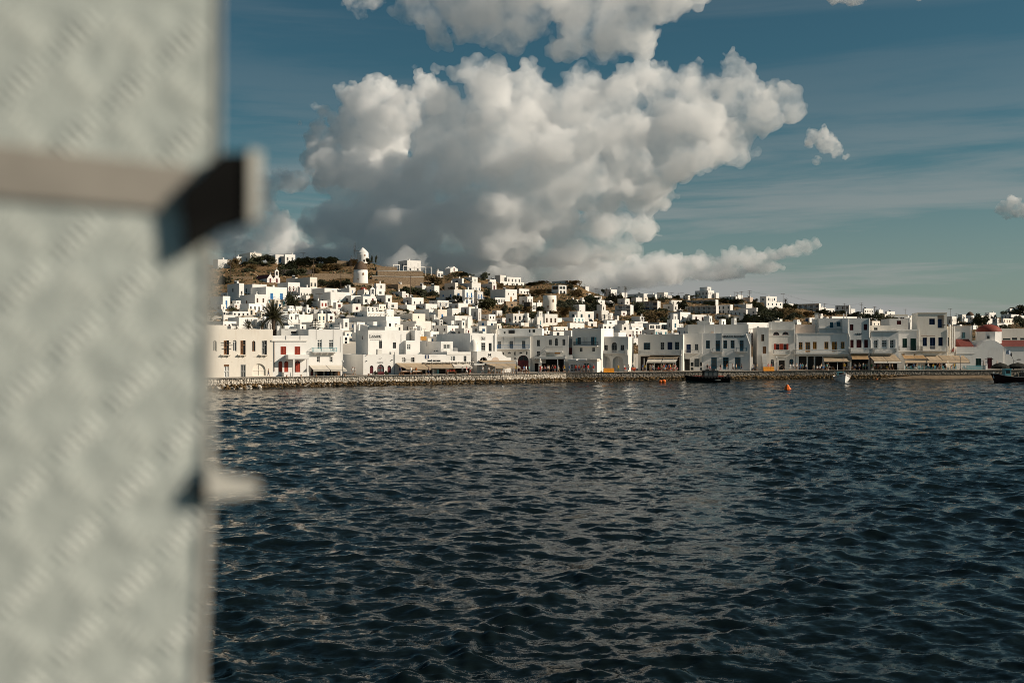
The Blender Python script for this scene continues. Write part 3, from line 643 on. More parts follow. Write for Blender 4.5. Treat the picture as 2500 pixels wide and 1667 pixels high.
# --- left section, facades in the sun
b = House('weathered cream two storey house with brown shutters, leftmost on the waterfront', R1, -150, 917, 372, LL, 0, 11, [
  (212,288,535,738,'half','pwood'), (452,527,535,738,'half','pwood'), (758,832,538,738,'half','pgrey'),
  (343,397,530,690,'archg','pwhite','glass_grey'), (620,668,540,690,'archg','pwood','glass_grey'), (58,112,538,690,'archg','cream','glass_grey'),
  (215,290,880,1071,'door','pwhite'), (455,527,878,1075,'door','pgrey'), (625,815,868,1040,'archblind','cream','cream')], mt='cream', par=.25, r=.32)
for x0, x1 in ((178,316),(420,546),(726,852)):
    b.part('window_sill', 'worn', x0, x1, 738, 752, .4); b.part('sill_bracket', 'worn', x0+25, x0+40, 752, 768, .3); b.part('sill_bracket', 'worn', x1-40, x1-25, 752, 768, .3)
b.part('wall_crown', 'cream', -150, 265, 312, 372, 0, .4)
b.part('lintel', 'pbrown', 215, 290, 880, 905, -.02, .16); b.part('window_grille', 'darkmetal', 178, 345, 600, 603, .12); b.part('window_grille', 'darkmetal', 178, 320, 566, 569, .12); b.part('window_grille', 'darkmetal', 190, 325, 652, 655, .12)
rk = random.Random(4)
for zx, zy, ln in ((640,765,60),(680,778,50),(735,790,90),(790,815,40),(880,825,25),(500,820,30),(420,815,18),(325,835,14)):
    b.part('plaster_scar', 'worn', zx, zx+ln, zy, zy+rk.uniform(5,12), .012)
B1 = b
b = House('white house with red shutters and red arched doors behind a small portico', R1, 917, 1430, 465, LL, 0, 9, [
  (1028,1110,622,737,'shut','pred'), (1230,1312,622,737,'shut','pred'),
  (998,1055,830,988,'archd','pred','glass_dark'), (1082,1140,830,988,'archd','pred','glass_dark'), (1235,1312,825,990,'archd','pred','glass_dark')], r=.16)
b.cornice(900, 1416, 528, 545, .22, 'white2'); b.pipe([(938,545),(938,980)], .055, 'pbrown')
for zx in (1106,1310): b.pipe([(zx,468),(zx,527)], .035, 'darkmetal', 'rail_post', .05)
b.part('portico_roof', 'white', 1140, 1442, 742, 800, 2.0); 
for zx in (1220,1420): b.part('portico_column', 'white', zx-11, zx+11, 800, 1072, 1.95, -1.55)
b.part('portico_wall', 'white', 1200, 1440, 992, 1072, 1.9, -1.6); b.part('step_block', 'white', 1075, 1180, 992, 1075, 1.6)
B2 = b
b = House('white house with turquoise balcony and a beige shop awning', R1, 1430, 1920, 378, LL, 0, 9, [
  (1555,1620,520,692,'french','pwhite','glass_grey'), (1722,1787,520,692,'french','pwhite','glass_grey'),
  (1548,1593,770,848,'two','pwhite','glass_grey'), (1730,1775,770,848,'two','pwhite','glass_grey'), (1470,1890,925,1064,'dark','pgrey','interior')], r=.25)
b.balcony(1500, 1845, 642, 698, 1.0, 'pturq', brackets=4); b.awning(1440,1910,890,1500,1985,975,2.4,'awning_white',bays=2)
b.pipe([(1547,380),(1547,520)], .025, 'pgrey'); b.pipe([(1790,380),(1790,520)], .025, 'pgrey'); b.pipe([(1893,480),(1893,700)], .03, 'pgrey')
b.chimney(1885, 300, 380, 22); b.part('roof_railing', 'pwhite', 1745, 1870, 352, 362, -2.5, 2.6)
for i, (zx, mt_) in enumerate(((1462,'pmaroon'),(1500,'pwhite'),(1530,'pgrey'),(1640,'pgrey'),(1700,'pnavy'),(1750,'pgrey'),(1850,'pwood'))): b.part('hanging_garment', mt_, zx, zx+26, 985, 1050, .5, -.42)
B3 = b
b = House('grey blue house wall standing back between the red shuttered house and the balcony house', R1, 1040, 1400, 370, LL, 7, 6, [(1180,1260,405,440,'dark','pgrey')], mt='greyplaster')
b.part('rooftop_box', 'white', 1068, 1116, 322, 392, -1); b.chimney(995, 335, 420, 34, 1)
b = House('low white shop with three maroon arched openings', R2, 335, 785, 738, LL, 0, 9, [
  (428,480,895,1008,'archd','pmaroon','glass_dark'), (535,633,880,1056,'archf','pmaroon','glass_grey'), (682,733,895,1004,'archd','pmaroon','glass_dark')], xl=45, r=.22)
b.part('door_panel', 'pmaroon', 538, 630, 985, 1056, -.06, .15); b.pipe([(783,700),(783,1050)], .06, 'pgrey'); b.part('drain_spout', 'pwood', 390, 398, 740, 746, .3); b.part('roof_vent', 'white2', 540, 600, 660, 745, -.6, 1.5); b.part('roof_vent', 'white2', 735, 785, 700, 745, -.4, 1.4)
b.letters('FAGITO', 577, 842, 860, 'pgrey', 1.15); b.part('sign_line', 'darkmetal', 557, 588, 793, 798, .03); b.part('sign_line', 'darkmetal', 589, 604, 788, 792, .03); 
for q in ((388,826),(752,814)): b.part('wall_lamp', 'darkmetal', q[0]-5, q[0]+5, q[1]-4, q[1]+5, .25)
B4 = b
b = House('tall white house with a framed name board, set back behind the low shop', R2, 405, 948, 388, LL, 9.5, 9, [(560,603,540,648,'french','darkmetal','glass_grey'), (758,804,562,648,'six','darkmetal','glass_grey')], left=[(312,330,470,520,'dark','pgrey')], xl=228, r=.22)
sg = b.part('name_board', 'darkmetal', 430, 593, 447, 503, .08); b.part('name_board_face', 'white', 434, 589, 451, 499, .095, parent=sg); b.letters('LALAoUNIS', 511, 459, 489, 'pblack', 1.0, 140, .115, parent=sg); b.letters('M Y K O N O S', 517, 519, 529, 'pgrey', 1.0, 165)
b.pipe([(883,440),(883,712)], .04, 'white2'); b.chimney(208, 300, 385, 30, 6); b.chimney(275, 300, 385, 22, 7)
B5 = b
b = House('white stepped house beside the name board house, with a hollowed roof corner', R2, 948, 1150, 535, LL, 8.5, 7, [(958,1012,588,665,'two','pwhite','glass_grey')], r=.15)
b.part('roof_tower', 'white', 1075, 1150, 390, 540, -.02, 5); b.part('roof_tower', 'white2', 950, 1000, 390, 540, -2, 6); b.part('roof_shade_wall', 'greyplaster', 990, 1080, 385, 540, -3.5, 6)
b = House('low white shop terrace with two small windows above the widest awning', R2, 785, 1535, 738, LL, -.02, 8, [
  (888,935,778,845,'half','pwhite','interior'), (1022,1070,778,845,'half','pgrey','interior'), (1255,1318,816,838,'dark','pgrey'), (1322,1378,816,838,'dark','pgrey'), (1383,1445,816,838,'dark','pgrey'), (850,1230,925,1054,'dark','pgrey','interior'), (1250,1520,915,1048,'dark','pgrey','interior')], r=.3)
b.part('plaque_frame', 'pgrey', 945, 1012, 793, 838, .05); b.part('plaque', 'white', 949, 1008, 797, 812, .06); b.part('plaque', 'white', 949, 1008, 816, 834, .06)
sg = b.part('shield_sign', 'pnavy', 1222, 1278, 742, 797, .06); b.part('sign_stripe', 'pwhite', 1235, 1265, 748, 758, .075, parent=sg); b.part('sign_stripe', 'pwhite', 1238, 1262, 772, 788, .075, parent=sg)
b.part('faded_sign_line', 'pgrey', 1300, 1400, 750, 753, .015); b.part('faded_sign_line', 'pgrey', 1310, 1385, 764, 767, .015); b.awning(800,1200,858,945,1310,955,3.4,'awning',.3,bays=1,posts=0,sag=.2)
b.awning(1215,1460,862,1275,1478,940,2.2,'awning',.25); b.awning(1440,1615,862,1478,1662,940,2.2,'awning',.25); b.awning(1600,1850,858,1640,1902,932,2.2,'awning_white',.3)
mb = MB(); a0 = b.loc(1200,856); a1 = b.loc(1880,848)
for i in range(22):
    x = a0[0]+(a1[0]-a0[0])*i/21; mb.box(x-.16, x+.16, -1.0+.2*math.sin(i*2), .0, a0[1]+.02+.03*math.sin(i*1.7), a0[1]+.14)
mb.build('tile_lip', 'marble', b.root)
for zx, mt_ in ((1330,'pwhite'),(1362,'pgrey'),(1395,'pturq')): b.part('display_rack', mt_, zx, zx+26, 950, 1042, .7, -.55)
B6 = b
b = House('white house with a glass terrace door and white balcony rail above the shops', R2, 1450, 1622, 548, LL, 5, 9, [(1478,1585,590,662,'french','pwhite','glass_grey')], xl=1145, left=[(1345,1362,676,722,'dark','pgrey'),(1380,1402,676,722,'dark','pgrey')])
b.balcony(1535, 1692, 648, 694, 1.6, 'pwhite')
b = House('white shop annex with a tilted shutter window left of the lettered gable', R2, 1536, 1880, 700, LL, -.04, 8, [(1578,1652,760,825,'half','pwhite','glass_grey'), (1775,1815,757,838,'two','pgrey','glass_grey'), (1560,1860,925,1040,'dark','pgrey','interior')], r=.25)
b.cornice(1536, 1880, 725, 734, .12, 'white2')
b = House('tall white house with a heart badge and three dark windows, its gable lettered M', R2, 1868, 2247, 437, LL, 3.2, 10, [(1940,1980,572,692,'six','pgrey'), (2028,2087,568,692,'french','pgrey'), (2135,2178,572,692,'six','darkmetal')], xl=1385, r=.25)
b.pipe([(1893,460),(1893,600)], .04, 'pgrey'); b.pipe([(2208,460),(2208,690)], .05, 'pgrey'); b.part('corner_pilaster', 'white', 2222, 2250, 437, 690, .12)
sg = b.part('heart_badge', 'darkmetal', 2025, 2087, 480, 528, .04); b.part('badge_face', 'white', 2028, 2084, 483, 525, .05, parent=sg); b.letters('WE', 2043, 486, 502, 'pblack', 1, 26, .07, parent=sg); b.letters('MYK', 2056, 506, 522, 'pblack', 1, 46, .07, parent=sg)
a = b.loc(2071, 495, .06); hm = MB(); r_ = .16
hm.face([(a[0],-.075,a[1]-r_*1.2),(a[0]+r_,-.075,a[1]),(a[0]+r_*.6,-.075,a[1]+r_*.6),(a[0],-.075,a[1]+r_*.15),(a[0]-r_*.6,-.075,a[1]+r_*.6),(a[0]-r_,-.075,a[1])]); hm.build('heart_mark', 'pblack', sg)
for zx in (1880,1960,2010,2056,2110,2190): b.part('roof_finial', 'white2', zx-6, zx+6, 430, 438, -.1, .25)
a = b.loc(1868, 690, 1.0); c = b.loc(1978, 690, 1.0); rr = (c[0]-a[0])/2
MB().lathe([(rr,0),(rr,.9),(rr*.93,1.7),(rr*.72,2.2),(rr*.4,2.55),(0,2.7)], 18, (a[0]+rr,-.9,a[1]-.1)).build('oven_dome', 'white2', b.root, smooth=True)
MBH = b
b = House('white gabled restaurant front with two arches under the letter M and a long beige canopy', R2, 1965, 2240, 690, LL, -.03, 3.1, [(2005,2118,772,900,'archblind','white2','interior'), (2172,2288,772,900,'archblind','white2','interior')][:1], r=.7, par=.05)
a0 = b.loc(2240,690); a1 = b.loc(2320,690); a2 = b.loc(2400,780); a3 = b.loc(2455,780)
mb = MB(); pr = [(a0[0],-.4),(a3[0],-.4),(a3[0],a3[1]),(a2[0],a3[1]),(a1[0]+.25,a1[1]-.7),(a1[0]+.05,a1[1]-.15),(a1[0]-.15,a1[1]),(a0[0],a1[1])]
mb.face([(x,0,z) for x, z in pr]); mb.face([(x,1.6,z) for x, z in reversed(pr)])
for i in range(len(pr)): (xa,za),(xb,zb) = pr[i],pr[(i+1)%len(pr)]; mb.face([(xa,0,za),(xa,1.6,za),(xb,1.6,zb),(xb,0,zb)])
mb.build('shoulder_wall', 'white', b.root)
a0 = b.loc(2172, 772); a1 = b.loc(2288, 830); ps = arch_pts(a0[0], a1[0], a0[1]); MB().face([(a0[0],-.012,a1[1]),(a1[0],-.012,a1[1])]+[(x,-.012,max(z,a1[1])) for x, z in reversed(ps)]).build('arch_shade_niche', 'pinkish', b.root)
b.letters('M', 2150, 722, 758, 'darkmetal', 1, 38); b.part('sign_line', 'pgrey', 2115, 2185, 768, 771, .02)
b.awning(1985,2470,822,2060,2540,852,1.5,'awning',.1,arm='metal',sag=.02); b.awning(2075,2500,858,2230,2590,932,4.6,'awning',.32,bays=3,posts=4,y0=1.4)
b.part('fascia_beam', 'metal', 2060, 2545, 850, 860, 1.55, -1.4); b.part('side_canopy', 'greyplaster', 1925, 2075, 868, 886, 2.0, -.4)
for zx in (2095,2122): b.part('canopy_post', 'pwhite', zx, zx+9, 890, 1010, 2.0, -1.88)
BM = b
# --- middle section, facades turned from the sun
LM = Line(1212, 236, -5)
b = House('shaded white house with a long blue balcony rail and a red arched door', R3, 248, 735, 478, LM, 0, 10, [
  (265,315,548,655,'french','pgrey','glass_grey'), (435,487,543,655,'french','pgrey','glass_grey'), (612,662,540,655,'french','pgrey','glass_grey'),
  (335,355,705,752,'dark','pgrey'), (412,455,700,727,'archg','pgrey'), (502,522,700,747,'two','pgrey'), (575,620,700,724,'archg','pgrey'), (672,692,695,742,'two','pgrey'), (497,535,780,806,'archg','pgrey'), (555,708,745,990,'archd','pmaroon')], mt='white2')
b.cornice(240, 740, 470, 484, .2); b.balcony(250, 715, 602, 656, 1.1, 'pblue'); b.pipe([(342,484),(342,600)], .05, 'pgrey'); b.pipe([(507,484),(507,600)], .05, 'pgrey')
b = House('flat roofed white upper storey behind the blue balcony house', R3, 272, 905, 362, LM, 6, 7, [(350,378,408,440,'two','pgrey'), (710,736,380,420,'dark','pteal'), (764,802,378,420,'dark','pteal')], mt='white')
b.part('roof_panel', 'pblack', 420, 508, 388, 438, .6, -.3); b.part('lit_pier', 'white', 262, 276, 385, 450, .4)
b = House('shaded white house with an outside stair to a first floor landing', R3, 735, 1282, 462, LM, .5, 10, [
  (828,870,528,618,'six','pgrey'), (1000,1042,525,602,'shut','pgrey'), (1087,1128,503,612,'archg','pgrey'), (1193,1235,517,607,'shut','pgrey'), (828,872,690,778,'two','pgrey'), (795,1232,800,1000,'dark','pgrey','interior')], mt='white2', r=.5)
p0 = b.loc(775, 800, 1.2); p1 = b.loc(955, 640, 1.2); p2 = b.loc(1195, 640, 1.2); mb = MB()
n = 14
for i in range(n):
    f0 = i/n; x = p0[0]+(p1[0]-p0[0])*f0; z = p0[1]-.8+(p1[1]-.6-p0[1]+.8)*(i+1)/n; mb.box(x, p1[0]+.01*i, -1.2, -.01, z-.35, z)
mb.box(p1[0], p2[0], -1.2, -.005, p1[1]-1.05, p1[1]-.75); st = mb.build('outside_stair', 'white2', b.root)
mb = MB()
for y in (-1.15,):
    mb.bar((p0[0],y,p0[1]+.25),(p1[0],y,p1[1]+.15),.04,n=4); mb.bar((p1[0],y,p1[1]+.15),(p2[0],y,p1[1]+.15),.04,n=4)
    for i in range(14): f = i/14; x = p0[0]+(p1[0]-p0[0])*f; z = p0[1]+.25+(p1[1]-p0[1]-.1)*f; mb.bar((x,y,z-1.0),(x,y,z),.02,n=4)
    for i in range(26): x = p1[0]+(p2[0]-p1[0])*i/25; mb.bar((x,y,p1[1]-.75),(x,y,p1[1]+.15),.02,n=4)
mb.build('stair_railing', 'pgrey', st)
sg = b.part('shop_sign', 'pwood', 1082, 1160, 697, 728, .12); b.part('sign_stripe', 'pochre', 1090, 1152, 708, 718, .13, parent=sg)
b.part('porch_roof', 'greyplaster', 780, 1240, 765, 800, 2.6, 0); b.part('porch_roof', 'pgrey', 870, 1130, 798, 808, 3.0, -2.55)
for zx in (885,1118,1215): b.part('porch_post', 'pwhite', zx, zx+14, 806, 995, 2.6, -2.4)
b.pipe([(737,470),(737,860)], .05, 'white2')
b = House('plain white kiosk wall beside the outside stair house', R3, 1236, 1335, 745, LM, -.6, 5, [(1192,1225,860,900,'dark','pteal')][:0], mt='white2')
b = House('narrow recessed white house with a red upper door in the alley', R3, 1282, 1336, 500, LM, 5, 6, [(1292,1330,640,740,'door','pred')], mt='white2')
LM2 = Line(1397, 237, -24)
b = House('tall shaded white house with pale shutters and a full width iron balcony', R3, 1335, 1748, 362, LM2, 0, 9, [
  (1410,1458,492,590,'six','pteal'), (1495,1555,485,595,'shut','white2'), (1605,1655,485,600,'half','pteal'), (1442,1482,640,697,'two','pgrey'), (1622,1660,637,694,'two','pgrey'), (1400,1640,880,1000,'dark','pgrey','interior')], mt='white2')
b.cornice(1330, 1752, 362, 376, .22); b.cornice(1338, 1745, 740, 750, .08); b.balcony(1350, 1692, 556, 610, 1.0, 'darkmetal'); b.part('shutter', 'pturq', 1385, 1408, 505, 590, .05); b.part('shutter', 'pturq', 1657, 1680, 490, 600, .05)
b = House('white flat roofed cafe pavilion with framed glass at the promenade', R3, 1285, 1690, 815, Line(1388, 232, -20), 0, 5, [(1300,1412,875,985,'six','pwhite','glass_grey'), (1495,1590,860,925,'two','pwhite'), (1615,1678,850,985,'door','pwhite')], mt='white2', zb=QZ)
b.part('roof_slab', 'white', 1275, 1395, 803, 832, .5, 2); b.part('roof_slab', 'white', 1420, 1530, 805, 828, .5, 2); b.part('roof_slab', 'awning_white', 1550, 1692, 800, 830, .6, 2); b.part('counter', 'pgrey', 1480, 1630, 925, 992, .5)
LM3 = Line(1460, 238, -13)
b = House('shaded white arcade house with two ground floor arches and a fanlight door', R3, 1702, 2140, 482, LM3, -1.5, 11, [
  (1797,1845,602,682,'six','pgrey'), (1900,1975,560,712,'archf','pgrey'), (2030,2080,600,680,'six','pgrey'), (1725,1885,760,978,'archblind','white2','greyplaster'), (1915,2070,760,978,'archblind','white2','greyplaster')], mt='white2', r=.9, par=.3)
b.balcony(1715, 2098, 676, 716, .7, 'pwhite', 'bal'); b.part('sign_line', 'pgrey', 1868, 1912, 743, 747, .02); b.part('sign_line', 'pgrey', 1862, 1918, 751, 754, .02); b.part('gate_pier', 'white', 2092, 2128, 672, 745, .5)
a = b.loc(1920, 482); c = b.loc(2140, 482)
for q in ((1790,1880,835,910),(1990,2060,838,905)): b.part('inner_window', 'glass_dark', q[0], q[1], q[2], q[3], -.8, .88)
b.part('inner_door', 'interior', 1915, 1975, 835, 972, -.8, .88)
b = House('lit side wall block with a stepped white roof behind the arcade house', R3, 1748, 2000, 420, Line(1468, 247, -24), 1, 6, [], mt='white')
b = House('shaded white house with balustrade balcony and a two step beige awning', R4, 340, 985, 452, Line(1558, quay_D(1558)+13, -14), 0, 10, [
  (420,515,568,670,'six','pteal'), (662,717,560,668,'six','pgrey'), (762,832,558,668,'door','pnavy'), (870,930,557,668,'six','pteal'), (375,930,765,975,'dark','pgrey','interior')], mt='white2', r=.5)
b.cornice(335, 990, 446, 458, .2); b.balcony(345, 960, 672, 735, 1.2, 'pwhite', 'bal'); b.awning(520,940,745,475,900,800,2.2,'awning',.15,bays=2); b.awning(480,905,805,460,880,860,3.6,'awning_white',.25,bays=2,y0=2.2,posts=3)
for zx in (420,565,700,840): b.part('shop_column', 'pwhite', zx, zx+14, 790, 975, .1, .2)
b.part('corner_pier', 'white', 945, 966, 675, 978, .4); b.part('menu_board', 'pgrey', 400, 470, 900, 975, .6, -.5)
LR = Line(1667, quay_D(1667)+11, -5)
b = House('narrow shaded white house with a blue door and small balcony', R4, 985, 1255, 432, LR, 0, 9, [
  (1033,1097,590,716,'door','pnavy'), (1155,1205,587,675,'six','pgrey'), (1005,1083,800,964,'dark','pgrey','interior'), (1148,1223,795,917,'two','pgrey','glass_grey'), (1095,1136,850,905,'dark','pgrey'), (1230,1260,845,905,'dark','pgrey'), (1095,1136,920,962,'dark','pgrey','glass_grey'), (1230,1260,920,962,'dark','pgrey','glass_grey')], mt='white2')
b.balcony(1018, 1210, 674, 716, .8, 'pgrey'); b.pipe([(988,432),(988,660)], .06, 'white')
b = House('long shaded white shop house with teal windows and big lettering', R4, 1255, 1965, 436, LR, .25, 9, [
  (1315,1370,537,650,'six','pteal'), (1453,1515,537,690,'french','pteal'), (1563,1618,535,650,'six','pteal'), (1668,1725,532,648,'six','pteal'), (1798,1855,532,690,'french','pteal'),
  (1390,1470,780,945,'two','pteal','glass_grey'), (1560,1640,778,947,'french','pteal','interior'), (1730,1812,775,945,'two','pteal','glass_grey')], mt='white')
b.balcony(1410, 1557, 647, 690, .8, 'pteal'); b.balcony(1750, 1903, 642, 690, .8, 'pteal'); b.letters('MARCO BICEGO', 1710, 463, 490, 'pblack', 1.0, 315)
b.part('wall_rib', 'white', 1538, 1552, 310, 760, .12); b.pipe([(1888,440),(1945,600),(1945,975)], .1, 'white'); b.pipe([(1252,525),(1258,740)], .08, 'white'); b.cornice(1258, 1900, 752, 760, .06)
for zx in (1480,1650): b.part('frame_line', 'pgrey', zx, zx+62, 846, 850, .03)
b.part('sill_panel', 'pteal', 1392, 1468, 905, 945, .05); b.part('sill_panel', 'pteal', 1732, 1810, 905, 945, .05)
b = House('grey stepped roof storey above the teal windowed shop house', R4, 1055, 1925, 308, LR, 5, 8, [], mt='greyplaster')
b.part('roof_block', 'greyplaster', 1200, 1350, 255, 330, -.5, 3.5); b.chimney(1435, 350, 430, 16, -2.5); b.chimney(1290, 310, 390, 12, -2.5); b.part('wall_patch', 'pinkish', 1390, 1445, 402, 432, .1)
b = House('narrow white house at the lane with a brown window above a stair', R5, 175, 332, 352, LR, 2.5, 8, [(228,270,448,545,'six','pwood'), (247,297,622,725,'door','pwood')], mt='white2')
mb = MB(); p = b.loc(240, 725, 1.2)
for i in range(12): mb.box(p[0]+i*.0, p[0]+1.0, -3.2+i*.26, 0, -.1, .3+i*(p[1]-.3)/11)
mb.build('stone_stair', 'white2', b.root)
LR2 = Line(1876, quay_D(1876)+10.5, -4)
b = House('shaded white house with red and maroon shutters above a balustrade', R5, 332, 716, 372, LR2, 0, 9, [
  (397,487,412,460,'archg','pmaroon'), (527,622,412,458,'archg','pmaroon'), (440,485,585,668,'two','pmaroon'), (545,592,585,668,'two','pmaroon'), (362,412,805,908,'archg','pgrey'), (480,565,822,962,'dark','pgrey','interior'), (630,690,800,880,'archg','pteal')], mt='white2')
for q in ((410,440),(487,543),(592,616)): b.part('shutter', 'pred', q[0], q[1], 583, 668, .06)
b.balcony(402, 632, 674, 724, .8, 'pwhite', 'bal'); b.cornice(330, 716, 372, 384, .15); b.cornice(332, 714, 462, 470, .08); b.pipe([(322,300),(322,960)], .1, 'white'); b.pipe([(700,300),(708,560)], .09, 'white'); b.part('roof_wall', 'greyplaster', 335, 705, 268, 372, -3, 3.4); b.part('sign_line', 'pgrey', 470, 580, 784, 787, .02)
b.chimney(372, 285, 370, 18, .4)
b = House('pinkish plain wall of a house behind the ochre windowed house', R5, 722, 1002, 308, LR2, 6, 6, [], mt='pinkish')
b.chimney(1020, 155, 420, 44, .8, 'white2')
b = House('shaded white house with six ochre framed windows over a balustrade', R5, 720, 1490, 432, LR2, .15, 10, [
  (765,820,558,665,'french','pochre'), (860,932,558,712,'french','pochre','glass_grey'), (968,1022,555,660,'shut','pochre'), (1133,1192,555,660,'french','pochre'), (1240,1313,555,710,'half','pochre'), (1367,1423,555,655,'french','pochre'), (765,1105,765,962,'dark','pgrey','interior'), (1130,1470,800,962,'dark','pgrey','interior')], mt='white', r=.35)
b.balcony(712, 1492, 668, 722, 1.0, 'pwhite', 'bal'); b.awning(1115,1470,765,1130,1512,848,2.8,'awning',.2,posts=3); b.part('fascia', 'white2', 730, 1120, 735, 760, .25); b.pipe([(735,435),(735,690)], .09, 'white'); b.cornice(718, 1492, 430, 440, .1)
for zx in (880,985): b.part('shop_pier', 'white2', zx, zx+16, 770, 962, .02, .4)
b = House('white roof terrace house with two dark doors above the ochre windows', R5, 1055, 1470, 218, LR2, 5.5, 8, [(1212,1260,272,352,'door','pteal'), (1310,1365,270,332,'shut','pteal')], mt='white2')
b.cornice(1050, 1475, 352, 362, .4); b.chimney(1410, 160, 215, 16, 2); b.chimney(1450, 130, 215, 14, 2)
b = House('tall shaded white house with maroon windows and short black lettering', R5, 1470, 1790, 216, LR2, -.1, 10, [
  (1500,1550,305,390,'shut','pmaroon'), (1697,1747,300,387,'shut','pmaroon'), (1503,1553,527,640,'shut','pmaroon'), (1593,1667,525,640,'door','pmaroon'), (1705,1758,525,640,'shut','pmaroon'), (1525,1760,800,965,'dark','pgrey','interior')], mt='white', r=.3)
b.letters('+ABO', 1625, 428, 452, 'pblack', 1.2, 100); b.part('lettering_line', 'pblack', 1595, 1652, 456, 459, .03); b.balcony(1500, 1832, 645, 706, 1.0, 'pwhite', 'bal'); b.pipe([(1468,216),(1472,420),(1495,490),(1497,630)], .1, 'white'); b.pipe([(1775,220),(1775,480),(1800,540),(1800,640)], .1, 'white'); b.awning(1510,1755,730,1535,1772,808,2.4,'awning_brown',.05)
b = House('shaded white house with three french windows between white pilasters and a balustrade', R5, 1800, 2198, 402, LR2, .1, 9, [(1848,1895,533,645,'six','pwhite'), (1957,2028,530,645,'french','pwhite','glass_grey'), (2075,2130,527,645,'six','pwhite'), (1840,2180,800,965,'dark','pgrey','interior')], mt='white', r=.3)
for zx in (1905,2038,2145): b.part('pilaster', 'white', zx, zx+22, 520, 645, .12)
b.cornice(1795, 2205, 396, 408, .25); b.balcony(1842, 2165, 648, 706, 1.0, 'pwhite', 'bal'); b.awning(1765,2150,742,1850,2245,838,3.2,'awning',.12,bays=2); b.awning(1845,2235,838,1850,2245,866,3.9,'awning_white',.16,bays=2,y0=3.2)
b = House('small white storey with a twin window peeping over the pilastered house', R5, 1835, 2080, 320, LR2, 6, 6, [(1845,1897,352,388,'two','pgrey')], mt='cream')
LR3 = Line(2193, quay_D(2193)+11, -3)
b = House('shaded white house with dark green door and black iron balcony', R6, 455, 750, 402, LR3, 0, 9, [(515,585,535,675,'shut','pgreen'), (635,720,533,712,'door','pgreen'), (560,740,900,985,'dark','pgrey','interior')], mt='white', r=.3)
b.balcony(470, 822, 652, 718, .9, 'pblack'); b.cornice(440, 755, 396, 410, .2); b.awning(500,815,765,545,890,845,3.2,'awning_brown',.1,bays=2)
for q in ((550,690),(712,830)): b.part('canvas_strip', 'awning_white', q[0], q[1], 770, 792, 1.0, -.85)
b = House('small white house with one maroon window set back above the iron balcony', R6, 320, 600, 236, LR3, 7, 7, [(430,495,265,322,'shut','pmaroon')], mt='white2')
b.part('pergola_beam', 'white', 400, 600, 196, 214, -1, 1.5); b.part('parapet_block', 'worn', 345, 595, 170, 198, -2, 5)
b = House('tall white corner house with a top floor loggia and dark blue shutters', R6, 745, 1186, 146, LR3, -.15, 11, [
  (920,1005,235,325,'shut','pnavy'), (1045,1148,185,376,'dark','pwhite','pinkish'), (820,885,520,652,'shut','pnavy'), (930,1012,520,695,'door','pnavy'), (1058,1125,517,648,'shut','pnavy'), (860,1180,900,985,'dark','pgrey','interior')], mt='cream', r=.6, xl=655)
b.part('loggia_door', 'pnavy', 1052, 1108, 242, 374, -.35, .55); b.part('loggia_rail', 'darkmetal', 1110, 1165, 325, 332, .05); b.cornice(740, 1190, 140, 154, .18, 'worn'); b.part('clothes_bar', 'pwood', 795, 1010, 493, 498, .3, -.25); b.balcony(822, 1176, 648, 714, 1.0, 'pwhite', 'rail'); b.pipe([(760,400),(765,700)], .12, 'white')
b.awning(850,1440,790,925,1535,868,3.2,'awning',.12,bays=3); b.awning(560,1520,868,545,1540,908,4.4,'awning',.14,bays=3,y0=3.2,posts=5); b.pipe([(1190,400),(1200,740)], .1, 'white')
b = House('slim pale house with tall downpipes between the corner house and the church', R6, 1196, 1300, 352, LR3, 3, 6, [(1205,1222,520,650,'dark','pgrey')], mt='cream')
for zx in (1240,1268,1296): b.pipe([(zx,345),(zx,740)], .09, 'white')
b = House('grey white house with one barred window behind the church', R6, 1305, 1568, 348, LR3, 9, 8, [(1410,1466,438,530,'six','pturq','glass_grey')], mt='white')
b.part('roof_pergola', 'white2', 1310, 1530, 345, 352, .3, 3); b.part('corner_pier', 'white', 1545, 1570, 345, 560, .3)
b = House('long pale house wall with maroon shutters at the right edge behind the red roof', R6, 2010, 2520, 382, LR3, 14, 8, [(2030,2150,530,556,'dark','pmaroon'), (2170,2250,522,556,'dark','pmaroon'), (2295,2400,525,556,'dark','pmaroon')], mt='cream')
# --- church with the red dome
ch = House('white church with a curved gable, octagonal drum and red dome', R6, 1330, 2040, 662, LR3, 3.2, 13, [(1797,1868,825,985,'door','pmaroon'), (1622,1705,835,962,'shut','pgreen')], name='church', category='church', par=.1)
a = ch.loc(1650, 662); c = ch.loc(2042, 662); t_ = ch.loc(1850, 555); mb = MB(); n = 16; pr = []
for i in range(n+1):
    f = i/n; x = a[0]+(c[0]-a[0])*f; pr.append((x, a[1]+(t_[1]-a[1])*(math.sin(math.pi*f)**.85)))
for i in range(n):
    (xa,za),(xb,zb) = pr[i],pr[i+1]; mb.face([(xa,-.01,a[1]-.3),(xb,-.01,a[1]-.3),(xb,-.01,zb),(xa,-.01,za)]); mb.face([(xa,-.01,za),(xb,-.01,zb),(xb,8,zb),(xa,8,za)])
mb.build('curved_gable', 'white', ch.root)
ds = ch.loc(1630, 550, -5); de = ch.loc(2010, 550, -5); dt = ch.loc(1820, 440, -5); rr = (de[0]-ds[0])/2; cx_ = (ds[0]+de[0])/2
dr = MB().lathe([(rr,ds[1]-2),(rr,dt[1]),(rr*1.02,dt[1]),(rr*1.02,dt[1]+.12),(0,dt[1]+.14)], 8, (cx_,5,0), a0=R(22.5)).build('drum', 'white', ch.root)
tp = ch.loc(1820, 330, -5)[1]-dt[1]
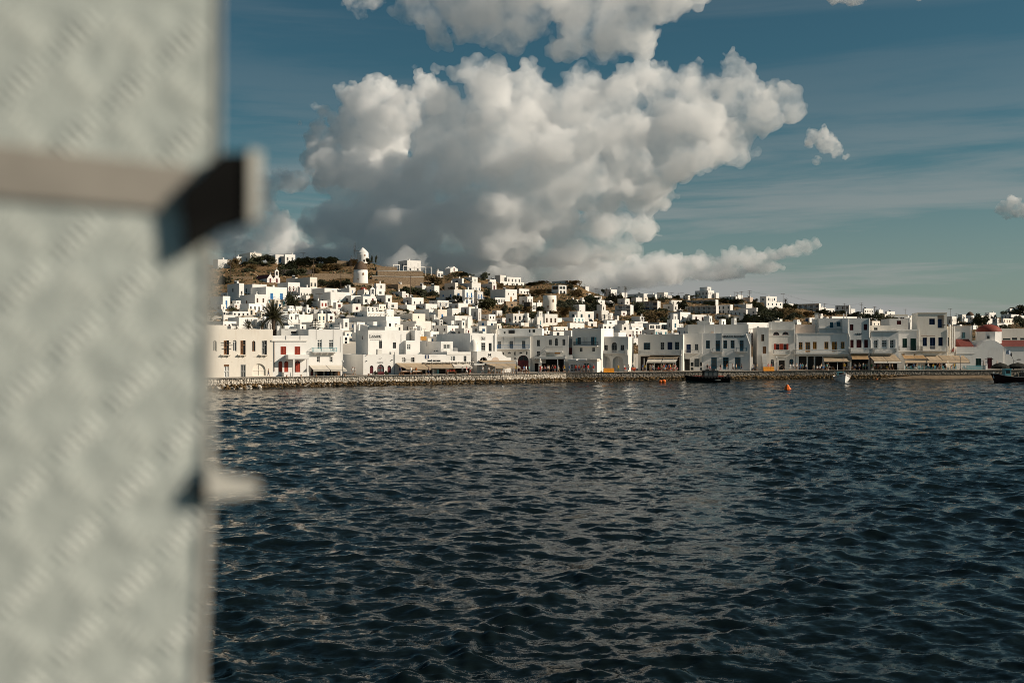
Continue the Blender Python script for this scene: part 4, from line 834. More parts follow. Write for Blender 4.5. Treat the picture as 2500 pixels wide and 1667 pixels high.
ch_d = MB().lathe([(rr*.97*math.cos(R(x)), dt[1]+.13+tp*math.sin(R(x))) for x in range(0, 91, 9)], 28, (cx_,5,0)).build('dome', 'dome_red', ch.root, smooth=True)
MB().bar((cx_,5,dt[1]+tp),(cx_,5,dt[1]+tp+.9),.04).bar((cx_-.25,5,dt[1]+tp+.65),(cx_+.25,5,dt[1]+tp+.65),.04).build('cross', 'pwhite', ch_d)
ch.part('drum_window', 'glass_dark', 1800, 1832, 495, 540, -5+rr*.95, 5.2-rr*.9, parent=dr)
q = ch.loc(1365, 565, -2); q2 = ch.loc(1602, 660, -.3); MB().mesh([(q[0],.3,q2[1]),(q2[0],.3,q2[1]),(q2[0],4,q[1]+.4),(q[0],4,q[1]+.4),(q[0],4,q2[1]),(q2[0],4,q2[1])], [(0,1,2,3),(0,3,4),(1,5,2)]).build('red_roof', 'roof_red', ch.root)
q = ch.loc(1272, 665, 1); q2 = ch.loc(1326, 738, 1); MB().mesh([(q[0],-1,q2[1]),(q2[0],-.1,q2[1]+.3),(q2[0],-.1,q[1]),(q[0]+.3,-.1,q[1]),(q[0],-.1,q2[1])], [(0,1,2,3),(0,3,4)]).build('red_hood', 'roof_red', ch.root)
ch.part('ledge', 'white2', 1330, 1610, 760, 766, .1)
for zx in (1780,1882): ch.part('wall_lamp', 'darkmetal', zx-6, zx+6, 838, 852, .3, -.1)
an = House('white church annex with a sloping red tile roof at the right edge', R6, 2042, 2560, 655, LR3, 3.6, 9, [], name='church_annex', category='church')
q = an.loc(2030, 655); q2 = an.loc(2560, 560, -5); MB().mesh([(0,-.3,q[1]+.02),(an.w,-.3,q[1]+.02),(an.w,5.5,q2[1]),(0,5.5,q2[1]),(0,5.5,q[1]),(an.w,5.5,q[1])], [(0,1,2,3),(0,3,4),(1,5,2)]).build('tile_roof', 'roof_red', an.root)
# ------------------------------------------------------------------ the town on the hill
H1=(510,590,5.88); H2=(830,590,5.88); H3=(1170,640,5.88); H4=(1500,640,5.88); H5=(1820,680,5.88); H6=(2120,680,6.189)
LANDMARKS = [(885,618,'cone-roofed windmill'),(880,680,'thatched windmill'),(1010,650,'terraced hill villa'),(1113,656,'knob chapel'),(672,676,'twin-gabled chapel'),(670,775,'big palm'),(886,712,'red-domed chapel'),(1342,738,'roofless windmill'),(1245,685,'stacked ridge hotel'),(1365,708,'glass-banded villa'),(1525,757,'balconied hotel'),(1585,752,'blue bayed hotel'),(1720,757,'alcoved hotel'),(1720,720,'skyline villa'),(1918,745,'slope palm'),(2370,775,'dark-capped windmill'),(2425,800,'red-domed church'),(925,815,'name board house'),(1195,830,'heart badge house'),(1440,815,'iron-balcony house'),(1720,800,'teal-windowed shop'),(1975,755,'four-bay villas'),(1010,740,'mid-slope hedge'),(640,715,'blue-doored house'),(1150,735,'blue-balcony row'),(1080,775,'rust-stained house'),(1260,800,'blue-balcony waterfront house'),(2050,800,'maroon-windowed tower')]
HREC = []; rh = random.Random(21)
FCOL = dict(b='pblue', t='pturq', k='pteal', r='pred', m='pmaroon', g='pgrey', w='pwhite', d='pwood', n='pnavy', o='pochre')
FWORD = dict(b='blue', t='turquoise', k='dark teal', r='red', m='maroon', g='grey', w='white framed', d='brown', n='navy', o='ochre')
def place_name(px, py, skip=0):
    c = sorted((abs(px-x)+1.6*abs(py-y), x, y, n) for x, y, n in LANDMARKS)[skip]; _, x, y, n = c; dx, dy = px-x, py-y
    v = 'above' if dy < -14 else 'below' if dy > 14 else ''; h = 'left of' if dx < -14 else 'right of' if dx > 14 else ''
    if v and h: return f"{v} and {h} the {n}"
    return f"{'just ' if v and not h else ''}{v or h or 'beside'} the {n}"
def hh(reg, xl, xc, xr, yt, yb, wf='', wl='', mt=None, yaw=None, D=None, label=None, extra='', name='house', zdrop=0, minD=0):
    """hill house: left wall xl..xc, front wall xc..xr; wf / wl = 'n,style,colour' windows on front / left per storey"""
    ox, oy, s = reg; X0, X1, XL = ox+xc/s, ox+xr/s, ox+xl/s; YT, YB = oy+yt/s, oy+yb/s
    yaw = R(yaw if yaw is not None else rh.uniform(36, 45))
    if D is None: D, zg = ground_at(X0, YB)
    D = max(D, minD, quay_D(X0)+24)
    z0 = EYE+(CY-YB)/F*D
    u1, uL = (X1-CX)/F, (XL-CX)/F; c, sn = math.cos(yaw), math.sin(yaw)
    O = Vector(((X0-CX)/F*D, D, z0)); h = (YB-YT)/F*D
    w = max(1.2, (u1*D-O.x)/(c-u1*sn)) if X1 > X0+.5 else 2.0
    if X1 <= X0+.5: w = rh.uniform(4, 6)
    d = (O.x-uL*D)/(sn+uL*c) if XL < X0-.5 else rh.uniform(4, 6)
    d = min(max(d, 1.5), 26)
    root = empty(name, O, yaw, '', 'house', 'houses on the hillside')
    def wins(spec, L):
        out = []
        if not spec: return out
        for row in spec.split(';'):
            p = row.split(','); n = int(p[0]); st = p[1]; fc = p[2]; f0 = float(p[3]) if len(p) > 3 else .22; f1 = float(p[4]) if len(p) > 4 else .62; ww = float(p[5]) if len(p) > 5 else .34
            for i in range(n):
                cx_ = L*(i+.5)/n+ (rh.uniform(-.04,.04)*L if n < 4 else 0); hw = L/n*ww/2; hw = min(hw, .62 if st not in ('wide',) else 9)
                out.append((cx_-hw, cx_+hw, h*f0, h*f1, False, 'two' if st == 'wide' else st, fc))
        return out
    wfr = wins(wf, w); wlf = wins(wl, d)
    mt = mt or ('white' if rh.random() < .72 else 'white2' if rh.random() < .8 else 'cream')
    house_walls(w, d, h, [q[:5] for q in wfr], [q[:5] for q in wlf], z0=-3.0-zdrop, par=min(.3, h*.1), r=.16).build('wall', mt, root)
    for q in wfr: window(root, q[0], q[1], q[2], q[3], q[5], FCOL[q[6]], r=.16)
    for q in wlf: window(root, q[0], q[1], q[2], q[3], q[5], FCOL[q[6]], yaw='L', r=.16)
    # roof clutter
    if 'c' in extra or (not extra and rh.random() < .4):
        x, y = rh.uniform(.2,.8)*w, rh.uniform(.15,.6)*d; q = rh.uniform(.22,.35); MB().box(x-q,x+q,y-q,y+q,h-.4,h+rh.uniform(.5,1.0)).box(x-q*1.25,x+q*1.25,y-q*1.25,y+q*1.25,h+1.05,h+1.12).box(x-q*.5,x+q*.5,y-q*.5,y+q*.5,h+.4,h+1.1).build('chimney', 'white', root)
    if 's' in extra or (not extra and rh.random() < .16):
        x, y = rh.uniform(.2,.6)*w, rh.uniform(.2,.5)*d
        so = MB().mesh([(x,y,h-.1),(x+1.6,y,h-.1),(x+1.6,y+1.1,h+.9),(x,y+1.1,h+.9),(x,y+1.1,h-.3),(x+1.6,y+1.1,h-.3)], [(0,1,2,3),(0,3,4),(1,5,2),(3,2,5,4)]).build('solar_panel', 'glass_dark', root); MB().bar((x+.1,y+1.25,h+1.05),(x+1.5,y+1.25,h+1.05),.26,n=8).build('solar_tank', 'metal', so)
    if 'a' in extra or (not extra and rh.random() < .22):
        x, y = rh.uniform(.2,.8)*w, rh.uniform(.2,.6)*d; MB().bar((x,y,h-.35),(x,y,h+1.9),.03,n=4).bar((x-.5,y,h+1.7),(x+.5,y,h+1.7),.02,n=4).bar((x-.35,y,h+1.4),(x+.35,y,h+1.4),.02,n=4).build('antenna', 'darkmetal', root)
    if 't' in extra:
        x, y = rh.uniform(.3,.7)*w, rh.uniform(.3,.6)*d; MB().lathe([(0,h-.2),(.55,h-.2),(.55,h+1.0),(.2,h+1.15),(0,h+1.15)],12,(x,y,0)).build('water_tank', 'white', root, smooth=False)
    if 'p' in extra:   # white pergola in front
        mb = MB()
        for x in (w*.05, w*.5, w*.95): mb.box(x-.09,x+.09,-2.2,-2.02,-2.5,h*.55)
        mb.box(-.1,w+.1,-2.3,-2.0,h*.55,h*.55+.18)
        for i in range(7): x = w*i/6; mb.box(x-.05,x+.05,-2.4,-.01,h*.55+.18,h*.55+.28)
        mb.build('pergola', 'white2', root)
    if 'b' in extra:   # blue balconies at each front door of the upper row
        for q in wfr:
            if q[5] in ('door','french') and q[2] > .3*h:
                sl = MB().box(q[0]-.5,q[1]+.5,-.9,0,q[2]-.14,q[2]).build('balcony', 'white', root); mb = MB()
                for xx in np.linspace(q[0]-.45,q[1]+.45,8): mb.bar((xx,-.85,q[2]),(xx,-.85,q[2]+.9),.02,n=4)
                mb.bar((q[0]-.45,-.85,q[2]+.9),(q[1]+.45,-.85,q[2]+.9),.035,n=4); mb.bar((q[0]-.45,-.85,q[2]+.9),(q[0]-.45,0,q[2]+.9),.035,n=4); mb.bar((q[1]+.45,-.85,q[2]+.9),(q[1]+.45,0,q[2]+.9),.035,n=4)
                mb.build('railing', FCOL[q[6]], sl)
    if 'u' in extra:   # smaller upper room
        a_, b_ = w*.35, w*.95; hu = min(2.8, h*.6); o = house_walls(b_-a_, d*.6, hu, [((b_-a_)*.3,(b_-a_)*.55,.4,hu*.65,False)], z0=-.1, par=.2, r=.15).build('roof_room', mt, root); o.location = (a_, d*.2, h-.25)
    if 'v' in extra:   # bays of balconies on the left (shaded) wall: slabs and fins
        pass
    HREC.append(dict(root=root, px=(XL+X1)/2, py=(YT+YB)/2, wf=wf, wl=wl, w=w, d=d, h=h, mt=mt, label=label, XL=XL, X1=X1, YT=YT))
    return root, w, d, h
# crest and slope, left part
hh(H1, 60,128,320,252,395,'','',label='pale block carrying two round white roof tanks, at the left end of the crest',extra='tt')
hh(H1, 345,398,590,215,300,'2,two,g,.3,.8,.2','1,dark,g'); hh(H1, 435,592,755,157,262,'2,two,g','',extra='c'); hh(H1, 830,955,1085,185,302,'1,dark,g;1,door,b,.0,.5,.2','1,two,g'); hh(H1, 1075,1092,1240,180,292,'2,two,g','',extra='c')
hh(H1, 1258,1262,1350,275,300,'','')
hh(H1, 265,435,505,596,890,'1,two,g','2,two,g,.02,.3,.5;1,dark,g,.60,.78,.3;1,two,g,.68,.76,.2'); hh(H1, 455,625,830,608,760,'2,two,k','1,two,k')
hh(H1, 440,660,825,755,968,'2,two,d,.45,.75,.3','1,two,d,.35,.62,.4',extra='c'); hh(H1, 600,820,1118,646,925,'2,door,b,.36,.68,.3;3,shut,t,.08,.28,.3','1,two,t,.55,.8,.3',extra='bc',label='white house with two blue balcony doors and turquoise shutters behind the palm')
hh(H1, 985,1135,1305,582,775,'3,two,r,.35,.7,.3','1,dark,g',extra='p'); hh(H1, 1110,1240,1250,515,590,'',''); hh(H1, 1240,1450,1555,508,668,'2,two,g,.15,.5,.5',''); hh(H1, 1290,1306,1472,652,778,'4,two,g,.05,.35,.4','',extra='c')
hh(H1, 1470,1660,1890,665,760,'1,two,g',''); hh(H1, 1500,1746,2036,718,895,'3,shut,t,.05,.36,.4','1,dark,g,.1,.4,.12',extra='s'); hh(H1, 1862,2018,2105,660,770,'1,shut,b,.3,.7,.2','')
hh(H1, 1290,1602,1702,846,955,'2,shut,r,.25,.7,.5','1,dark,g,.3,.7,.1'); hh(H1, 1165,1250,1342,925,992,'','1,two,g'); hh(H1, 1160,1165,1300,1030,1112,'1,two,g,.2,.6,.15','',extra='c')
hh(H1, 20,200,306,780,990,'1,door,b,.15,.7,.25','',extra='b',label='white house end with one blue door and rail at the left edge')
hh(H1, 270,432,700,1085,1245,'','2,two,g'); hh(H1, 205,210,420,1050,1120,'',''); hh(H1, 430,560,660,965,1060,'1,dark,d,.0,.8,.3','',mt='worn'); hh(H1, 570,690,830,1112,1245,'','',mt='greyplaster'); hh(H1, 1130,1310,1480,1120,1240,'','',extra='c'); hh(H1, 1165,1290,1500,1045,1130,'','1,two,g')
hh(H1, 1580,1735,1880,965,1060,'1,two,r,.2,.7,.2','1,dark,d,.1,.7,.5',extra='p'); hh(H1, 1850,2060,2150,895,1000,'1,two,r',''); hh(H1, 1440,1475,1740,660,700,'',''); hh(H1, 1930,2040,2210,770,880,'2,two,g,.1,.5,.2','1,two,g')
# H2
r_, w_, d_, h_ = hh(H2, -150,662,866,1068,1285,'','1,dark,g,.08,.28,.04;1,dark,g,.55,.7,.03',label='broad grey-sided white house with a small dark sign line on its lit end',extra='c')
MB().box(w_*.27,w_*.78,-.03,0,h_*.45,h_*.51).box(w_*.46,w_*.54,-.03,0,h_*.55,h_*.58).build('sign_line', 'darkmetal', r_)
hh(H2, 868,1095,1306,1137,1300,'','1,dark,g,.15,.55,.16',extra='a'); hh(H2, 640,668,772,968,1070,'',''); hh(H2, 775,1042,1225,1032,1140,'1,two,g,.4,.7,.1','',mt='cream'); hh(H2, 1065,1280,1346,965,1140,'',''); hh(H2, 1350,1406,1536,972,1160,'1,shut,b,.4,.65,.2','',mt='worn',label='rust-stained cream house with one blue shutter in the middle of the town')
hh(H2, 1470,1650,1900,1062,1170,'1,door,g,.0,.6,.12;1,two,g,.3,.6,.1',''); hh(H2, 1535,1612,1736,955,1060,'',''); hh(H2, 1740,1850,1890,935,1060,'','1,dark,d,.1,.8,.8'); hh(H2, 1885,1892,1980,935,1040,'',''); hh(H2, 1905,2135,2232,1040,1125,'2,two,g','2,dark,g,.4,.6,.12')
hh(H2, 1985,2115,2252,1135,1265,'1,two,b,.4,.75,.2','1,shut,b,.45,.78,.3'); hh(H2, 1345,1542,1702,1202,1335,'1,door,r,.3,.65,.1;1,two,w,.0,.3,.2','2,two,m,.4,.7,.18'); hh(H2, 1545,1600,1640,1135,1215,'',''); hh(H2, 1818,1835,1872,1120,1240,'','1,two,w'); hh(H2, 1135,1260,1290,1385-1,1440,'','')
hh(H2, 518,656,746,765,885,'1,two,g','1,two,g,.15,.6,.3'); hh(H2, 742,892,945,712,805,'','1,two,g',extra='c'); hh(H2, 905,920,986,740,805,'1,two,r',''); hh(H2, 495,520,652,600,690,'1,two,g,.25,.7,.15',''); hh(H2, 0,135,220,660,770,'1,shut,b,.3,.7,.2','',extra='c'); hh(H2, 415,520,640,680,770,'1,two,g','')
hh(H2, 655,832,1012,608,705,'','',mt='stonewall',label='tan stone house without windows right of the thatched windmill'); hh(H2, 1395,1398,1482,420,512,'2,wide,w,.1,.6,.8','')
hh(H2, 1606,1752,1772,525,595,'','1,two,g'); hh(H2, 1768,1896,1976,506,590,'1,door,g,.2,.7,.2','1,two,g',extra='c'); hh(H2, 1500,1652,1696,586,692,'',''); hh(H2, 1690,1892,2022,588,705,'3,two,b,.05,.4,.3','2,two,g,.05,.35,.3')
hh(H2, 1430,1642,1756,686,850,'1,two,b,.4,.7,.3;1,door,b,.3,.7,.12','2,shut,b,.35,.6,.3',extra='b'); hh(H2, 1755,1792,1922,684,895,'2,door,b,.45,.78,.3;2,two,b,.05,.3,.35','',extra='bc'); hh(H2, 1922,1972,2056,718,905,'2,door,b,.45,.8,.35;1,dark,g,.0,.2,.3','',extra='b')
hh(H2, 1076,1182,1236,628,745,'','1,two,k,.2,.6,.5'); hh(H2, 1240,1356,1426,632,775,'','1,shut,b,.2,.65,.55'); hh(H2, 2026,2186,2246,598,705,'1,door,m,.1,.7,.4','1,two,g'); hh(H2, 2225,2302,2352,478,560,'',''); hh(H2, 2140,2150,2240,540,590,'','')
hh(H2, 205,330,430,780,900,'1,two,g','1,two,g'); hh(H2, 640,690,830,870,960,'1,two,g','1,two,g'); hh(H2, 830,960,1090,905,990,'',''); hh(H2, 905,1030,1200,800,905,'2,two,g,.1,.5,.2','1,two,g'); hh(H2, 1095,1230,1395,890,970,'','2,two,g,.3,.6,.2'); hh(H2, 1275,1400,1560,840,930,'2,two,b,.1,.6,.25','1,dark,g',extra='p'); hh(H2, 1380,1500,1580,790,860,'3,wide,w,.15,.75,.8',''); hh(H2, 1560,1700,1840,880,960,'','2,dark,d,.2,.6,.4')
hh(H2, 480,560,660,895,980,'2,dark,g,.3,.6,.3',''); hh(H2, 120,185,300,890,1000,'1,two,r,.2,.6,.3','1,dark,g'); hh(H2, 120,390,640,1000,1090,'','2,dark,g,.2,.5,.1',extra='p'); hh(H2, 670,800,905,1190,1290,'1,dark,d,.1,.6,.3',''); hh(H2, 1150,1300,1420,1290,1400,'1,two,g','',extra='a')
hh(H2, 1650,1780,1900,1240,1350,'1,two,r,.2,.7,.2','1,two,g'); hh(H2, 1900,2000,2130,1210,1310,'1,two,b','1,dark,g'); hh(H2, 1730,1850,1990,1310,1400,'2,two,g','1,dark,d'); hh(H2, 1480,1600,1700,1330,1420,'1,dark,m','')
# H3
hh(H3, 228,302,382,186,292,'2,wide,w,.2,.7,.6','',label='top block of the stacked white hotel on the ridge'); hh(H3, 300,400,600,212,300,'4,two,g,.2,.7,.35','',label='middle block of the stacked white hotel on the ridge'); hh(H3, 285,300,645,275,345,'5,two,g,.2,.7,.3','',label='lowest terrace of the stacked white hotel on the ridge'); hh(H3, 560,575,720,380,450,'3,two,g,.1,.5,.4','')
hh(H3, 160,376,542,386,602,'2,two,d,.62,.75,.15;1,door,o,.15,.5,.14','1,dark,g,.3,.42,.1'); hh(H3, 220,230,378,508,608,'4,two,w,.3,.75,.7','',D=None); hh(H3, 575,692,772,490,625,'2,two,g,.3,.7,.3','1,dark,g,.2,.6,.3'); hh(H3, 715,735,816,580,700,'3,two,w,.15,.7,.7',''); hh(H3, 820,830,905,578,640,'','')
hh(H3, 380,384,545,562,655,'1,dark,d,.3,.6,.2','',mt='stonewall',label='tan stone basement house below the arched ochre door'); hh(H3, 640,728,735,570,710,'','',mt='darkstone',label='dark stone wall house left of the roofless windmill tower')
hh(H3, 1045,1278,1292,262,325,'','3,two,g,.3,.7,.15',mt='greyplaster',label='long grey-white house along the rocky hilltop above the glass-banded villa'); hh(H3, 1040,1140,1252,328,462,'1,wide,w,.55,.9,.9;2,dark,d,.0,.4,.5','1,wide,k,.55,.9,.8',label='modern villa with glass bands on the rocky hilltop')
hh(H3, 1600,1622,1762,485,540,'4,two,g,.2,.7,.3',''); hh(H3, 1680,1706,1802,542,648,'1,two,g,.6,.8,.2;1,two,g,.2,.4,.3',''); hh(H3, 1285,1432,1522,608,695,'','1,dark,g'); hh(H3, 1290,1412,1645,702,868,'2,two,k,.45,.75,.25','1,two,k,.5,.75,.3',mt='white2'); hh(H3, 1560,1640,1685,722,800,'1,door,t,.1,.7,.6','1,two,t')
hh(H3, 1720,1872,1922,730,835,'2,two,r,.2,.6,.3',''); hh(H3, 1770,1946,2002,825,925,'',''); hh(H3, 1790,1890,1976,390,475,'2,door,g,.0,.5,.25','2,two,g'); hh(H3, 2000,2090,2160,540,615,'1,two,g','1,two,g'); hh(H3, 2015,2050,2120,440,480,'',''); hh(H3, 2180,2250,2340,510,570,'','')
hh(H3, 185,250,330,690,770,'2,two,g,.1,.5,.3','1,dark,g'); hh(H3, 240,330,426,800,868,'1,door,r,.1,.7,.15','1,two,r'); hh(H3, 640,660,1050,870,935,'',''); hh(H3, 390,600,650,868,935,'','1,two,g'); hh(H3, 1010,1090,1190,800,880,'','1,two,k'); hh(H3, 1270,1300,1510,870,950,'',''); hh(H3, 1040,1066,1272,925,1000,'2,two,t,.2,.7,.15',''); hh(H3, 880,935,1020,980,1050,'1,dark,g,.3,.8,.15',''); hh(H3, 790,840,912,945,1045,'','2,dark,k,.3,.7,.4')
hh(H3, 400,520,690,950,1030,'','1,two,g'); hh(H3, 1510,1560,1690,850,930,'1,dark,d,.1,.6,.4',''); hh(H3, 2000,2080,2140,880,1005,'2,wide,w,.1,.9,.8',''); hh(H3, 2150,2180,2350,880,1000,'2,dark,g',''); hh(H3, 1010,1060,1330,990,1080,'2,dark,d,.3,.8,.5','')
# H4
def balcony_hotel(reg, xl, xc, xr, yt, yb, bays, floors, label, rail='pwhite', yaw=None, side='L'):
    root, w, d, h = hh(reg, xl, xc, xr, yt, yb, '1,two,g' if xr-xc > 60 else '', '', label=label, yaw=yaw, extra='a')
    L = d; fh_ = h/floors; mb = MB()
    for f in range(floors):
        MB().box(-1.3, 0.01, 0, L, f*fh_-.1, f*fh_+.08).build('balcony_slab', 'white', root)
        rl = MB(); rl.bar((-1.25,0,f*fh_+.95),(-1.25,L,f*fh_+.95),.05,n=4)
        for y in np.arange(.2, L, .45): rl.bar((-1.25,y,f*fh_),(-1.25,y,f*fh_+.95),.02,n=4)
        rl.build('railing', rail, root)
        for b_ in range(bays):
            y0, y1 = L*(b_+.25)/bays, L*(b_+.75)/bays; o = window(root, y0, y1, f*fh_+.1, f*fh_+fh_*.75, 'french', 'pgrey', yaw='L'); o.location.x = -.14
    MB().box(-1.35, 0.01, -.02, L+.02, h-.12, h+.1).build('balcony_slab', 'white', root)
    for b_ in range(bays+1): y = L*b_/bays; MB().box(-1.3, 0.0, y-.09, y+.09, -1, h-.1).build('balcony_fin', 'white', root)
balcony_hotel(H3, 1975,2192,2212,616,770,2,3,'balconied three storey hotel with pink-grey walls right of the roofless windmill')
balcony_hotel(H4, 312,640,662,560,692,3,2,'blue bayed two storey hotel standing above the brown scrub slope','pblue')
balcony_hotel(H4, 1040,1478,1490,626,742,6,2,'long white hotel with a row of six alcoves on the mid slope')
hh(H4, 1478,1664,1702,610,745,'','3,two,k,.55,.85,.4;3,two,k,.1,.4,.35'); hh(H4, 795,820,980,545,645,'3,two,g,.4,.8,.3',''); balcony_hotel(H4, 1005,1470,1492,540,615,7,1,'low row house with seven bays above the long alcoved hotel')
hh(H4, 1155,1342,1432,405,520,'3,two,g,.45,.75,.3','4,two,g,.45,.75,.4;3,two,g,.05,.3,.3',extra='u'); hh(H4, 1430,1460,1502,440,495,'',''); hh(H4, 1500,1742,1760,490,548,'','5,two,t,.2,.8,.7'); hh(H4, 1715,1962,1972,598,665,'','3,two,k,.3,.7,.3'); hh(H4, 1645,1892,1900,682,785,'','4,two,g,.3,.65,.25'); hh(H4, 1895,2042,2056,660,765,'','2,two,k,.5,.8,.3')
hh(H4, 1440,1640,1650,750,835,'','2,two,k,.4,.7,.35'); hh(H4, 1640,2000,2088,768,870,'1,two,g','4,dark,k,.5,.75,.3'); hh(H4, 755,945,1092,715,865,'2,two,g,.3,.6,.3','2,two,g,.4,.7,.3'); hh(H4, 1060,1120,1322,752,875,'2,two,m,.35,.75,.3;2,dark,g,.0,.25,.3','1,two,g',label='white villa with a maroon window and a bell gable just above the grey roof storey'); hh(H4, 700,850,912,600,700,'1,two,g','1,two,g,.4,.7,.3')
hh(H4, 612,715,770,430,525,'2,two,g','1,two,t'); hh(H4, 470,582,610,460,525,'',''); hh(H4, 180,420,485,450,495,'','1,two,g'); hh(H4, 305,420,482,498,550,'1,two,g','',mt='cream'); hh(H4, 95,105,185,438,480,'',''); hh(H4, 45,160,216,522,615,'1,two,g','',mt='cream'); hh(H4, 720,770,825,480,525,'2,two,g,.1,.6,.4','')
hh(H4, 1845,1960,1990,505,560,'','',mt='pinkish'); hh(H4, 1750,1770,1840,470,510,'',''); hh(H4, 245,365,430,778,855,'1,two,g,.1,.8,.3',''); hh(H4, 0,100,180,700,770,'1,two,r',''); hh(H4, 230,290,480,850,895,'',''); hh(H4, 0,40,62,770,880,'',''); hh(H4, 840,850,990,885,955,'3,dark,g,.4,.6,.7',''); hh(H4, 480,500,830,890,975,'4,wide,w,.2,.85,.85','',mt='white2',label='flat roof pavilion with a strip of pale windows behind the two step awning')
# H5 / H6
hh(H5, 205,300,450,254,330,'2,two,k,.2,.7,.3','1,two,k'); hh(H5, 280,300,532,330,440,'4,two,k,.55,.8,.3;1,two,k,.05,.3,.2',''); balcony_hotel(H5, 748,1068,1076,360,485,4,2,'white villa row with four balcony bays on the right skyline')
hh(H5, 1066,1072,1156,410,482,'1,two,g',''); hh(H5, 1150,1156,1278,425,492,'3,two,g,.1,.6,.35',''); hh(H5, 1290,1490,1504,380,492,'','3,two,m,.5,.8,.3'); hh(H5, 1500,1516,1576,435,492,'',''); hh(H5, 1690,1708,1836,430,545,'4,two,g,.5,.8,.5;4,dark,g,.1,.4,.4',''); hh(H5, 1868,1914,1978,448,548,'2,two,g',''); hh(H5, 2020,2030,2146,470,545,'1,two,g',''); hh(H5, 1985,2000,2060,510,560,'','')
hh(H5, 850,920,996,562,630,'1,shut,b,.2,.8,.3','1,shut,b,.2,.8,.5'); hh(H5, 1230,1240,1600,540,600,'',''); hh(H5, -60,10,85,365,440,'',''); hh(H5, -100,158,178,420,540,'','3,two,k,.3,.6,.3'); hh(H5, 600,610,690,360,395,'',''); hh(H5, 0,60,110,270,330,'','',mt='pinkish')
hh(H6, 1186,1262,1332,570,705,'3,two,g,.4,.7,.3','1,two,g'); hh(H6, 1355,1420,1478,540,650,'1,two,g','1,two,g'); hh(H6, 1640,1700,1830,560,640,'2,two,g',''); hh(H6, 1760,1830,1928,515,590,'2,two,g','1,two,g'); hh(H6, 1870,1950,2110,672,760,'3,two,g,.2,.7,.3',''); hh(H6, 2030,2040,2192,600,710,'4,two,d,.4,.8,.4',''); hh(H6, 2000,2160,2275,540,620,'1,two,g','3,two,g,.3,.7,.3'); hh(H6, 1560,1585,1648,705,770,'',''); hh(H6, 1740,1790,1900,605,700,'','1,two,g'); hh(H6, 2105,2140,2200,450,505,'1,two,g','1,dark,g'); hh(H6, 2220,2250,2352,430,500,'3,two,g',''); hh(H6, 1440,1452,1500,600,660,'',''); hh(H6, 2260,2300,2420,560,640,'2,two,g',''); hh(H6, 620,640,690,560,600,'',''); hh(H6, 30,60,180,640,720,'2,two,g','',mt='cream'); hh(H6, 0,20,130,560,600,'','')
# small houses that fill the lanes of the lower town
def overlaps(x0, x1, y0, y1):
    return sum(max(0, min(x1, r['X1'])-max(x0, r['XL']))*max(0, min(y1, r['YT']+24)-max(y0, r['YT'])) for r in HREC)/((x1-x0)*(y1-y0))
for i in range(2000):
    px = rh.uniform(540, 2330); lim = lerp([(540,720),(690,735),(840,735),(1050,745),(1170,772),(1205,792),(1330,794),(1395,792),(1420,778),(1500,785),(1700,812),(2330,818)], px); py = rh.uniform(lim, 842)
    sc_ = 1.3 if py > 780 else 1.0; ww = rh.choice([rh.uniform(16,28), rh.uniform(26,46), rh.uniform(40,64)])*sc_; hgt = rh.uniform(11, 23)*sc_; f = rh.uniform(.25,.75)
    if px > 1650 and py < 800: continue
    if overlaps(px-ww*.5, px+ww*.5, py-hgt, py) > (.72 if py < 770 else .88): continue
    q = (0, 0, 1); c = rh.choice('gggkkbrdmtw'); c2 = rh.choice('ggkbd'); st = rh.choice(['two','two','shut','dark','door']); nf = max(1, int(ww*(1-f)/9)); nl = max(1, int(ww*f/11))
    fw = rh.choice(['', f'{nf},{st},{c},.25,.65,.42', f'{nf},{st},{c},.45,.8,.4;{nf},dark,{c2},.02,.36,.4', f'{nf},two,{c},.3,.7,.4', f'1,door,{c},.0,.55,.16;1,two,{c},.35,.65,.14'])
    fl = rh.choice(['', f'{nl},two,{c2},.3,.65,.3', f'{nl},dark,{c2},.3,.6,.25', f'{nl},shut,{c2},.3,.7,.3'])
    hh(q, px-ww*f, px, px+ww*(1-f), py-hgt, py, fw, fl, yaw=rh.uniform(28,54), extra=rh.choice(['','c','s','ca','u','up','p','uc','t','us','cc','b','a']))
for i in range(420):     # villas and small hotels along the right slope
    px = rh.uniform(1400, 2490); top = lerp(SKYL, px)+3; py = rh.uniform(top, lerp([(1400,790),(1700,800),(1950,800),(2490,805)], px)); ww = rh.uniform(11, 30); hgt = rh.uniform(6.5, 12); f = rh.uniform(.45,.8)
    if overlaps(px-ww*.5, px+ww*.5, py-hgt, py) > .3 or (1790 < px < 2000 and 757 < py < 790) or (1560 < px < 1640 and 758 < py < 785): continue
    c = rh.choice('ggkkbd'); nl = max(1, int(ww*f/5)); nf = max(1, int(ww*(1-f)/5))
    hh((0,0,1), px-ww*f, px, px+ww*(1-f), py-hgt, py, rh.choice(['', f'{nf},two,{c},.3,.7,.4']), rh.choice([f'{nl},two,{c},.5,.8,.35;{nl},dark,{c},.08,.4,.35', f'{nl},two,{c},.3,.7,.4', '']), extra=rh.choice(['','c','u','a','s']))
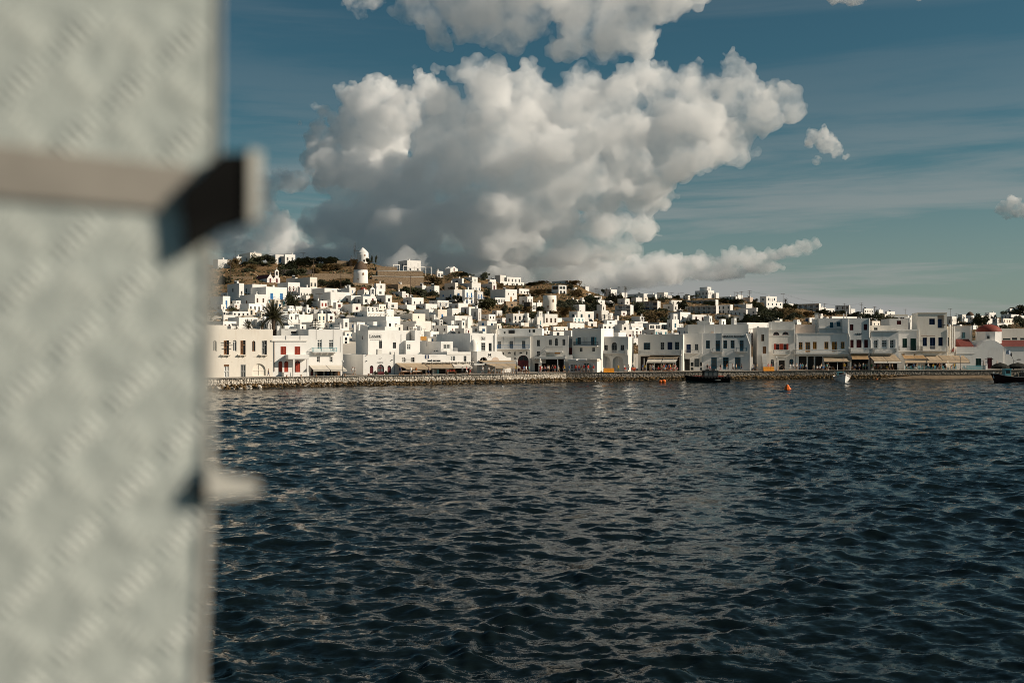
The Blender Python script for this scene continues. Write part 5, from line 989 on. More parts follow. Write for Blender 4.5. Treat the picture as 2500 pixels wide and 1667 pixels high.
# the countless small rooms, sheds and terrace walls between the houses, as one mass
sm = MB()
for i in range(900):
    if rh.random() < .72: px = rh.uniform(545, 1440); lo_ = lerp([(545,712),(690,725),(840,725),(1050,735),(1170,765),(1205,792),(1395,792),(1440,780)], px); py = rh.uniform(lo_, 836)
    else: px = rh.uniform(1440, 2480); py = rh.uniform(lerp(SKYL, px)+4, lerp([(1440,806),(2480,806)], px))
    if (1790 < px < 2000 and 757 < py < 790) or (1560 < px < 1640 and 758 < py < 785): continue
    D, zg = ground_at(px, py); D = max(D, quay_D(px)+24); k = D/F; yw = R(rh.uniform(30,52)); c, sn = math.cos(yw), math.sin(yw); w_, d_, h_ = rh.uniform(1.6,5), rh.uniform(1.6,5), rh.uniform(1.4,3.4)
    if overlaps(px-w_*.5/k, px+w_*.5/k, py-h_/k, py) > .45: continue
    o_ = P(px, py, D); tf = lambda p: (o_.x+p[0]*c-p[1]*sn, o_.y+p[0]*sn+p[1]*c, o_.z+p[2])
    one = MB().box(0,w_,0,d_,-2.5,h_)
    one.box(-.04,w_+.04,-.04,.22,h_,h_+.22); one.box(-.04,.22,.22,d_,h_,h_+.22)
    if rh.random() < .7: x = rh.uniform(.2,.7)*w_; one.box(x,x+min(.8,w_*.3),-.03,.0,h_*.3,h_*.72,1)
    if rh.random() < .5: y = rh.uniform(.2,.6)*d_; one.box(-.03,0,y,y+min(.8,d_*.3),h_*.3,h_*.72,1)
    if rh.random() < .3: x = rh.uniform(.2,.8)*w_; one.box(x-.2,x+.2,d_*.5-.2,d_*.5+.2,h_,h_+.9)
    if rh.random() < .45: one.m = [2 if a == 0 else a for a in one.m]
    elif rh.random() < .2: one.m = [3 if a == 0 else a for a in one.m]
    n_ = len(sm.v); sm.v += [tf(v) for v in one.v]; sm.f += [[a+n_ for a in f_] for f_ in one.f]; sm.m += one.m
sm.build('small_outbuildings', ['white','glass_dark','white2','greyplaster'], kind='stuff', label='small white rooms and sheds packed between the houses')
print('hill houses', len(HREC))
# labels that single each house out
num = {0:'no', 1:'one', 2:'two', 3:'three', 4:'four'}
def describe(r, skip=0):
    n = sum(int(x.split(',')[0]) for x in (r['wf'] or '').split(';') if x); c = [x.split(',')[2] for x in (r['wf']+';'+r['wl']).split(';') if x]
    size = 'small' if r['w']*r['h'] < 22 else 'large' if r['w']*r['h'] > 60 else ''
    col = {'white':'white', 'white2':'off-white', 'cream':'cream', 'worn':'weathered', 'greyplaster':'grey', 'pinkish':'pinkish', 'stonewall':'stone', 'darkstone':'dark stone'}[r['mt']]
    form = 'house'
    if c: form = 'house'; form += f" with {num.get(n, 'several') if n else 'side'} {FWORD[c[0]]} window{'s' if n != 1 else ''}"
    return ' '.join(x for x in (size, col, form) if x)
from collections import defaultdict
pend = [r for r in HREC if not r['label']]
for r in pend: r['label'] = describe(r)+' '+place_name(r['px'], r['py'])
for rnd_ in range(3):
    gr = defaultdict(list)
    for r in HREC: gr[r['label']].append(r)
    for lb, rs in gr.items():
        if len(rs) < 2: continue
        if rnd_ == 0:
            rs.sort(key=lambda r: r['py']); nm_ = ['top','second','third','fourth','fifth','sixth','seventh','eighth']
            for i, r in enumerate(rs): r['label'] = lb+(', upper' if i == 0 and len(rs) == 2 else ', lower' if len(rs) == 2 else f', {nm_[min(i,7)]} one down' if i else ', topmost')
        else:
            rs.sort(key=lambda r: r['px'])
            for i, r in enumerate(rs): r['label'] = lb+(' left' if i == 0 else ' right' if i == 1 else ' rightmost')
for r in HREC:
    w_ = r['label'].split()
    if len(w_) > 16: r['label'] = r['label'].replace('large ', '').replace('small ', '').replace('dark teal', 'teal').replace('white framed', 'white')
    r['root']['label'] = r['label']
# ------------------------------------------------------------------ windmills, chapels, walls, poles
def at_ground(px, py):
    D, z = ground_at(px, py); return Vector(((px-CX)/F*D, D, EYE+(CY-py)/F*D)), D
def windmill(reg, x0, x1, ytop, ybase, ytip, roof, label, wm='white', sails=True, doors=True):
    ox, oy, s = reg; px = ox+(x0+x1)/2/s; O, D = at_ground(px, oy+ybase/s); k = D/F/s; r = (x1-x0)/2*k; h = (ybase-ytop)*k; ht = (ytop-ytip)*k if roof else 0
    root = empty('windmill', O, 0, label, 'windmill')
    MB().lathe([(r*1.03,-4),(r*1.02,0),(r*.97,h*.6),(r*.95,h),(r*.8,h)], 24, ).build('tower', wm, root, smooth=True)
    if roof: 
        MB().lathe([(r*1.04,h-.15),(r*1.0,h+.1),(r*.72,h+ht*.5),(r*.38,h+ht*.85),(.02,h+ht)] if roof == 'thatch' else [(r*.99,h-.05),(r*.52,h+ht*.5),(.02,h+ht)], 24).build('cap', roof if roof == 'thatch' else wm, root, smooth=True)
    else: MB().lathe([(r*.8,h),(r*.8,h-1.5),(0,h-1.5)], 24).build('roofless_top', 'darkstone', root)
    if doors:
        for a, z0, z1, ww in ((-60, h*.55, h*.72, .35), (-105, h*.1, h*.3, .4)):
            q = Vector((math.cos(R(a)), math.sin(R(a)), 0)); c = q*r*.985; tt = Vector((-q.y, q.x, 0))
            MB().face([c-tt*ww+Vector((0,0,z0))+q*.03, c+tt*ww+Vector((0,0,z0))+q*.03, c+tt*ww+Vector((0,0,z1))+q*.03, c-tt*ww+Vector((0,0,z1))+q*.03]).build('window', 'pwood', root)
    if sails:
        c = Vector((-r*1.25, -r*.35, h+ht*.35)); ax = Vector((-.95,-.31,0)); e1 = Vector((-ax.y, ax.x, 0)); e2 = Vector((0,0,1)); mb = MB(); L_ = r*1.45; tips = []
        mb.bar(c-ax*r*1.2, c+ax*.6, .12)
        for i in range(10):
            a = 2*math.pi*i/10+.2; tip = c+(e1*math.cos(a)+e2*math.sin(a))*L_; tips.append(tip); mb.bar(c, tip, .06, n=4, r2=.04)
        for i in range(10): mb.bar(tips[i], tips[(i+1)%10], .02, n=3)
        mb.build('sail_wheel', 'bark', root)
    return root
windmill(H2, 240, 412, 158, 278, 82, 'cone', 'white windmill with a white cone roof standing on the crest of the hill', sails=True)
windmill(H2, 193, 402, 398, 590, 276, 'thatch', 'white windmill with a dark thatched cap on a stone terrace on the slope', sails=True)
windmill(H3, 910, 1112, 478, 695, 478, None, 'roofless whitewashed windmill tower with peeling plaster on the brown slope', wm='cream', sails=False)
windmill(H6, 1478, 1594, 552, 650, 500, 'thatch', 'far small white windmill with a dark pointed cap near the right edge', sails=False, doors=False)
def chapel(reg, x0, x1, yb, peaks, label, roof=None, yaw=38, depth=6, name='chapel'):
    ox, oy, s = reg; X0, X1 = ox+x0/s, ox+x1/s; O, D = at_ground(X0, oy+yb/s); yw = R(yaw); c, sn = math.cos(yw), math.sin(yw); u1 = (X1-CX)/F; w = (u1*D-O.x)/(c-u1*sn)
    root = empty(name, O, yw, label, 'chapel'); k = D/F/s; n = len(peaks)
    for i, (px, yp, ye, bell) in enumerate(peaks):
        xa, xb = w*i/n, w*(i+1)/n; he, hp = (yb-ye)*k, (yb-yp)*k; xm = (xa+xb)/2; mb = MB(); pr = [(xa,-3),(xb,-3),(xb,he),(xm+ (xb-xa)*.22,(he+hp)/2),(xm,hp),(xm-(xb-xa)*.22,(he+hp)/2),(xa,he)]
        mb.face([(x,0,z) for x, z in pr]); mb.face([(x,depth,z) for x, z in reversed(pr)])
        mb.face([(xa,0,-3),(xa,0,he),(xa,depth,he),(xa,depth,-3)]); mb.face([(xb,0,-3),(xb,depth,-3),(xb,depth,he),(xb,0,he)])
        mb.build('wall', 'white', root); MB().face([(xa,.25,he),(xm,.25,hp-.25),(xm,depth,hp-.25),(xa,depth,he)]).face([(xm,.25,hp-.25),(xb,.25,he),(xb,depth,he),(xm,depth,hp-.25)]).build('roof', roof or 'white', root)
        d_ = MB(); ps = arch_pts(xm-.45, xm+.45, 2.0); d_.face([(xm-.45,-.02,0),(xm+.45,-.02,0)]+[(x,-.02,z) for x, z in reversed(ps)]); d_.build('door', 'pmaroon', root)
        if bell:
            mb = MB(); bw = .75
            for q in (-1, 1): mb.box(xm+q*bw-.2, xm+q*bw+.2, -.02, .5, hp-.9, hp+1.5)
            mb.box(xm-bw-.2, xm+bw+.2, -.02, .5, hp+1.5, hp+1.9); mb.mesh([(xm-bw,-.02,hp+1.9),(xm+bw,-.02,hp+1.9),(xm,-.02,hp+2.6),(xm-bw,.5,hp+1.9),(xm+bw,.5,hp+1.9),(xm,.5,hp+2.6)], [(0,1,2),(5,4,3),(0,2,5,3),(1,4,5,2)]); be = mb.build('belfry', 'white', root)
            MB().lathe([(.28,0),(.2,.25),(.12,.42),(0,.46)],10,(xm,.25,hp+.9)).build('bell', 'darkmetal', be); hp += 2.6
        MB().bar((xm,.2,hp-.1),(xm,.2,hp+.8),.05,n=4).bar((xm-.25,.2,hp+.5),(xm+.25,.2,hp+.5),.05,n=4).build('cross', 'white', root)
    return root
chapel(H1, 835, 1022, 585, [(885,458,530,False),(965,470,520,True)], 'twin-gabled white chapel with a small bell gable and a red roof on the left slope', 'roof_red', depth=14)
chapel(H2, 1585, 1692, 420, [(1668,350,385,False)], 'tiny white chapel alone on the rock knob of the skyline', depth=4.5, yaw=50)
r_ = chapel(H2, 425, 515, 885, [(470,740,790,True)], 'small white chapel with a bell gable in front of its red dome', depth=7)
D_ = ground_at(886, 721)[0]; k_ = D_/F/5.88; O_ = P(830+332/5.88, 590+770/5.88, D_)
dm = empty('domed_chapel', O_, 0, 'small red-domed white chapel below the thatched windmill', 'chapel'); rr_ = 58*k_
MB().lathe([(84*k_,-4),(84*k_,60*k_),(rr_,62*k_)],12).build('drum', 'white', dm); MB().lathe([(rr_*math.cos(R(x)),60*k_+58*k_*math.sin(R(x))) for x in range(0,91,9)],20).build('dome', 'dome_red', dm, smooth=True); MB().bar((0,0,116*k_),(0,0,116*k_+1),.05,n=4).build('cross','white',dm)
# stone terraces of the villa and retaining walls
def terrace(reg, x0, x1, yt, yb, label, mt='stonewall', depth=8, yaw=14, cap=True):
    ox, oy, s = reg; O, D = at_ground(ox+x0/s, oy+yb/s); yw = R(yaw); c, sn = math.cos(yw), math.sin(yw); u1 = (ox+x1/s-CX)/F; w = (u1*D-O.x)/(c-u1*sn); h = (yb-yt)/s*D/F
    root = empty('terrace_wall', O, yw, label, 'wall', 'stone terrace walls'); MB().box(0,w,0,depth,-4,h).build('masonry', mt, root)
    if cap: MB().box(-.1,w+.1,-.12,.45,h,h+.22).build('coping', 'white2', root)
    return root
terrace(H2, 540, 1195, 418, 500, 'long tan stone terrace wall under the white hill villa'); terrace(H2, 525, 822, 358, 416, 'upper tan stone wall left of the white hill villa', cap=False); terrace(H2, 465, 1200, 498, 548, 'low tan stone wall with a white coping below the villa terrace', cap=True)
terrace(H2, 30, 480, 588, 640, 'curved stone terrace under the thatched windmill', yaw=20, depth=10, cap=False); terrace(H1, 330, 620, 500, 560, 'brown stone wall at the left edge of the slope', yaw=10, cap=False); terrace(H1, 1480, 2060, 455, 560, 'broad brown stone retaining wall left of the thatched windmill', yaw=12, cap=False, depth=5); terrace(H1, 1840, 2100, 275, 350, 'stone wall below the cone-roofed windmill', yaw=12, cap=False)
terrace(H1, 1020, 1480, 400, 480, 'dark stone wall among the shrubs between the chapel and the windmills', 'darkstone', yaw=10, cap=False)
root, w_, d_, h_ = hh(H2, 836, 966, 1160, 266, 440, '2,door,w,.5,.8,.25;2,two,g,.05,.35,.3', '3,two,g,.5,.75,.3', mt='white', yaw=36, label='x', extra='ac'); HREC[-1]['root']['label'] = 'white villa with shuttered windows and pergolas on stone terraces near the crest'
mb = MB()
for x in np.linspace(-4, w_+5, 6): mb.box(x-.12,x+.12,-3.0,-2.76,-3,h_*.45)
mb.box(-4.2,w_+5.2,-3.05,-2.7,h_*.45,h_*.45+.25); mb.build('pergola', 'white', root); MB().box(-9,-5,-.5,-.25,h_*.55,h_*.6).box(-9,-8.7,-.5,-.25,0,h_*.55).box(-5.3,-5,-.5,-.25,0,h_*.55).build('pergola', 'white', root)
# utility poles and their wires
PT = {}
def pole(px, ytop, ybase, label, arms=1, D=None):
    if D is None: D = ground_at(px, ybase)[0]
    b_ = P(px, ybase, D); t_ = P(px, ytop, D); root = empty('utility_pole', b_, 0, label, 'pole', 'wooden utility poles'); h = t_.z-b_.z
    MB().bar((0,0,-2),(0,0,h),.16,r2=.1).build('mast','bark',root)
    for i in range(arms):
        z = h-.5-i*1.2; a_ = MB().box(-1.3,1.3,-.06,.06,z,z+.14).build('crossarm','bark',root)
        for x in (-1.1,0,1.1): MB().bar((x,0,z+.14),(x,0,z+.4),.06).build('insulator','pgrey',a_)
    return t_-Vector((0,0,.3))
pl = [(576,612,648,'pole in front of the left crest houses'),(740,616,648,'pole on the crest between the left houses and the windmills'),(765,635,700,'pole on the shrubby slope left of the windmills'),(563,640,690,'pole at the left edge beside the stone wall'),(832,660,705,'pole just left of the thatched windmill'),(906,638,690,'pole just right of the thatched windmill'),(1002,672,720,'pole in front of the tan stone house'),(1045,650,700,'tall pole with crossarm right of the hill villa'),(1101,675,706,'pole among the blue balcony houses'),(1415,685,700,'pole on the rocky hilltop right of the glass-banded villa'),(1455,703,722,'pole at the foot of the rocky hilltop'),(1524,698,722,'pole beside the pine on the skyline'),(1640,714,728,'first of the thin skyline poles left of the large villa'),(1657,715,730,'second of the thin skyline poles left of the large villa'),(1665,714,730,'third of the thin skyline poles left of the large villa'),(1794,712,738,'double pole right of the large skyline villa'),(1800,713,738,'double pole mate right of the large skyline villa'),(1810,711,738,'crossarm pole between the two skyline villas'),(1830,709,740,'tall crossarm pole left of the white slope villa'),(1912,716,742,'pole beside the slope palm'),(2013,740,765,'twin pole behind the villa row'),(2062,740,765,'pole behind the maroon windowed villa'),(2103,739,770,'tall double-armed pole on the right skyline'),(2135,748,772,'pole left of the far villas'),(2210,754,790,'pole left of the tall corner house'),(2320,753,800,'pole right of the tall corner house'),(2336,764,805,'second pole right of the tall corner house'),(2136,749,775,'pole between the far villas'),(1007,665,690,'pole above the tan stone house'),(779,715,757,'pole in front of the turquoise shuttered house')]
for px, yt, yb, lb in pl: PT[px] = pole(px, yt, yb, 'wooden utility '+lb, 2 if px in (1045,2103,1830) else 1)
def wire(a, b, lb, sag=.03):
    mb = MB(); L_ = (b-a).length; n = 10
    for dx in (-.9, .9):
        pts = [a.lerp(b, i/n)+Vector((dx,0,-sag*L_*4*(i/n)*(1-i/n))) for i in range(n+1)]
        for p, q in zip(pts, pts[1:]): mb.bar(p-a, q-a, .022, n=3)
    o = mb.build('power_line', 'cable'); o.location = a; tag(o, lb, 'cable', 'power lines over the hill')
for a, b, lb in ((576,740,'power line over the left crest houses'),(740,906,'power line passing the cone-roofed windmill'),(906,1045,'power line from the thatched windmill to the hill villa'),(1045,1101,'power line over the blue balcony houses'),(1415,1455,'power line down from the rocky hilltop'),(1455,1524,'power line to the skyline pine'),(1524,1640,'power line over the skyline left of the large villa'),(1800,1830,'power line right of the large skyline villa'),(1830,1912,'power line above the white slope villa'),(1912,2013,'power line to the villa row'),(2013,2103,'power line above the far villas')): wire(PT[a], PT[b], lb)
# ------------------------------------------------------------------ trees, shrubs, palms
rv = random.Random(77)
def crown_mesh(name, n, rx, rz, leaf, mt, seed, clumps=9):
    r = random.Random(seed); cl = [(Vector((r.gauss(0,.42), r.gauss(0,.42), r.uniform(-.2,.8))), r.uniform(.32,.6)) for _ in range(clumps)]
    V = []; T = []
    for i in range(n):
        c, cr_ = cl[r.randrange(clumps)]; d = Vector((r.gauss(0,1), r.gauss(0,1), r.gauss(0,1))).normalized()*cr_*r.uniform(.55,1.05); p = c+d
        p = Vector((p.x*rx, p.y*rx, (p.z+.35)*rz)); a = Vector((r.gauss(0,1), r.gauss(0,1), r.gauss(0,1))).normalized(); b_ = a.orthogonal().normalized(); s_ = leaf*r.uniform(.6,1.4)
        k = len(V); V += [p-a*s_, p+b_*s_*.6, p+a*s_, p-b_*s_*.6]; T.append((k,k+1,k+2,k+3))
    me = bpy.data.meshes.new(name); me.from_pydata([tuple(v) for v in V], [], T); me.materials.append(M[mt]); return me
CR = {k: [crown_mesh('crown', 1100, 1, 1, .11, mt, 10*i+j) for j in range(3)] for i, (k, mt) in enumerate((('g','leaf'),('d','leaf_dark'),('y','leaf_dry')))}
TRUNK = {}
def trunk_mesh():
    mb = MB(); mb.bar((0,0,-.8),(0.03,0,.45),.10,r2=.07)
    for a in (0, 2.1, 4.2): mb.bar((0.03,0,.4),(.35*math.cos(a),.35*math.sin(a),.8),.05,r2=.025,n=5)
    me = bpy.data.meshes.new('trunk'); me.from_pydata(mb.v, [], mb.f); me.materials.append(M['bark']); return me
TRM = trunk_mesh()
def bush(px, py, wpx, hpx, kind, label, D=None, name='shrub', cat='shrub', dz=0, group='trees and shrubs on the hill'):
    if D is None: D = ground_at(px, py)[0]
    O = P(px, py, D); k = D/F; root = empty(name, O, rv.uniform(0,6), label, cat, group)
    c = bpy.data.objects.new('crown', rv.choice(CR[kind])); link(c, root); c.scale = (wpx*k*.56, wpx*k*.56, hpx*k*.72); c.rotation_euler = (0,0,rv.uniform(0,6))
    t = bpy.data.objects.new('trunk', TRM); link(t, root); t.scale = (wpx*k*.5, wpx*k*.5, hpx*k*.75)
    return root
BL = []
def bl(reg, x, y, w_, h_, kind, what, name='shrub'):
    ox, oy, s = reg; BL.append((ox+x/s, oy+y/s, w_/s, h_/s, kind, what, name))
for a in ((690,300,180,110,'d'),(860,310,200,110,'d'),(780,350,160,70,'g'),(380,370,130,110,'y'),(480,350,160,60,'g'),(600,390,160,60,'y'),(560,440,120,60,'d'),(1130,410,220,110,'d'),(1290,370,240,110,'d'),(1420,320,200,90,'d'),(1560,300,220,80,'d'),(1700,300,240,90,'d'),(1800,300,160,70,'d'),(1060,470,120,120,'d'),(1200,480,200,80,'d'),(1320,480,160,100,'d'),(1600,390,200,70,'g'),(1720,400,180,70,'y'),(1850,380,180,60,'y'),(1200,930,200,180,'d'),(1420,940,120,110,'d'),(1620,620,220,70,'d'),(1800,650,200,90,'d'),(1980,640,160,90,'d'),(220,620,150,130,'d'),(1310,265,100,40,'d'),(1540,440,130,60,'y'),(2050,330,160,70,'y'),(2210,270,90,60,'d'),(2280,310,80,70,'d')): bl(H1, *a, 'shrub')
for a in ((960,740,180,90,'d'),(1120,760,220,110,'d'),(1240,790,180,90,'d'),(1340,780,140,70,'d'),(1540,680,160,50,'d'),(1640,680,120,50,'d'),(1690,850,150,90,'d'),(1780,870,120,70,'d'),(2110,950,200,130,'g'),(2130,770,110,90,'d'),(2060,900,120,50,'d'),(480,910,70,60,'g'),(960,1015,70,50,'d'),(1580,850,100,60,'d'),(600,560,180,60,'y'),(760,580,180,60,'y'),(900,600,160,60,'y'),(1350,600,200,90,'y'),(1750,480,160,50,'d'),(1850,500,100,40,'d'),(2080,500,90,60,'d'),(1900,920,100,40,'d'),(380,880,90,40,'d'),(620,470,80,60,'d'),(455,280,30,80,'d'),(522,280,26,90,'d'),(2300,660,100,60,'y')): bl(H2, *a, 'shrub')
for a in ((130,680,230,130,'g'),(365,740,120,110,'d'),(540,720,120,90,'d'),(480,850,110,70,'d'),(540,830,90,90,'d'),(760,830,200,90,'g'),(900,810,200,90,'g'),(1180,690,260,150,'d'),(1220,800,150,130,'y'),(1330,640,180,120,'d'),(1600,590,240,110,'d'),(1560,690,200,110,'d'),(1690,720,200,140,'d'),(1930,560,200,100,'d'),(2030,590,120,80,'d'),(2250,720,120,130,'d'),(780,330,200,50,'d'),(900,310,180,40,'y'),(1290,400,100,80,'d'),(1360,330,160,60,'y'),(860,480,200,80,'y'),(1380,480,200,80,'y'),(620,520,100,60,'d'),(870,690,110,60,'d'),(1000,760,200,60,'y'),(700,700,140,60,'y'),(1860,640,120,70,'d'),(1770,430,40,50,'d'),(1100,430,80,60,'d'),(1000,430,120,50,'y'),(320,560,60,40,'d'),(120,490,90,80,'d'),(60,260,90,90,'d')): bl(H3, *a, 'shrub')
for a in ((320,700,140,130,'d'),(460,820,240,120,'g'),(600,850,260,130,'y'),(690,800,200,120,'g'),(720,870,160,90,'d'),(980,680,150,120,'d'),(1360,610,140,60,'d'),(1580,590,200,70,'d'),(1700,590,160,60,'d'),(1780,600,140,80,'d'),(1330,870,110,80,'d'),(1600,890,220,120,'d'),(1700,880,160,90,'d'),(1930,900,220,140,'d'),(2050,880,200,110,'d'),(2150,800,200,140,'d'),(2250,900,220,120,'d'),(2300,760,200,110,'d'),(2090,660,140,70,'d'),(2000,640,90,80,'d'),(880,520,140,50,'d'),(1100,510,150,50,'d'),(700,560,150,60,'d'),(520,545,100,50,'d'),(250,540,120,50,'d'),(40,580,100,60,'d'),(1150,880,140,70,'d'),(990,840,110,140,'y'),(1060,900,90,60,'d'),(2180,950,180,100,'d')): bl(H4, *a, 'shrub')
for a in ((100,640,200,120,'d'),(250,620,220,120,'d'),(350,560,220,110,'d'),(450,600,240,110,'d'),(560,560,200,120,'y'),(620,500,200,110,'g'),(680,590,180,90,'d'),(760,560,160,80,'y'),(860,540,160,60,'y'),(600,440,140,80,'d'),(470,380,60,60,'d'),(240,480,160,80,'d'),(1100,510,180,60,'d'),(1220,520,180,60,'d'),(1380,510,160,50,'d'),(1600,540,160,60,'d'),(1680,560,140,60,'d'),(1780,580,140,70,'d'),(1930,600,160,90,'d'),(2030,630,160,90,'d'),(1900,660,140,70,'d'),(1880,540,50,70,'d'),(150,340,60,60,'d'),(100,400,120,60,'d'),(700,400,90,40,'d'),(2140,580,80,50,'d'),(1500,560,120,50,'d'),(980,520,90,40,'d')): bl(H5, *a, 'shrub')
for a in ((1690,710,180,160,'d'),(1640,690,110,110,'d'),(1900,650,60,90,'d'),(2060,760,130,70,'g'),(2300,720,200,150,'d'),(2250,660,140,90,'d'),(2200,520,200,60,'d'),(2330,500,220,90,'d'),(2080,530,120,40,'d'),(1340,690,60,120,'d'),(1560,640,60,60,'d'),(1400,700,120,40,'d'),(1600,760,60,90,'d'),(1480,700,100,40,'d'),(2390,600,160,100,'d')): bl(H6, *a, 'shrub')
used = {}
for px, py, w_, h_, kind, what, nm in BL:
    wd = {'g':'olive green','d':'dark green','y':'dry golden'}[kind]; sz = 'tall ' if h_ > 17 else 'low ' if h_ < 9 else ''; wide = 'broad ' if w_ > 30 else ''
    lb = f"{sz}{wide}{wd} {'tree' if h_ > 17 and kind != 'y' else 'bush'} {place_name(px, py)}"
    if lb in used:
        used[lb] += 1; lb = f"{lb}, {['','second','third','fourth','fifth','sixth','seventh','eighth','ninth','tenth'][min(used[lb],10)-1]}"
    else: used[lb] = 1
    t_ = h_ > 17 and kind != 'y'
    bush(px, py+1, w_*1.1, h_*1.1, kind, lb, name='tree' if t_ else 'shrub', cat='tree' if t_ else 'shrub')
# palms: trunk plus separate fronds
def frond_mesh(seed, L_=1.0, droop=.5):
    r = random.Random(seed); mb = MB(); n = 12; pts = []
    for i in range(n+1):
        f = i/n; pts.append(Vector((L_*f*(1-.12*f*droop), 0, L_*(.42*f-droop*.95*f*f))))
    for i in range(n): mb.bar(pts[i], pts[i+1], .012*(1-i/n)+.003, n=3)
    for i in range(2, n*3):
        f = i/(n*3); j = min(int(f*n), n-1); p = pts[j].lerp(pts[j+1], f*n-j); l = .15*L_*math.sin(math.pi*min(1,f*.9+.12))**.7
        for sd in (-1, 1):
            tip = p+Vector((l*.55, sd*l*.75, -l*.35+r.uniform(-.03,.03))); wv = Vector((.013,0,.005)); mb.face([p-wv, p+wv, tip])
    me = bpy.data.meshes.new('frond'); me.from_pydata(mb.v, [], mb.f); me.materials.append(M['palm_leaf']); return me
FR = [frond_mesh(i, 1, d) for i, d in enumerate((.15,.35,.55,.8,1.05))]
def palm(px, py, rpx, trunk_px, D, label, n=46, tw=.3):
    O = P(px, py+trunk_px, D); k = D/F; root = empty('palm_tree', O, 0, label, 'palm'); h = trunk_px*k
    mb = MB(); 
    for i in range(10): mb.bar((0,0,h*i/10-1*(i==0)),(0,0,h*(i+1)/10),tw*1.1,r2=tw*.9,n=9)
    mb.build('trunk', 'bark', root)
    for i in range(n):
        f = i/n; e = R(80-115*f+rv.uniform(-8,8)); o = bpy.data.objects.new('frond', FR[min(4, int(f*5))]); link(o, root); s_ = rpx*k*rv.uniform(.9,1.15); o.scale = (s_,s_,s_)
        o.rotation_euler = (0, -e*.8, i*2.399+rv.uniform(-.2,.2)); o.location = (0,0,h+.05)
    return root
palm(668, 778, 44, 60, 214, 'big date palm with dark drooping fronds behind the cream waterfront house', 56, .42)
palm(607, 800, 22, 40, 208, 'young palm poking over the roof of the cream waterfront house', 26, .2)
palm(640, 798, 16, 40, 212, 'smaller palm tuft left below the big date palm', 22, .2)
palm(577, 806, 13, 30, 209, 'dry palm tuft at the left end of the cream house roof', 16, .15)
palm(1260, 705, 12, 14, ground_at(1260, 716)[0], 'palm in front of the stacked white hotel', 26, .25)
palm(1528, 706, 6, 18, ground_at(1528, 722)[0], 'small palm on the skyline beside the pine', 20, .25)
palm(1918, 735, 8, 18, ground_at(1918, 752)[0], 'palm on the brown slope right of the white villa', 24, .3)
palm(1480, 708, 5, 14, ground_at(1480, 720)[0], 'slim palm on the skyline left of the small white villa', 16, .2)
def tiered_pine(px, ybase, ytop, wpx, D, label, tiers=6):
    O = P(px, ybase, D); k = D/F; h = (ybase-ytop)*k; root = empty('norfolk_pine', O, 0, label, 'tree'); MB().bar((0,0,-1),(0,0,h),.16,r2=.03).build('trunk','bark',root)
    for t_ in range(tiers):
        z = h*(.25+.72*t_/tiers); r = wpx*k*.5*(1-.75*t_/tiers); mb = MB()
        for i in range(7):
            a = i*2*math.pi/7+t_; d = Vector((math.cos(a), math.sin(a), .12)); 
            for j in range(9): p = d*r*(j+1)/9+Vector((0,0,z)); sd = Vector((-d.y, d.x, 0)); q = r*.16; mb.face([p-sd*q, p+d*q, p+sd*q+Vector((0,0,.05)), p-d*q*.5+Vector((0,0,.12))])
            mb.bar((0,0,z), d*r+Vector((0,0,z)), .035, n=4)
        mb.build('branch_tier', 'leaf_dark', root)
tiered_pine(771, 812, 776, 34, 212, 'dark tiered pine behind the turquoise balcony house'); tiered_pine(1511, 722, 697, 12, ground_at(1511,722)[0], 'slender tiered pine on the skyline'); tiered_pine(1670, 752, 728, 12, ground_at(1670,752)[0], 'slender tiered pine above the long alcoved hotel')
# potted shrubs on the waterfront, bougainvillea in the lane
for px, lb in ((916,'potted leafy shrub left of the maroon arched door'),(943,'potted leafy shrub right of the maroon arched door')):
    D = LL.D(px)-1; r_ = bush(px, 917, 11, 11, 'd', lb, D, 'potted_plant', 'plant', group='pots at the maroon arched door'); MB().lathe([(.2,-.35),(.3,.12),(.26,.12),(.24,0),(0,0)],10).build('pot','pwood',r_)
D = 256; r_ = bush(1842, 838, 16, 34, 'd', 'dark purple bougainvillea climbing in the lane right of the teal windowed house', D, 'bougainvillea', 'plant', group=''); r_.children[0].data = CR['d'][0].copy(); r_.children[0].data.materials[0] = M['bougain']
# scrub and loose rocks that nobody could count
mb = MB(); mr_ = MB(); mg_ = MB()
for i in range(15000):
    px = rv.uniform(120, 2560); s_ = rv.uniform(.14, 1.0)
    if s_ < .32 and 480 < px < 1250: continue
    D, z = hill(px, s_); x = (px-CX)/F*D; q = rv.uniform(.25,.75)
    nz = mn.fractal((x*.018, D*.018, 3), 1, 2, 5)*.9+(mn.ridged_multi_fractal((x*.05, D*.05, 1), 1, 2, 4, 1, 2)-1.2)*.55
    c = Vector((x, D, z+min(1,s_*3)*nz)); pt = mn.noise((x*.05, D*.05, 9)); ch_ = rv.random()
    if ch_ < .82:
        tgt = mg_ if pt+rv.uniform(-.25,.25) > -.02 else mb; q *= 1.5 if tgt is mg_ else 1
        for j in range(7): a = Vector((rv.gauss(0,1),rv.gauss(0,1),abs(rv.gauss(0,1)))).normalized()*q; t_ = a.orthogonal().normalized()*q*.4; tgt.face([c-t_, c+t_, c+a+t_*.4, c+a-t_*.4])
    else: lump(mr_, (c.x,c.y,c.z+q*.2), q*1.3, q*1.1, q*.8, rv)
mb.build('dry_scrub', 'leaf_dry', kind='stuff', label='dry golden scrub over the open slopes'); mg_.build('green_scrub', 'leaf', kind='stuff', label='low olive scrub over the open slopes'); mr_.build('loose_rocks', 'rock', kind='stuff', label='loose brown rocks over the open slopes')
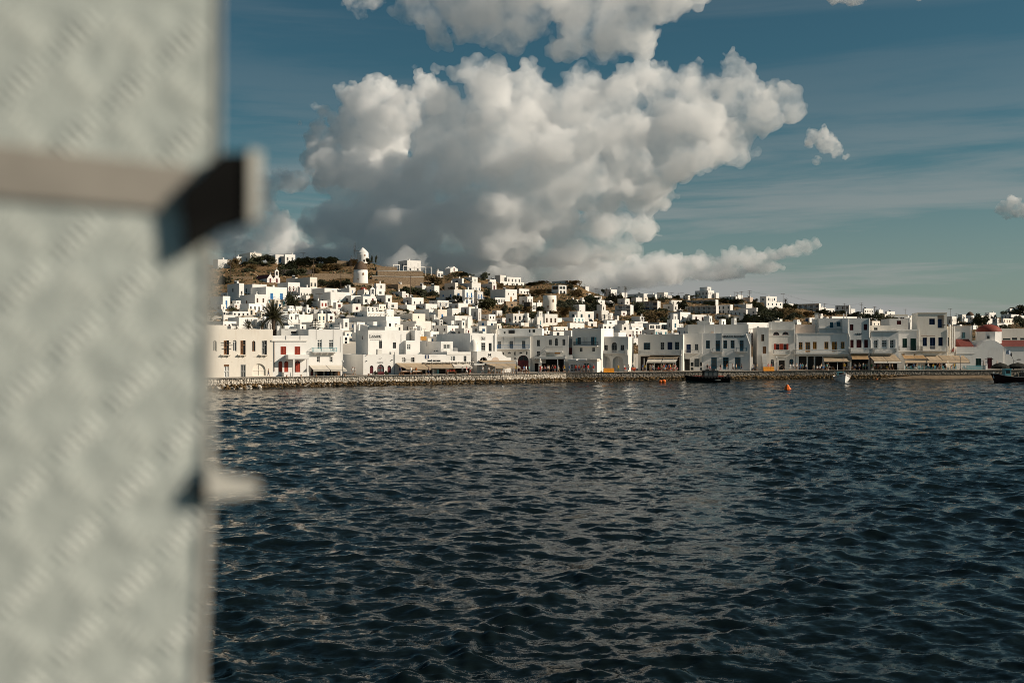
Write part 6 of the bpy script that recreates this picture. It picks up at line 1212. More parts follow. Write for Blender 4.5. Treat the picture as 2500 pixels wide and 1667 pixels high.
# ------------------------------------------------------------------ things on the quay
def on_quay(px, set_back=1.5, z=QZ): D = quay_D(px)+set_back; return Vector(((px-CX)/F*D, D, z)), D
def lamp_post(px, ytop, label, back=1.2, double=False):
    O, D = on_quay(px, back); h = EYE+(CY-ytop)/F*D-QZ; r = empty('street_lamp', O, 0, label, 'street lamp', 'street lamps on the quay')
    MB().bar((0,0,-.1),(0,0,h),.06,r2=.045,n=8).lathe([(.16,0),(.14,.3),(.07,.4)],8).build('post','darkmetal',r)
    if double:
        MB().bar((0,0,h),(-.55,0,h+1.3),.04).bar((0,0,h-.2),(1.0,-.2,h+.2),.04).build('arm','darkmetal',r); MB().mesh(*[(lambda V: V)(ICO[2][0]*np.array([.22,.2,.5])+np.array([-.6,0,h+1.5])), ICO[2][1]]).build('lamp_head','darkmetal',r); MB().mesh(ICO[2][0]*np.array([.6,.2,.14])+np.array([1.3,-.2,h+.25]), ICO[2][1]).build('lamp_head','darkmetal',r)
    else: MB().lathe([(.05,h),(.17,h+.05),(.2,h+.32),(.05,h+.45),(0,h+.46)],8).build('lamp_head','pwhite',r); 
for px, yt, lb in ((836.5,884,'slim street lamp at the lane between the balcony house and the maroon shop'),(1054.5,882,'slim street lamp in front of the shield sign shops'),(1261,884,'slim street lamp in front of the long beige canopy'),(1467.6,879,'street lamp in front of the arcade house'),(1895,874,'street lamp beside the right orange barrier'),(2344.6,872,'slim street lamp before the right awnings')): lamp_post(px, yt, lb)
lamp_post(2474.7, 880, 'dark lamp post with two spread heads at the right edge', 5, True)
def barrier(px0, px1, label, back=.9):
    O, D = on_quay(px0, back); w_ = (px1-px0)/F*D; r = empty('plastic_barrier', O, R(8), label, 'barrier'); n = 3
    for i in range(n):
        a, b_ = w_*i/n+.02, w_*(i+1)/n-.02; mb = MB(); pr = [(-.3,0),(.3,0),(.22,.25),(.14,.95),(-.14,.95),(-.22,.25)]
        mb.face([(a,y,z) for y, z in pr][::-1]); mb.face([(b_,y,z) for y, z in pr])
        for k in range(6): (y0,z0),(y1,z1) = pr[k],pr[(k+1)%6]; mb.face([(a,y0,z0),(b_,y0,z0),(b_,y1,z1),(a,y1,z1)])
        mb.build('barrier_panel','barrier',r)
barrier(1473,1500,'orange plastic barrier blocks in front of the arcade house'); barrier(1863,1891,'orange plastic barrier blocks in front of the red shuttered white house')
# marble bust
O, D = on_quay(1318.5, 4.5); r = empty('bust_monument', O, 0, 'pale marble bust on a tall pedestal in front of the outside stair house', 'monument')
MB().box(-.55,.55,-.55,.55,-.1,.25).box(-.4,.4,-.4,.4,.25,.45).mesh([(-.36,-.36,.45),(.36,-.36,.45),(.36,.36,.45),(-.36,.36,.45),(-.28,-.28,2.1),(.28,-.28,2.1),(.28,.28,2.1),(-.28,.28,2.1)],[(0,1,5,4),(1,2,6,5),(2,3,7,6),(3,0,4,7)]).box(-.36,.36,-.36,.36,2.1,2.22).build('pedestal','marble',r)
MB().lathe([(.3,2.22),(.36,2.4),(.28,2.6),(.11,2.68),(.1,2.76),(.16,2.84),(.18,2.98),(.13,3.12),(0,3.17)],14,sy=.8).build('bust','marble',r,smooth=True)
# flag
O, D = on_quay(2455, 9); h = EYE+(CY-853)/F*D-QZ; r = empty('flag_pole', O, 0, 'white flag pole with a blue and white striped flag before the church annex', 'flag')
MB().bar((0,0,-.1),(0,0,h),.05,n=8).mesh(ICO[1][0]*.1+np.array([0,0,h+.05]),ICO[1][1]).build('pole','pwhite',r); fb = MB(); fw_, fh_ = 1.3, .95
def fp(u, v): return Vector((u*fw_*.95, .12*math.sin(u*7), h-.1-v*fh_-.45*u*u*.8-.05*math.sin(u*6)))
for i in range(9):
    for j in range(12):
        u0, u1, v0, v1 = j/12, (j+1)/12, i/9, (i+1)/9; canton = j < 5 and i < 5
        blue = (not (i == 2 or j == 2)) if canton else i % 2 == 0
        fb.face([fp(u0,v0), fp(u1,v0), fp(u1,v1), fp(u0,v1)], 1 if blue else 0)
fb.build('flag', ['pwhite','pblue'], r)
# buoys
D = 186; O = P(1922.5, 950, D); O.z = 0; r = empty('mooring_buoy', O, .3, 'orange cone buoy with a grey lifting eye floating nearest the camera', 'buoy')
MB().lathe([(.3,-.35),(.66,-.1),(.68,.16),(.6,.3),(.22,.95),(.2,1.0),(0,1.0)],8).build('float','orange',r); MB().box(-.12,.12,-.12,.12,.98,1.12).bar((-.16,0,1.1),(-.1,0,1.42),.05).bar((.16,0,1.1),(.1,0,1.42),.05).bar((-.12,0,1.4),(.12,0,1.4),.05).build('lifting_eye','metal',r); r.rotation_euler = (R(4),R(-7),.4)
D = 219; O = P(1617, 933, D); O.z = .15; r = empty('mooring_buoy', O, 0, 'bright orange tumbled buoy left of the black boat', 'buoy')
MB().mesh(ICO[2][0]*np.array([.42,.32,.32])+np.array([-.35,0,.1]),ICO[2][1]).mesh(ICO[2][0]*np.array([.5,.34,.36])+np.array([.3,0,.18]),ICO[2][1]).build('float','orange',r); MB().bar((.3,0,.5),(.35,0,.72),.04).build('lifting_eye','metal',r)
O = P(2141, 926, 236); O.z = .05; r = empty('small_float', O, 0, 'tiny orange float off the sand beach', 'buoy'); MB().mesh(ICO[2][0]*np.array([.18,.18,.2]),ICO[2][1]).build('ball','orange',r); MB().bar((0,0,.15),(0,0,.34),.03).build('eye','darkmetal',r)
for px, py, lb in ((1227,945,'tiny white float left on the open water'),(1453,932,'tiny white float near the quay below the arcade house')):
    Dq = F*EYE/(py-CY); O = P(px, py, Dq); O.z = .08; r = empty('small_float', O, 0, lb, 'buoy'); MB().mesh(ICO[2][0]*np.array([.16,.16,.2]),ICO[2][1]).build('ball','pwhite',r); MB().bar((0,0,.15),(0,0,.3),.03).build('eye','darkmetal',r)
# boats
def hull(mb, L_, B_, H_, bow_rise=.5, stern=.8, keel=.35, n=14, m=9, flare=.9):
    rows = []
    for i in range(n+1):
        f = i/n; x = -L_/2+L_*f; bw = B_/2*(1-(max(0,.45-f)/.45)**2.1)*(1 if f < .7 else 1-(f-.7)/.3*(1-stern)); bw = max(bw, .02); zt = H_+bow_rise*max(0,(.5-f)/.5)**2+.12*max(0,f-.7)
        row = []
        for j in range(m+1):
            t = -1+2*j/m; a = abs(t); y = math.copysign(bw*(a**.55), t); z = -keel+(zt+keel)*(a**1.6); row.append((x-(bow_rise*.9*(z+keel)/(H_+keel) if i == 0 else 0), y, z))
        rows.append(row)
    V = [p for r_ in rows for p in r_]; k = m+1
    T = [(i*k+j, i*k+j+1, (i+1)*k+j+1, (i+1)*k+j) for i in range(n) for j in range(m)]
    mb.mesh(V, T); mb.face(rows[n]); mb.face(rows[0][::-1])
    dk = MB()
    for i in range(n): a, b_, c, d = rows[i][0], rows[i][m], rows[i+1][m], rows[i+1][0]; dk.face([(p[0],p[1]*.94,p[2]-.12) for p in (a,b_,c,d)])
    return rows, dk
D = F*EYE/(931.5-CY); O = P(1728, 931.5, D); O.z = 0; bt = empty('patrol_boat', O, R(3), 'black cabin boat with red deck cushions moored along the quay', 'boat')
mb = MB(); rows, dk = hull(mb, 9.4, 2.9, .95, .3, .9, .4); mb.build('hull','gate_rubber',bt,smooth=True); dk.build('deck','pgrey',bt)
mb = MB()
for sd in (0, 9):
    pts = [Vector(r_[sd]) for r_ in rows]
    for a, b_ in zip(pts, pts[1:]): mb.bar(a+Vector((0,0,-.05)), b_+Vector((0,0,-.05)), .22, n=8)
mb.build('rubber_tube','gate_rubber',bt,smooth=True)
MB().box(-3.4,-1.1,-.8,.8,.9,1.28).build('bow_cushion','pred',bt); MB().box(2.1,3.4,-.9,.9,.85,1.22).build('stern_cushion','pred',bt)
cb = MB().box(-1.0,2.0,-.95,.95,.8,1.35).box(-1.3,2.2,-1.1,1.1,2.35,2.5); 
for x in (-.95,0,1.0,1.95):
    for y in (-.92,.92): cb.box(x-.06,x+.06,y-.05,y+.05,1.3,2.36)
cab = cb.build('cabin','darkmetal',bt)
for x0, x1 in ((-.88,-.08),(.08,.93),(1.08,1.88)):
    for y in (-.93,.93): MB().face([(x0,y,1.36),(x1,y,1.36),(x1,y,2.33),(x0,y,2.33)]).build('window','glass_grey',cab)
MB().box(-.4,.2,-.5,.5,2.5,2.72).box(.9,1.5,-.4,.4,2.5,2.8).build('roof_gear','pblack',bt); MB().box(4.1,4.75,-.35,.35,.5,1.25).box(4.3,4.8,-.25,.25,1.25,1.6).box(4.5,4.75,-.12,.12,-.3,.5).build('outboard_engine','pblack',bt)
o = MB().box(1.2,2.5,-1.475,-1.46,.42,.5).build('hull_lettering','pwhite',bt)
MB().bar((1.9,0,2.5),(1.9,0,3.6),.04).bar((1.5,0,3.3),(2.3,0,3.3),.03).build('antenna_mast','pblack',bt)
D = F*EYE/(931-CY); O = P(2055, 931, D); O.z = 0; bt = empty('fishing_boat', O, R(82), 'small white wooden fishing boat with a brown mast, bow towards the camera', 'boat')
mb = MB(); rows, dk = hull(mb, 7.5, 3.5, 1.05, .75, .55, .4); mb.build('hull','pwhite',bt,smooth=True); dk.build('deck','pwood',bt)
mb = MB()
for sd in (0, 9):
    pts = [Vector(r_[sd]) for r_ in rows]
    for a, b_ in zip(pts, pts[1:]): mb.bar(a, b_, .07, n=5)
mb.build('gunwale','pwhite',bt); mb = MB()
for sd in (0, 9):
    pts = [Vector(r_[sd])*1.0 for r_ in rows]
    for a, b_ in zip(pts, pts[1:]): mb.bar(a*1.01+Vector((0,0,-.22)), b_*1.01+Vector((0,0,-.22)), .035, n=4)
mb.build('rub_rail','pwood',bt)
MB().box(-3.95,-3.7,-.1,.1,1.0,2.15).build('bow_post','pwhite',bt); MB().bar((-1.6,0,.8),(-1.6,0,5.6),.08,r2=.05).bar((-1.6,0,5.2),(-1.6,0,6.3),.03).bar((-1.6,-.5,4.9),(-1.6,.5,4.9),.025).build('mast','pwood',bt)
cb = MB().box(.4,2.2,-.7,.7,.7,2.0).box(.3,2.3,-.8,.8,2.0,2.1).build('wheelhouse','pturq',bt); MB().face([(.395,-.5,1.4),(.395,.5,1.4),(.395,.5,1.9),(.395,-.5,1.9)]).build('window','glass_dark',cb); MB().box(2.4,3.1,-1.0,-.6,1.0,1.9).build('life_vest','orange',bt); MB().box(-.5,.1,-1.0,-.4,.85,1.2).build('net_box','pred',bt)
D = F*EYE/(931.5-CY); O = P(2478, 931.5, D); O.z = 0; bt = empty('fishing_boat', O, R(-4), 'dark red fishing boat with a grey-blue cabin and stern gallows at the right edge', 'boat')
mb = MB(); rows, dk = hull(mb, 8.6, 2.8, 1.1, .7, .8, .4); mb.build('hull','hull_maroon',bt,smooth=True); dk.build('deck','pwood',bt)
mb = MB()
for sd in (0, 9):
    pts = [Vector(r_[sd]) for r_ in rows]
    for a, b_ in zip(pts, pts[1:]): mb.bar(a, b_, .06, n=5)
mb.build('gunwale','pgrey',bt); MB().box(-4.7,-4.4,-.14,.14,.8,2.1).build('bow_post','pwhite',bt); cb = MB().box(-2.4,-1.1,-.75,.75,.9,2.75).box(-2.5,-.9,-.85,.85,2.75,2.85).build('cabin','pturq',bt); MB().face([(-2.2,-.755,1.8),(-1.3,-.755,1.8),(-1.3,-.755,2.5),(-2.2,-.755,2.5)]).build('window','glass_dark',cb)
MB().bar((.9,-.5,.7),(1.9,-.5,3.1),.07).bar((.9,.5,.7),(1.9,.5,3.1),.07).bar((1.9,-.5,3.1),(1.9,.5,3.1),.06).build('gallows','pgrey',bt); MB().box(2.6,4.2,-.8,.8,1.0,2.6).build('red_crate','pred',bt); MB().box(1.2,2.4,-.8,.8,1.0,2.0).lathe([(.5,1.0),(.5,1.4),(0,1.5)],10,(.2,0,0)).build('net_pile','pblack',bt)
MB().bar((-3.0,0,1.2),(-3.0,0,2.6),.05).bar((-3.6,-.3,1.7),(-2.6,.3,1.9),.04).build('winch','pwood',bt)
# dark thatched parasols by the right edge
for px, wpx, lb in ((2442,38,'left dark thatched parasol behind the red boat'),(2485,46,'right dark thatched parasol behind the red boat')):
    O, D = on_quay(px, 4); k = D/F; zt = EYE+(CY-885)/F*D-QZ; r = empty('parasol', O, 0, lb, 'parasol'); MB().bar((0,0,-.1),(0,0,zt),.06).build('pole','pwood',r)
    MB().lathe([(wpx*k*.55,zt-1.5),(wpx*k*.53,zt-.9),(wpx*k*.32,zt-.35),(.1,zt)],14).lathe([(wpx*k*.53,zt-1.48),(wpx*k*.3,zt-.5),(.1,zt-.1)],14).build('canopy','darkthatch',r)
for px, lb in ((2401.5,'closed reddish parasol left of the church door'),(2434.5,'closed reddish parasol right of the church door')):
    O, D = on_quay(px, 8); r = empty('folded_parasol', O, 0, lb, 'parasol'); MB().bar((0,0,-.1),(0,0,2.3),.04).build('pole','pwood',r); MB().lathe([(.1,.7),(.24,.9),(.2,1.5),(.1,2.1),(.02,2.35)],8).build('folded_canopy','pinkish',r)
# low white pier and railing in front of the church
O, D = on_quay(2360, 4); r = empty('terrace_fence', O, R(5), 'pale turquoise terrace fence with a white end pier before the church', 'fence'); w_ = 47/F*D; mb = MB()
for i in range(34): x = w_*i/33; mb.box(x-.03,x+.03,-.03,.03,-.05,1.0)
mb.box(0,w_,-.04,.04,1.0,1.07).box(0,w_,-.035,.035,.15,.21).build('railing','pturq',r); MB().box(w_,w_+.5,-.25,.25,-.1,1.25).box(w_-.1,w_+.6,-.32,.32,1.25,1.36).build('end_pier','white',r)
# cafe chairs and tables
def chair_mesh(mt):
    mb = MB().box(-.22,.22,-.22,.22,.42,.47)
    for x in (-.2,.2):
        for y in (-.2,.2): mb.box(x-.025,x+.025,y-.025,y+.025,0,.95 if y > 0 else .43)
    for z in (.6,.74,.88): mb.box(-.2,.2,.185,.215,z,z+.07)
    me = bpy.data.meshes.new('chair'); me.from_pydata(mb.v, [], mb.f); me.materials.append(M[mt]); return me
def table_mesh(mt):
    mb = MB().lathe([(.03,.0),(.22,.0),(.22,.03),(.035,.05),(.035,.70),(.4,.70),(.4,.745),(0,.745)],12); me = bpy.data.meshes.new('table'); me.from_pydata(mb.v, [], mb.f); me.materials.append(M[mt]); return me
CHM = {k: chair_mesh(k) for k in ('pturq','pwood','pwhite')}; TBM = {k: table_mesh(k) for k in ('pwhite','pwood')}
rc = random.Random(31)
ORD = ['first','second','third','fourth','fifth','sixth','seventh','eighth','ninth','tenth','eleventh','twelfth','thirteenth','fourteenth','fifteenth','sixteenth']
def seats(pxs, back, mt, place, group):
    for i, px in enumerate(pxs):
        O, D = on_quay(px, back+rc.uniform(-.5,.5)); o = bpy.data.objects.new('chair', CHM[mt]); o.location = O; o.rotation_euler = (0,0,rc.choice([0,math.pi,math.pi/2,-math.pi/2])+rc.uniform(-.3,.3)); link(o)
        w1 = {'pturq':'pale turquoise','pwood':'brown wooden','pwhite':'white'}[mt]; tag(o, f"{ORD[i]} {w1} cafe chair from the left {place}", 'chair', group)
def tables(pxs, back, mt, place, group):
    for i, px in enumerate(pxs):
        O, D = on_quay(px, back+rc.uniform(-.3,.3)); o = bpy.data.objects.new('table', TBM[mt]); o.location = O; link(o); tag(o, f"{ORD[i]} round {'white' if mt=='pwhite' else 'brown'} cafe table from the left {place}", 'table', group)
seats([2214,2224,2231,2244,2250,2262,2268,2275,2282,2303,2311,2318,2325,2332,2352,2356], 4.5, 'pturq', 'in the row under the right awnings', 'turquoise chairs under the right awnings')
tables([2219,2240,2257,2290,2315,2340], 4.8, 'pwhite', 'among the turquoise chairs', 'tables under the right awnings')
seats([1195,1203,1212,1222,1230,1240,1249,1258,1272,1280,1288], 3.0, 'pwood', 'under the long beige canopy', 'chairs under the long canopy'); tables([1199,1208,1217,1226,1236,1245,1254,1276,1284], 3.2, 'pwhite', 'under the long beige canopy', 'tables under the long canopy')
seats([1588,1596,1606,1618,1626,1634,1641,1650], 3.2, 'pwood', 'in front of the two step awning', 'chairs before the two step awning'); tables([1592,1602,1622,1638,1646], 3.4, 'pwhite', 'in front of the two step awning', 'tables before the two step awning')
seats([2018,2026,2034,2062,2070,2078], 4.6, 'pwood', 'under the ochre house awning', 'chairs under the ochre house awning'); tables([2022,2030,2066,2074], 4.7, 'pwhite', 'under the ochre house awning', 'tables under the ochre house awning')
# fruit and goods on stands, bollards, orange awning panel on a roof
for i, (px, mt_, lb) in enumerate(((991,'pinkish','long goods stand heaped with pale wares under the widest awning'),(1018,'awning_white','second goods stand with pale wares under the widest awning'),(1101,'pred','goods stand with red wares under the three awnings'))):
    O, D = on_quay(px, 4); r = empty('goods_stand', O, R(28), lb, 'stand'); MB().box(-1.1,1.1,-.4,.4,.55,.62).box(-1.05,-.98,-.38,.38,-.05,.55).box(.98,1.05,-.38,.38,-.05,.55).build('trestle','pwood',r); mb = MB()
    for k in range(26): lump(mb, (rc.uniform(-.95,.95), rc.uniform(-.3,.3), .68+rc.uniform(0,.18)), .13,.12,.1, rc)
    mb.build('wares', mt_, r, kind='stuff')
O = P(1034, 826, 232); r = empty('roof_screen', O, R(29), 'orange panel screen on a roof behind the stepped white house', 'screen'); MB().box(-.75,.75,0,.06,-.4,.45).build('panel','pochre',r); MB().box(-.72,-.66,.0,.1,-1.8,-.4).box(.66,.72,0,.1,-1.8,-.4).build('post','metal',r)
for i, px in enumerate((700,735,772,842,900,975,985,1040,1145)):
    O, D = on_quay(px, .55); r = empty('mooring_bollard', O, 0, ORD[i]+' small rusty mooring bollard from the left on the quay edge', 'bollard', 'bollards on the left quay'); MB().lathe([(.16,-.03),(.12,.1),(.1,.3),(.18,.36),(.18,.44),(0,.46)],10).build('post','pwood',r)
# flagpole-free corner: small white sail cloth by the lane
O, D = on_quay(1552, 5); r = empty('hanging_cloth', O, .2, 'white triangular cloth hanging at the dark lane beside the arcade house', 'cloth'); MB().bar((0,0,-.1),(0,0,3.2),.03).build('pole','pgrey',r); MB().mesh([(0,.02,3.1),(.02,.02,1.3),(-.9,-.1,1.7),(0,-.01,3.1),(.02,-.01,1.3),(-.9,-.13,1.7)],[(0,1,2),(3,5,4)]).build('cloth','awning_white',r)
# ------------------------------------------------------------------ people
def body(pose):
    J = dict(pelvis=(0,0,.93), waist=(0,0,1.06), chest=(0,-.02,1.28), neck=(0,-.02,1.44), head0=(0,-.04,1.53), head1=(0,-.045,1.64), top=(0,-.03,1.70),
             sl=(.17,0,1.38), el=(.24,.03,1.12), wl=(.25,-.04,.90), hl=(.25,-.06,.80), fl=(.25,-.08,.74), tl=(.22,-.12,.80), sr=(-.17,0,1.38), er=(-.24,.03,1.12), wr=(-.25,-.04,.90), hr=(-.25,-.06,.80), fr=(-.25,-.08,.74), tr=(-.22,-.12,.80),
             pl=(.09,0,.90), kl=(.10,-.02,.50), al=(.10,.02,.10), ol=(.11,-.14,.04), pr=(-.09,0,.90), kr=(-.10,-.02,.50), ar=(-.10,.02,.10), or_=(-.11,-.14,.04))
    if pose in ('walk', 'stride'):
        s = 1 if pose == 'walk' else -1
        for k, y in (('kl',-.16*s),('al',-.30*s),('ol',-.44*s),('kr',.06*s),('ar',.30*s),('or_',.16*s)): x, _, z = J[k]; J[k] = (x, y, z)
        b_ = 'ar' if s > 0 else 'al'; o_ = 'or_' if s > 0 else 'ol'; J[b_] = (*J[b_][:2], .16); J[o_] = (*J[o_][:2], .06)
        for k, y in (('el',.12*s),('wl',.16*s),('hl',.18*s),('fl',.18*s),('tl',.12*s),('er',-.10*s),('wr',-.26*s),('hr',-.32*s),('fr',-.36*s),('tr',-.36*s)): x, _, z = J[k]; J[k] = (x, y, z+(.03 if k[0] in 'whft' else 0))
    if pose == 'sit':
        d = -.45
        for k in list(J):
            if k not in ('kl','al','ol','kr','ar','or_'): x, y, z = J[k]; J[k] = (x, y, z+d)
        for s, a in ((1,'l'),(-1,'r')):
            J['k'+a] = (.12*s, -.42, .50); J['a'+a] = (.12*s, -.40, .09); J['o'+('l' if a == 'l' else 'r_')] = (.12*s, -.56, .04); J['w'+a] = (.2*s, -.25, .62); J['h'+a] = (.18*s, -.33, .60); J['f'+a] = (.17*s, -.40, .58); J['t'+a] = (.13*s, -.34, .62)
    if pose == 'bend':
        for k in ('waist','chest','neck','head0','head1','top','sl','sr','el','er','wl','wr','hl','hr','fl','fr','tl','tr'):
            x, y, z = J[k]; q = z-.93; J[k] = (x, y-q*.75, .93+q*.62)
    E = [('pelvis','waist'),('waist','chest'),('chest','neck'),('neck','head0'),('head0','head1'),('head1','top'),('chest','sl'),('sl','el'),('el','wl'),('wl','hl'),('hl','fl'),('hl','tl'),('chest','sr'),('sr','er'),('er','wr'),('wr','hr'),('hr','fr'),('hr','tr'),('pelvis','pl'),('pl','kl'),('kl','al'),('al','ol'),('pelvis','pr'),('pr','kr'),('kr','ar'),('ar','or_')]
    RR = dict(pelvis=.135, waist=.12, chest=.145, neck=.055, head0=.085, head1=.10, top=.06, s=.07, e=.045, w=.032, h=.035, f=.018, t=.014, p=.095, k=.06, a=.042, o=.04)
    ks = list(J); me = bpy.data.meshes.new('body'); me.from_pydata([J[k] for k in ks], [(ks.index(a), ks.index(b)) for a, b in E], []); me.update()
    o = bpy.data.objects.new('body', me); COL.objects.link(o); o.modifiers.new('s','SKIN'); ss = o.modifiers.new('u','SUBSURF'); ss.levels = 1; ss.render_levels = 1
    for i, k in enumerate(ks): r_ = RR.get(k, RR.get(k[0], .05)); v = me.skin_vertices[0].data[i]; v.radius = (r_, r_); v.use_root = (k == 'pelvis')
    dg = bpy.context.evaluated_depsgraph_get(); nm = bpy.data.meshes.new_from_object(o.evaluated_get(dg)); bpy.data.objects.remove(o); nm.name = 'person'
    for m_ in ('skin','pwhite','pnavy','pblack','pwood'): nm.materials.append(M[m_])
    hz = J['head1'][2]; idx = []
    for p in nm.polygons:
        c = p.center; z = c.z; ax = abs(c.x); m_ = 0; hip = J['pelvis'][2]
        if z > hz+.02 or (z > hz-.1 and c.y > J['head1'][1]+.03): m_ = 3
        elif z > J['neck'][2]-.03 and ax < .12: m_ = 0
        elif pose == 'sit': m_ = 1 if z > hip+.04 and c.y > -.2 else 2 if c.y > -.5 and z > .35 else 0 if z > .09 else 4
        elif ax > .19 and z < J['sl'][2]-.16: m_ = 0
        elif z > hip-.02: m_ = 1
        elif z > .42: m_ = 2
        elif z < .10: m_ = 4
        idx.append(m_)
    nm.polygons.foreach_set('material_index', idx); nm.polygons.foreach_set('use_smooth', [True]*len(idx)); nm.update()
    return nm
mat('skin', (.42,.24,.16), rough=.6, var=.05)
CLO = dict(white=(.72,.70,.66), black=(.02,.02,.022), red=(.45,.03,.02), navy=(.02,.035,.09), blue=(.08,.2,.42), grey=(.2,.2,.2), pink=(.55,.22,.22), orange=(.62,.2,.05), yellow=(.65,.42,.03), green=(.03,.22,.08), beige=(.45,.35,.24), brown=(.12,.06,.03), turquoise=(.1,.4,.4))
for k, c in CLO.items(): mat('cloth_'+k, c, rough=.85, var=.12, scale=6)
BODY = {k: body(k) for k in ('stand','walk','stride','sit','bend')}
QL = [(600,'the cream house'),(655,'the blind arch'),(715,'the little portico'),(790,'the balcony house shop'),(862,'the maroon arches lane'),(925,'the maroon arched door'),(985,'the widest awning'),(1055,'the shield sign shops'),(1130,'the last of three awnings'),(1180,'the heart badge house'),(1225,'the long canopy'),(1300,'the red arched door'),(1318,'the marble bust'),(1345,'the outside stair porch'),(1385,'the cafe pavilion'),(1425,'the pavilion counter'),(1465,'the left arcade arch'),(1510,'the right arcade arch'),(1545,'the dark lane'),(1595,'the two step awning'),(1650,'the balustrade corner pier'),(1690,'the blue door house'),(1725,'the left teal shop window'),(1772,'the teal shop door'),(1810,'the right teal shop window'),(1845,'the bougainvillea lane'),(1880,'the right orange barrier'),(1930,'the red shuttered house'),(1975,'the arcade shop'),(2030,'the ochre house awning'),(2060,'the white boat mast'),(2100,'the brown awning'),(2150,'the twin-bay awning'),(2200,'the green door house'),(2260,'the tall corner house'),(2320,'the right end awnings')]
ACT = dict(stand='standing', walk='walking', stride='striding', sit='sitting', bend='bending down')
plist = [(655,'walk','black','navy','black',2.2,90),(861,'stand','white','grey','black',5,20),(866,'walk','white','beige','brown',5,-70),(977,'stand','navy','grey','black',4.5,0),(1003.5,'stand','white','white','brown',3.5,30),(1016,'stand','orange','beige','brown',4,-20),(1046,'walk','black','navy','black',3,80),(1129,'stand','white','grey','brown',3.5,0),(1139,'walk','pink','white','brown',3,60),(1148,'stand','white','red','black',3,-30),(1178,'stand','white','grey','white',2.5,0),(1319,'stand','red','red','black',2,0),(1330,'walk','pink','navy','brown',3,-80),(1337.5,'stand','white','black','black',3,0),(1349,'stand','black','navy','brown',4,40),(1354.5,'stand','red','grey','black',3.5,0),(1363.5,'walk','white','beige','brown',3,90),(1376.6,'stand','pink','white','black',3.5,0),(1390,'walk','blue','grey','brown',3,-60),(1405.5,'stand','red','black','black',3,0),(1415,'stand','white','red','black',4,20),(1420,'walk','black','beige','brown',2.5,80),(1425.5,'stand','red','white','brown',3,0),(1449,'stand','red','white','brown',1.8,0),(1509.5,'stand','yellow','green','black',1.5,0),(1524,'stand','white','grey','black',2,0),(1535,'walk','white','navy','brown',1.6,-70),(1526,'sit','red','white','brown',.8,10),(1543,'sit','red','beige','black',1.6,0),(1547,'sit','orange','red','brown',1.6,10),(1550,'sit','red','brown','black',1.6,-10),(1587.6,'stand','grey','beige','brown',2.0,0),(1592,'stand','red','black','black',2.6,0),(1607,'sit','red','black','black',2.6,0),(1614,'sit','pink','grey','brown',2.6,30),(1622,'sit','white','black','brown',2.4,-20),(1630,'sit','orange','navy','black',2.4,0),(1637,'sit','red','white','black',1.5,20),(1645,'sit','beige','red','brown',1.5,0),(1652,'sit','pink','beige','brown',1.5,-30),(1727,'stand','black','brown','black',4,0),(1733,'sit','pink','grey','brown',4.5,0),(1759,'walk','black','pink','black',3,-80),(1774.5,'walk','orange','white','brown',3,80),(1789,'stride','white','brown','black',2.5,-70),(1797.5,'walk','beige','brown','black',2.5,60),(1810.5,'stride','black','navy','black',2.5,80),(1839,'walk','white','navy','black',2.5,-50),(1848,'stand','beige','grey','brown',2.5,0),(1876,'stand','pink','navy','black',4,0),(1901,'bend','white','beige','brown',1.2,60),(1913,'bend','black','black','black',2,-60),(1928.5,'stand','white','white','brown',1.2,0),(1936.5,'stand','white','grey','black',4,0),(1945,'stand','white','navy','brown',4.5,20),(1954,'stand','blue','blue','black',4.5,0),(1959,'stand','turquoise','grey','brown',4.8,-20),(1968,'walk','white','navy','black',2.0,80),(1986.5,'sit','beige','navy','grey',3.5,180),(1995,'sit','white','pink','brown',3.0,180),(2001.5,'sit','white','pink','black',3.0,180),(2010,'sit','blue','navy','black',3.0,180),(2022,'stand','black','grey','brown',4,0),(2085,'stand','black','navy','brown',3.5,0),(2088,'walk','white','black','black',2.5,-70),(2108,'stand','white','green','brown',3,20),(2128,'stand','green','black','black',3.5,0),(2135.5,'stand','white','orange','brown',2.2,0),(2143,'stand','pink','orange','brown',2.4,30),(2150.8,'walk','white','white','brown',2.2,70),(2157.5,'stand','grey','black','black',2.6,0),(2165.5,'sit','yellow','beige','brown',2.6,0),(2172,'stride','white','grey','white',2.2,80),(2178.5,'stride','beige','brown','black',2.2,-80),(2233,'sit','white','white','brown',1.4,90),(2288,'stand','black','navy','black',2.5,0),(2294,'stride','orange','beige','brown',2.2,70),(2298.5,'walk','white','beige','black',2.4,-60),(2322,'bend','orange','orange','brown',.9,60)]
seen_l = {}
for i in range(46):
    px = rc.choice([rc.uniform(1190,1460), rc.uniform(1560,1660), rc.uniform(1880,2340)]); plist.append((px, rc.choice(['stand','walk','stride','stand']), rc.choice(['white','red','blue','pink','beige','white','turquoise','yellow']), rc.choice(['navy','beige','white','grey','black','brown']), rc.choice(['black','brown']), rc.uniform(1.3,4.5), rc.uniform(-90,90)))
plist.sort()
for px, pose, top, low, hair, back, yaw in plist:
    O, D = on_quay(px, back); o = bpy.data.objects.new('person', BODY[pose]); s_ = rc.uniform(.96,1.04); o.location = O+Vector((0,0,.01)); o.rotation_euler = (0,0,R(yaw)); o.scale = (s_,s_,s_); link(o)
    for i, mn_ in ((1,'cloth_'+top),(2,'cloth_'+low),(3,'cloth_'+hair)): o.material_slots[i].link = 'OBJECT'; o.material_slots[i].material = M[mn_]
    wh = min(QL, key=lambda q: abs(q[0]-px))[1]; lb = f"person in {top} top and {low} bottoms {ACT[pose]} by {wh}"
    if lb in seen_l: lb += f", {['','second','third','fourth','fifth'][seen_l[lb]]}"; seen_l[lb.split(',')[0]] += 1
    seen_l[lb] = 1; tag(o, lb, 'person', 'people on the quay')
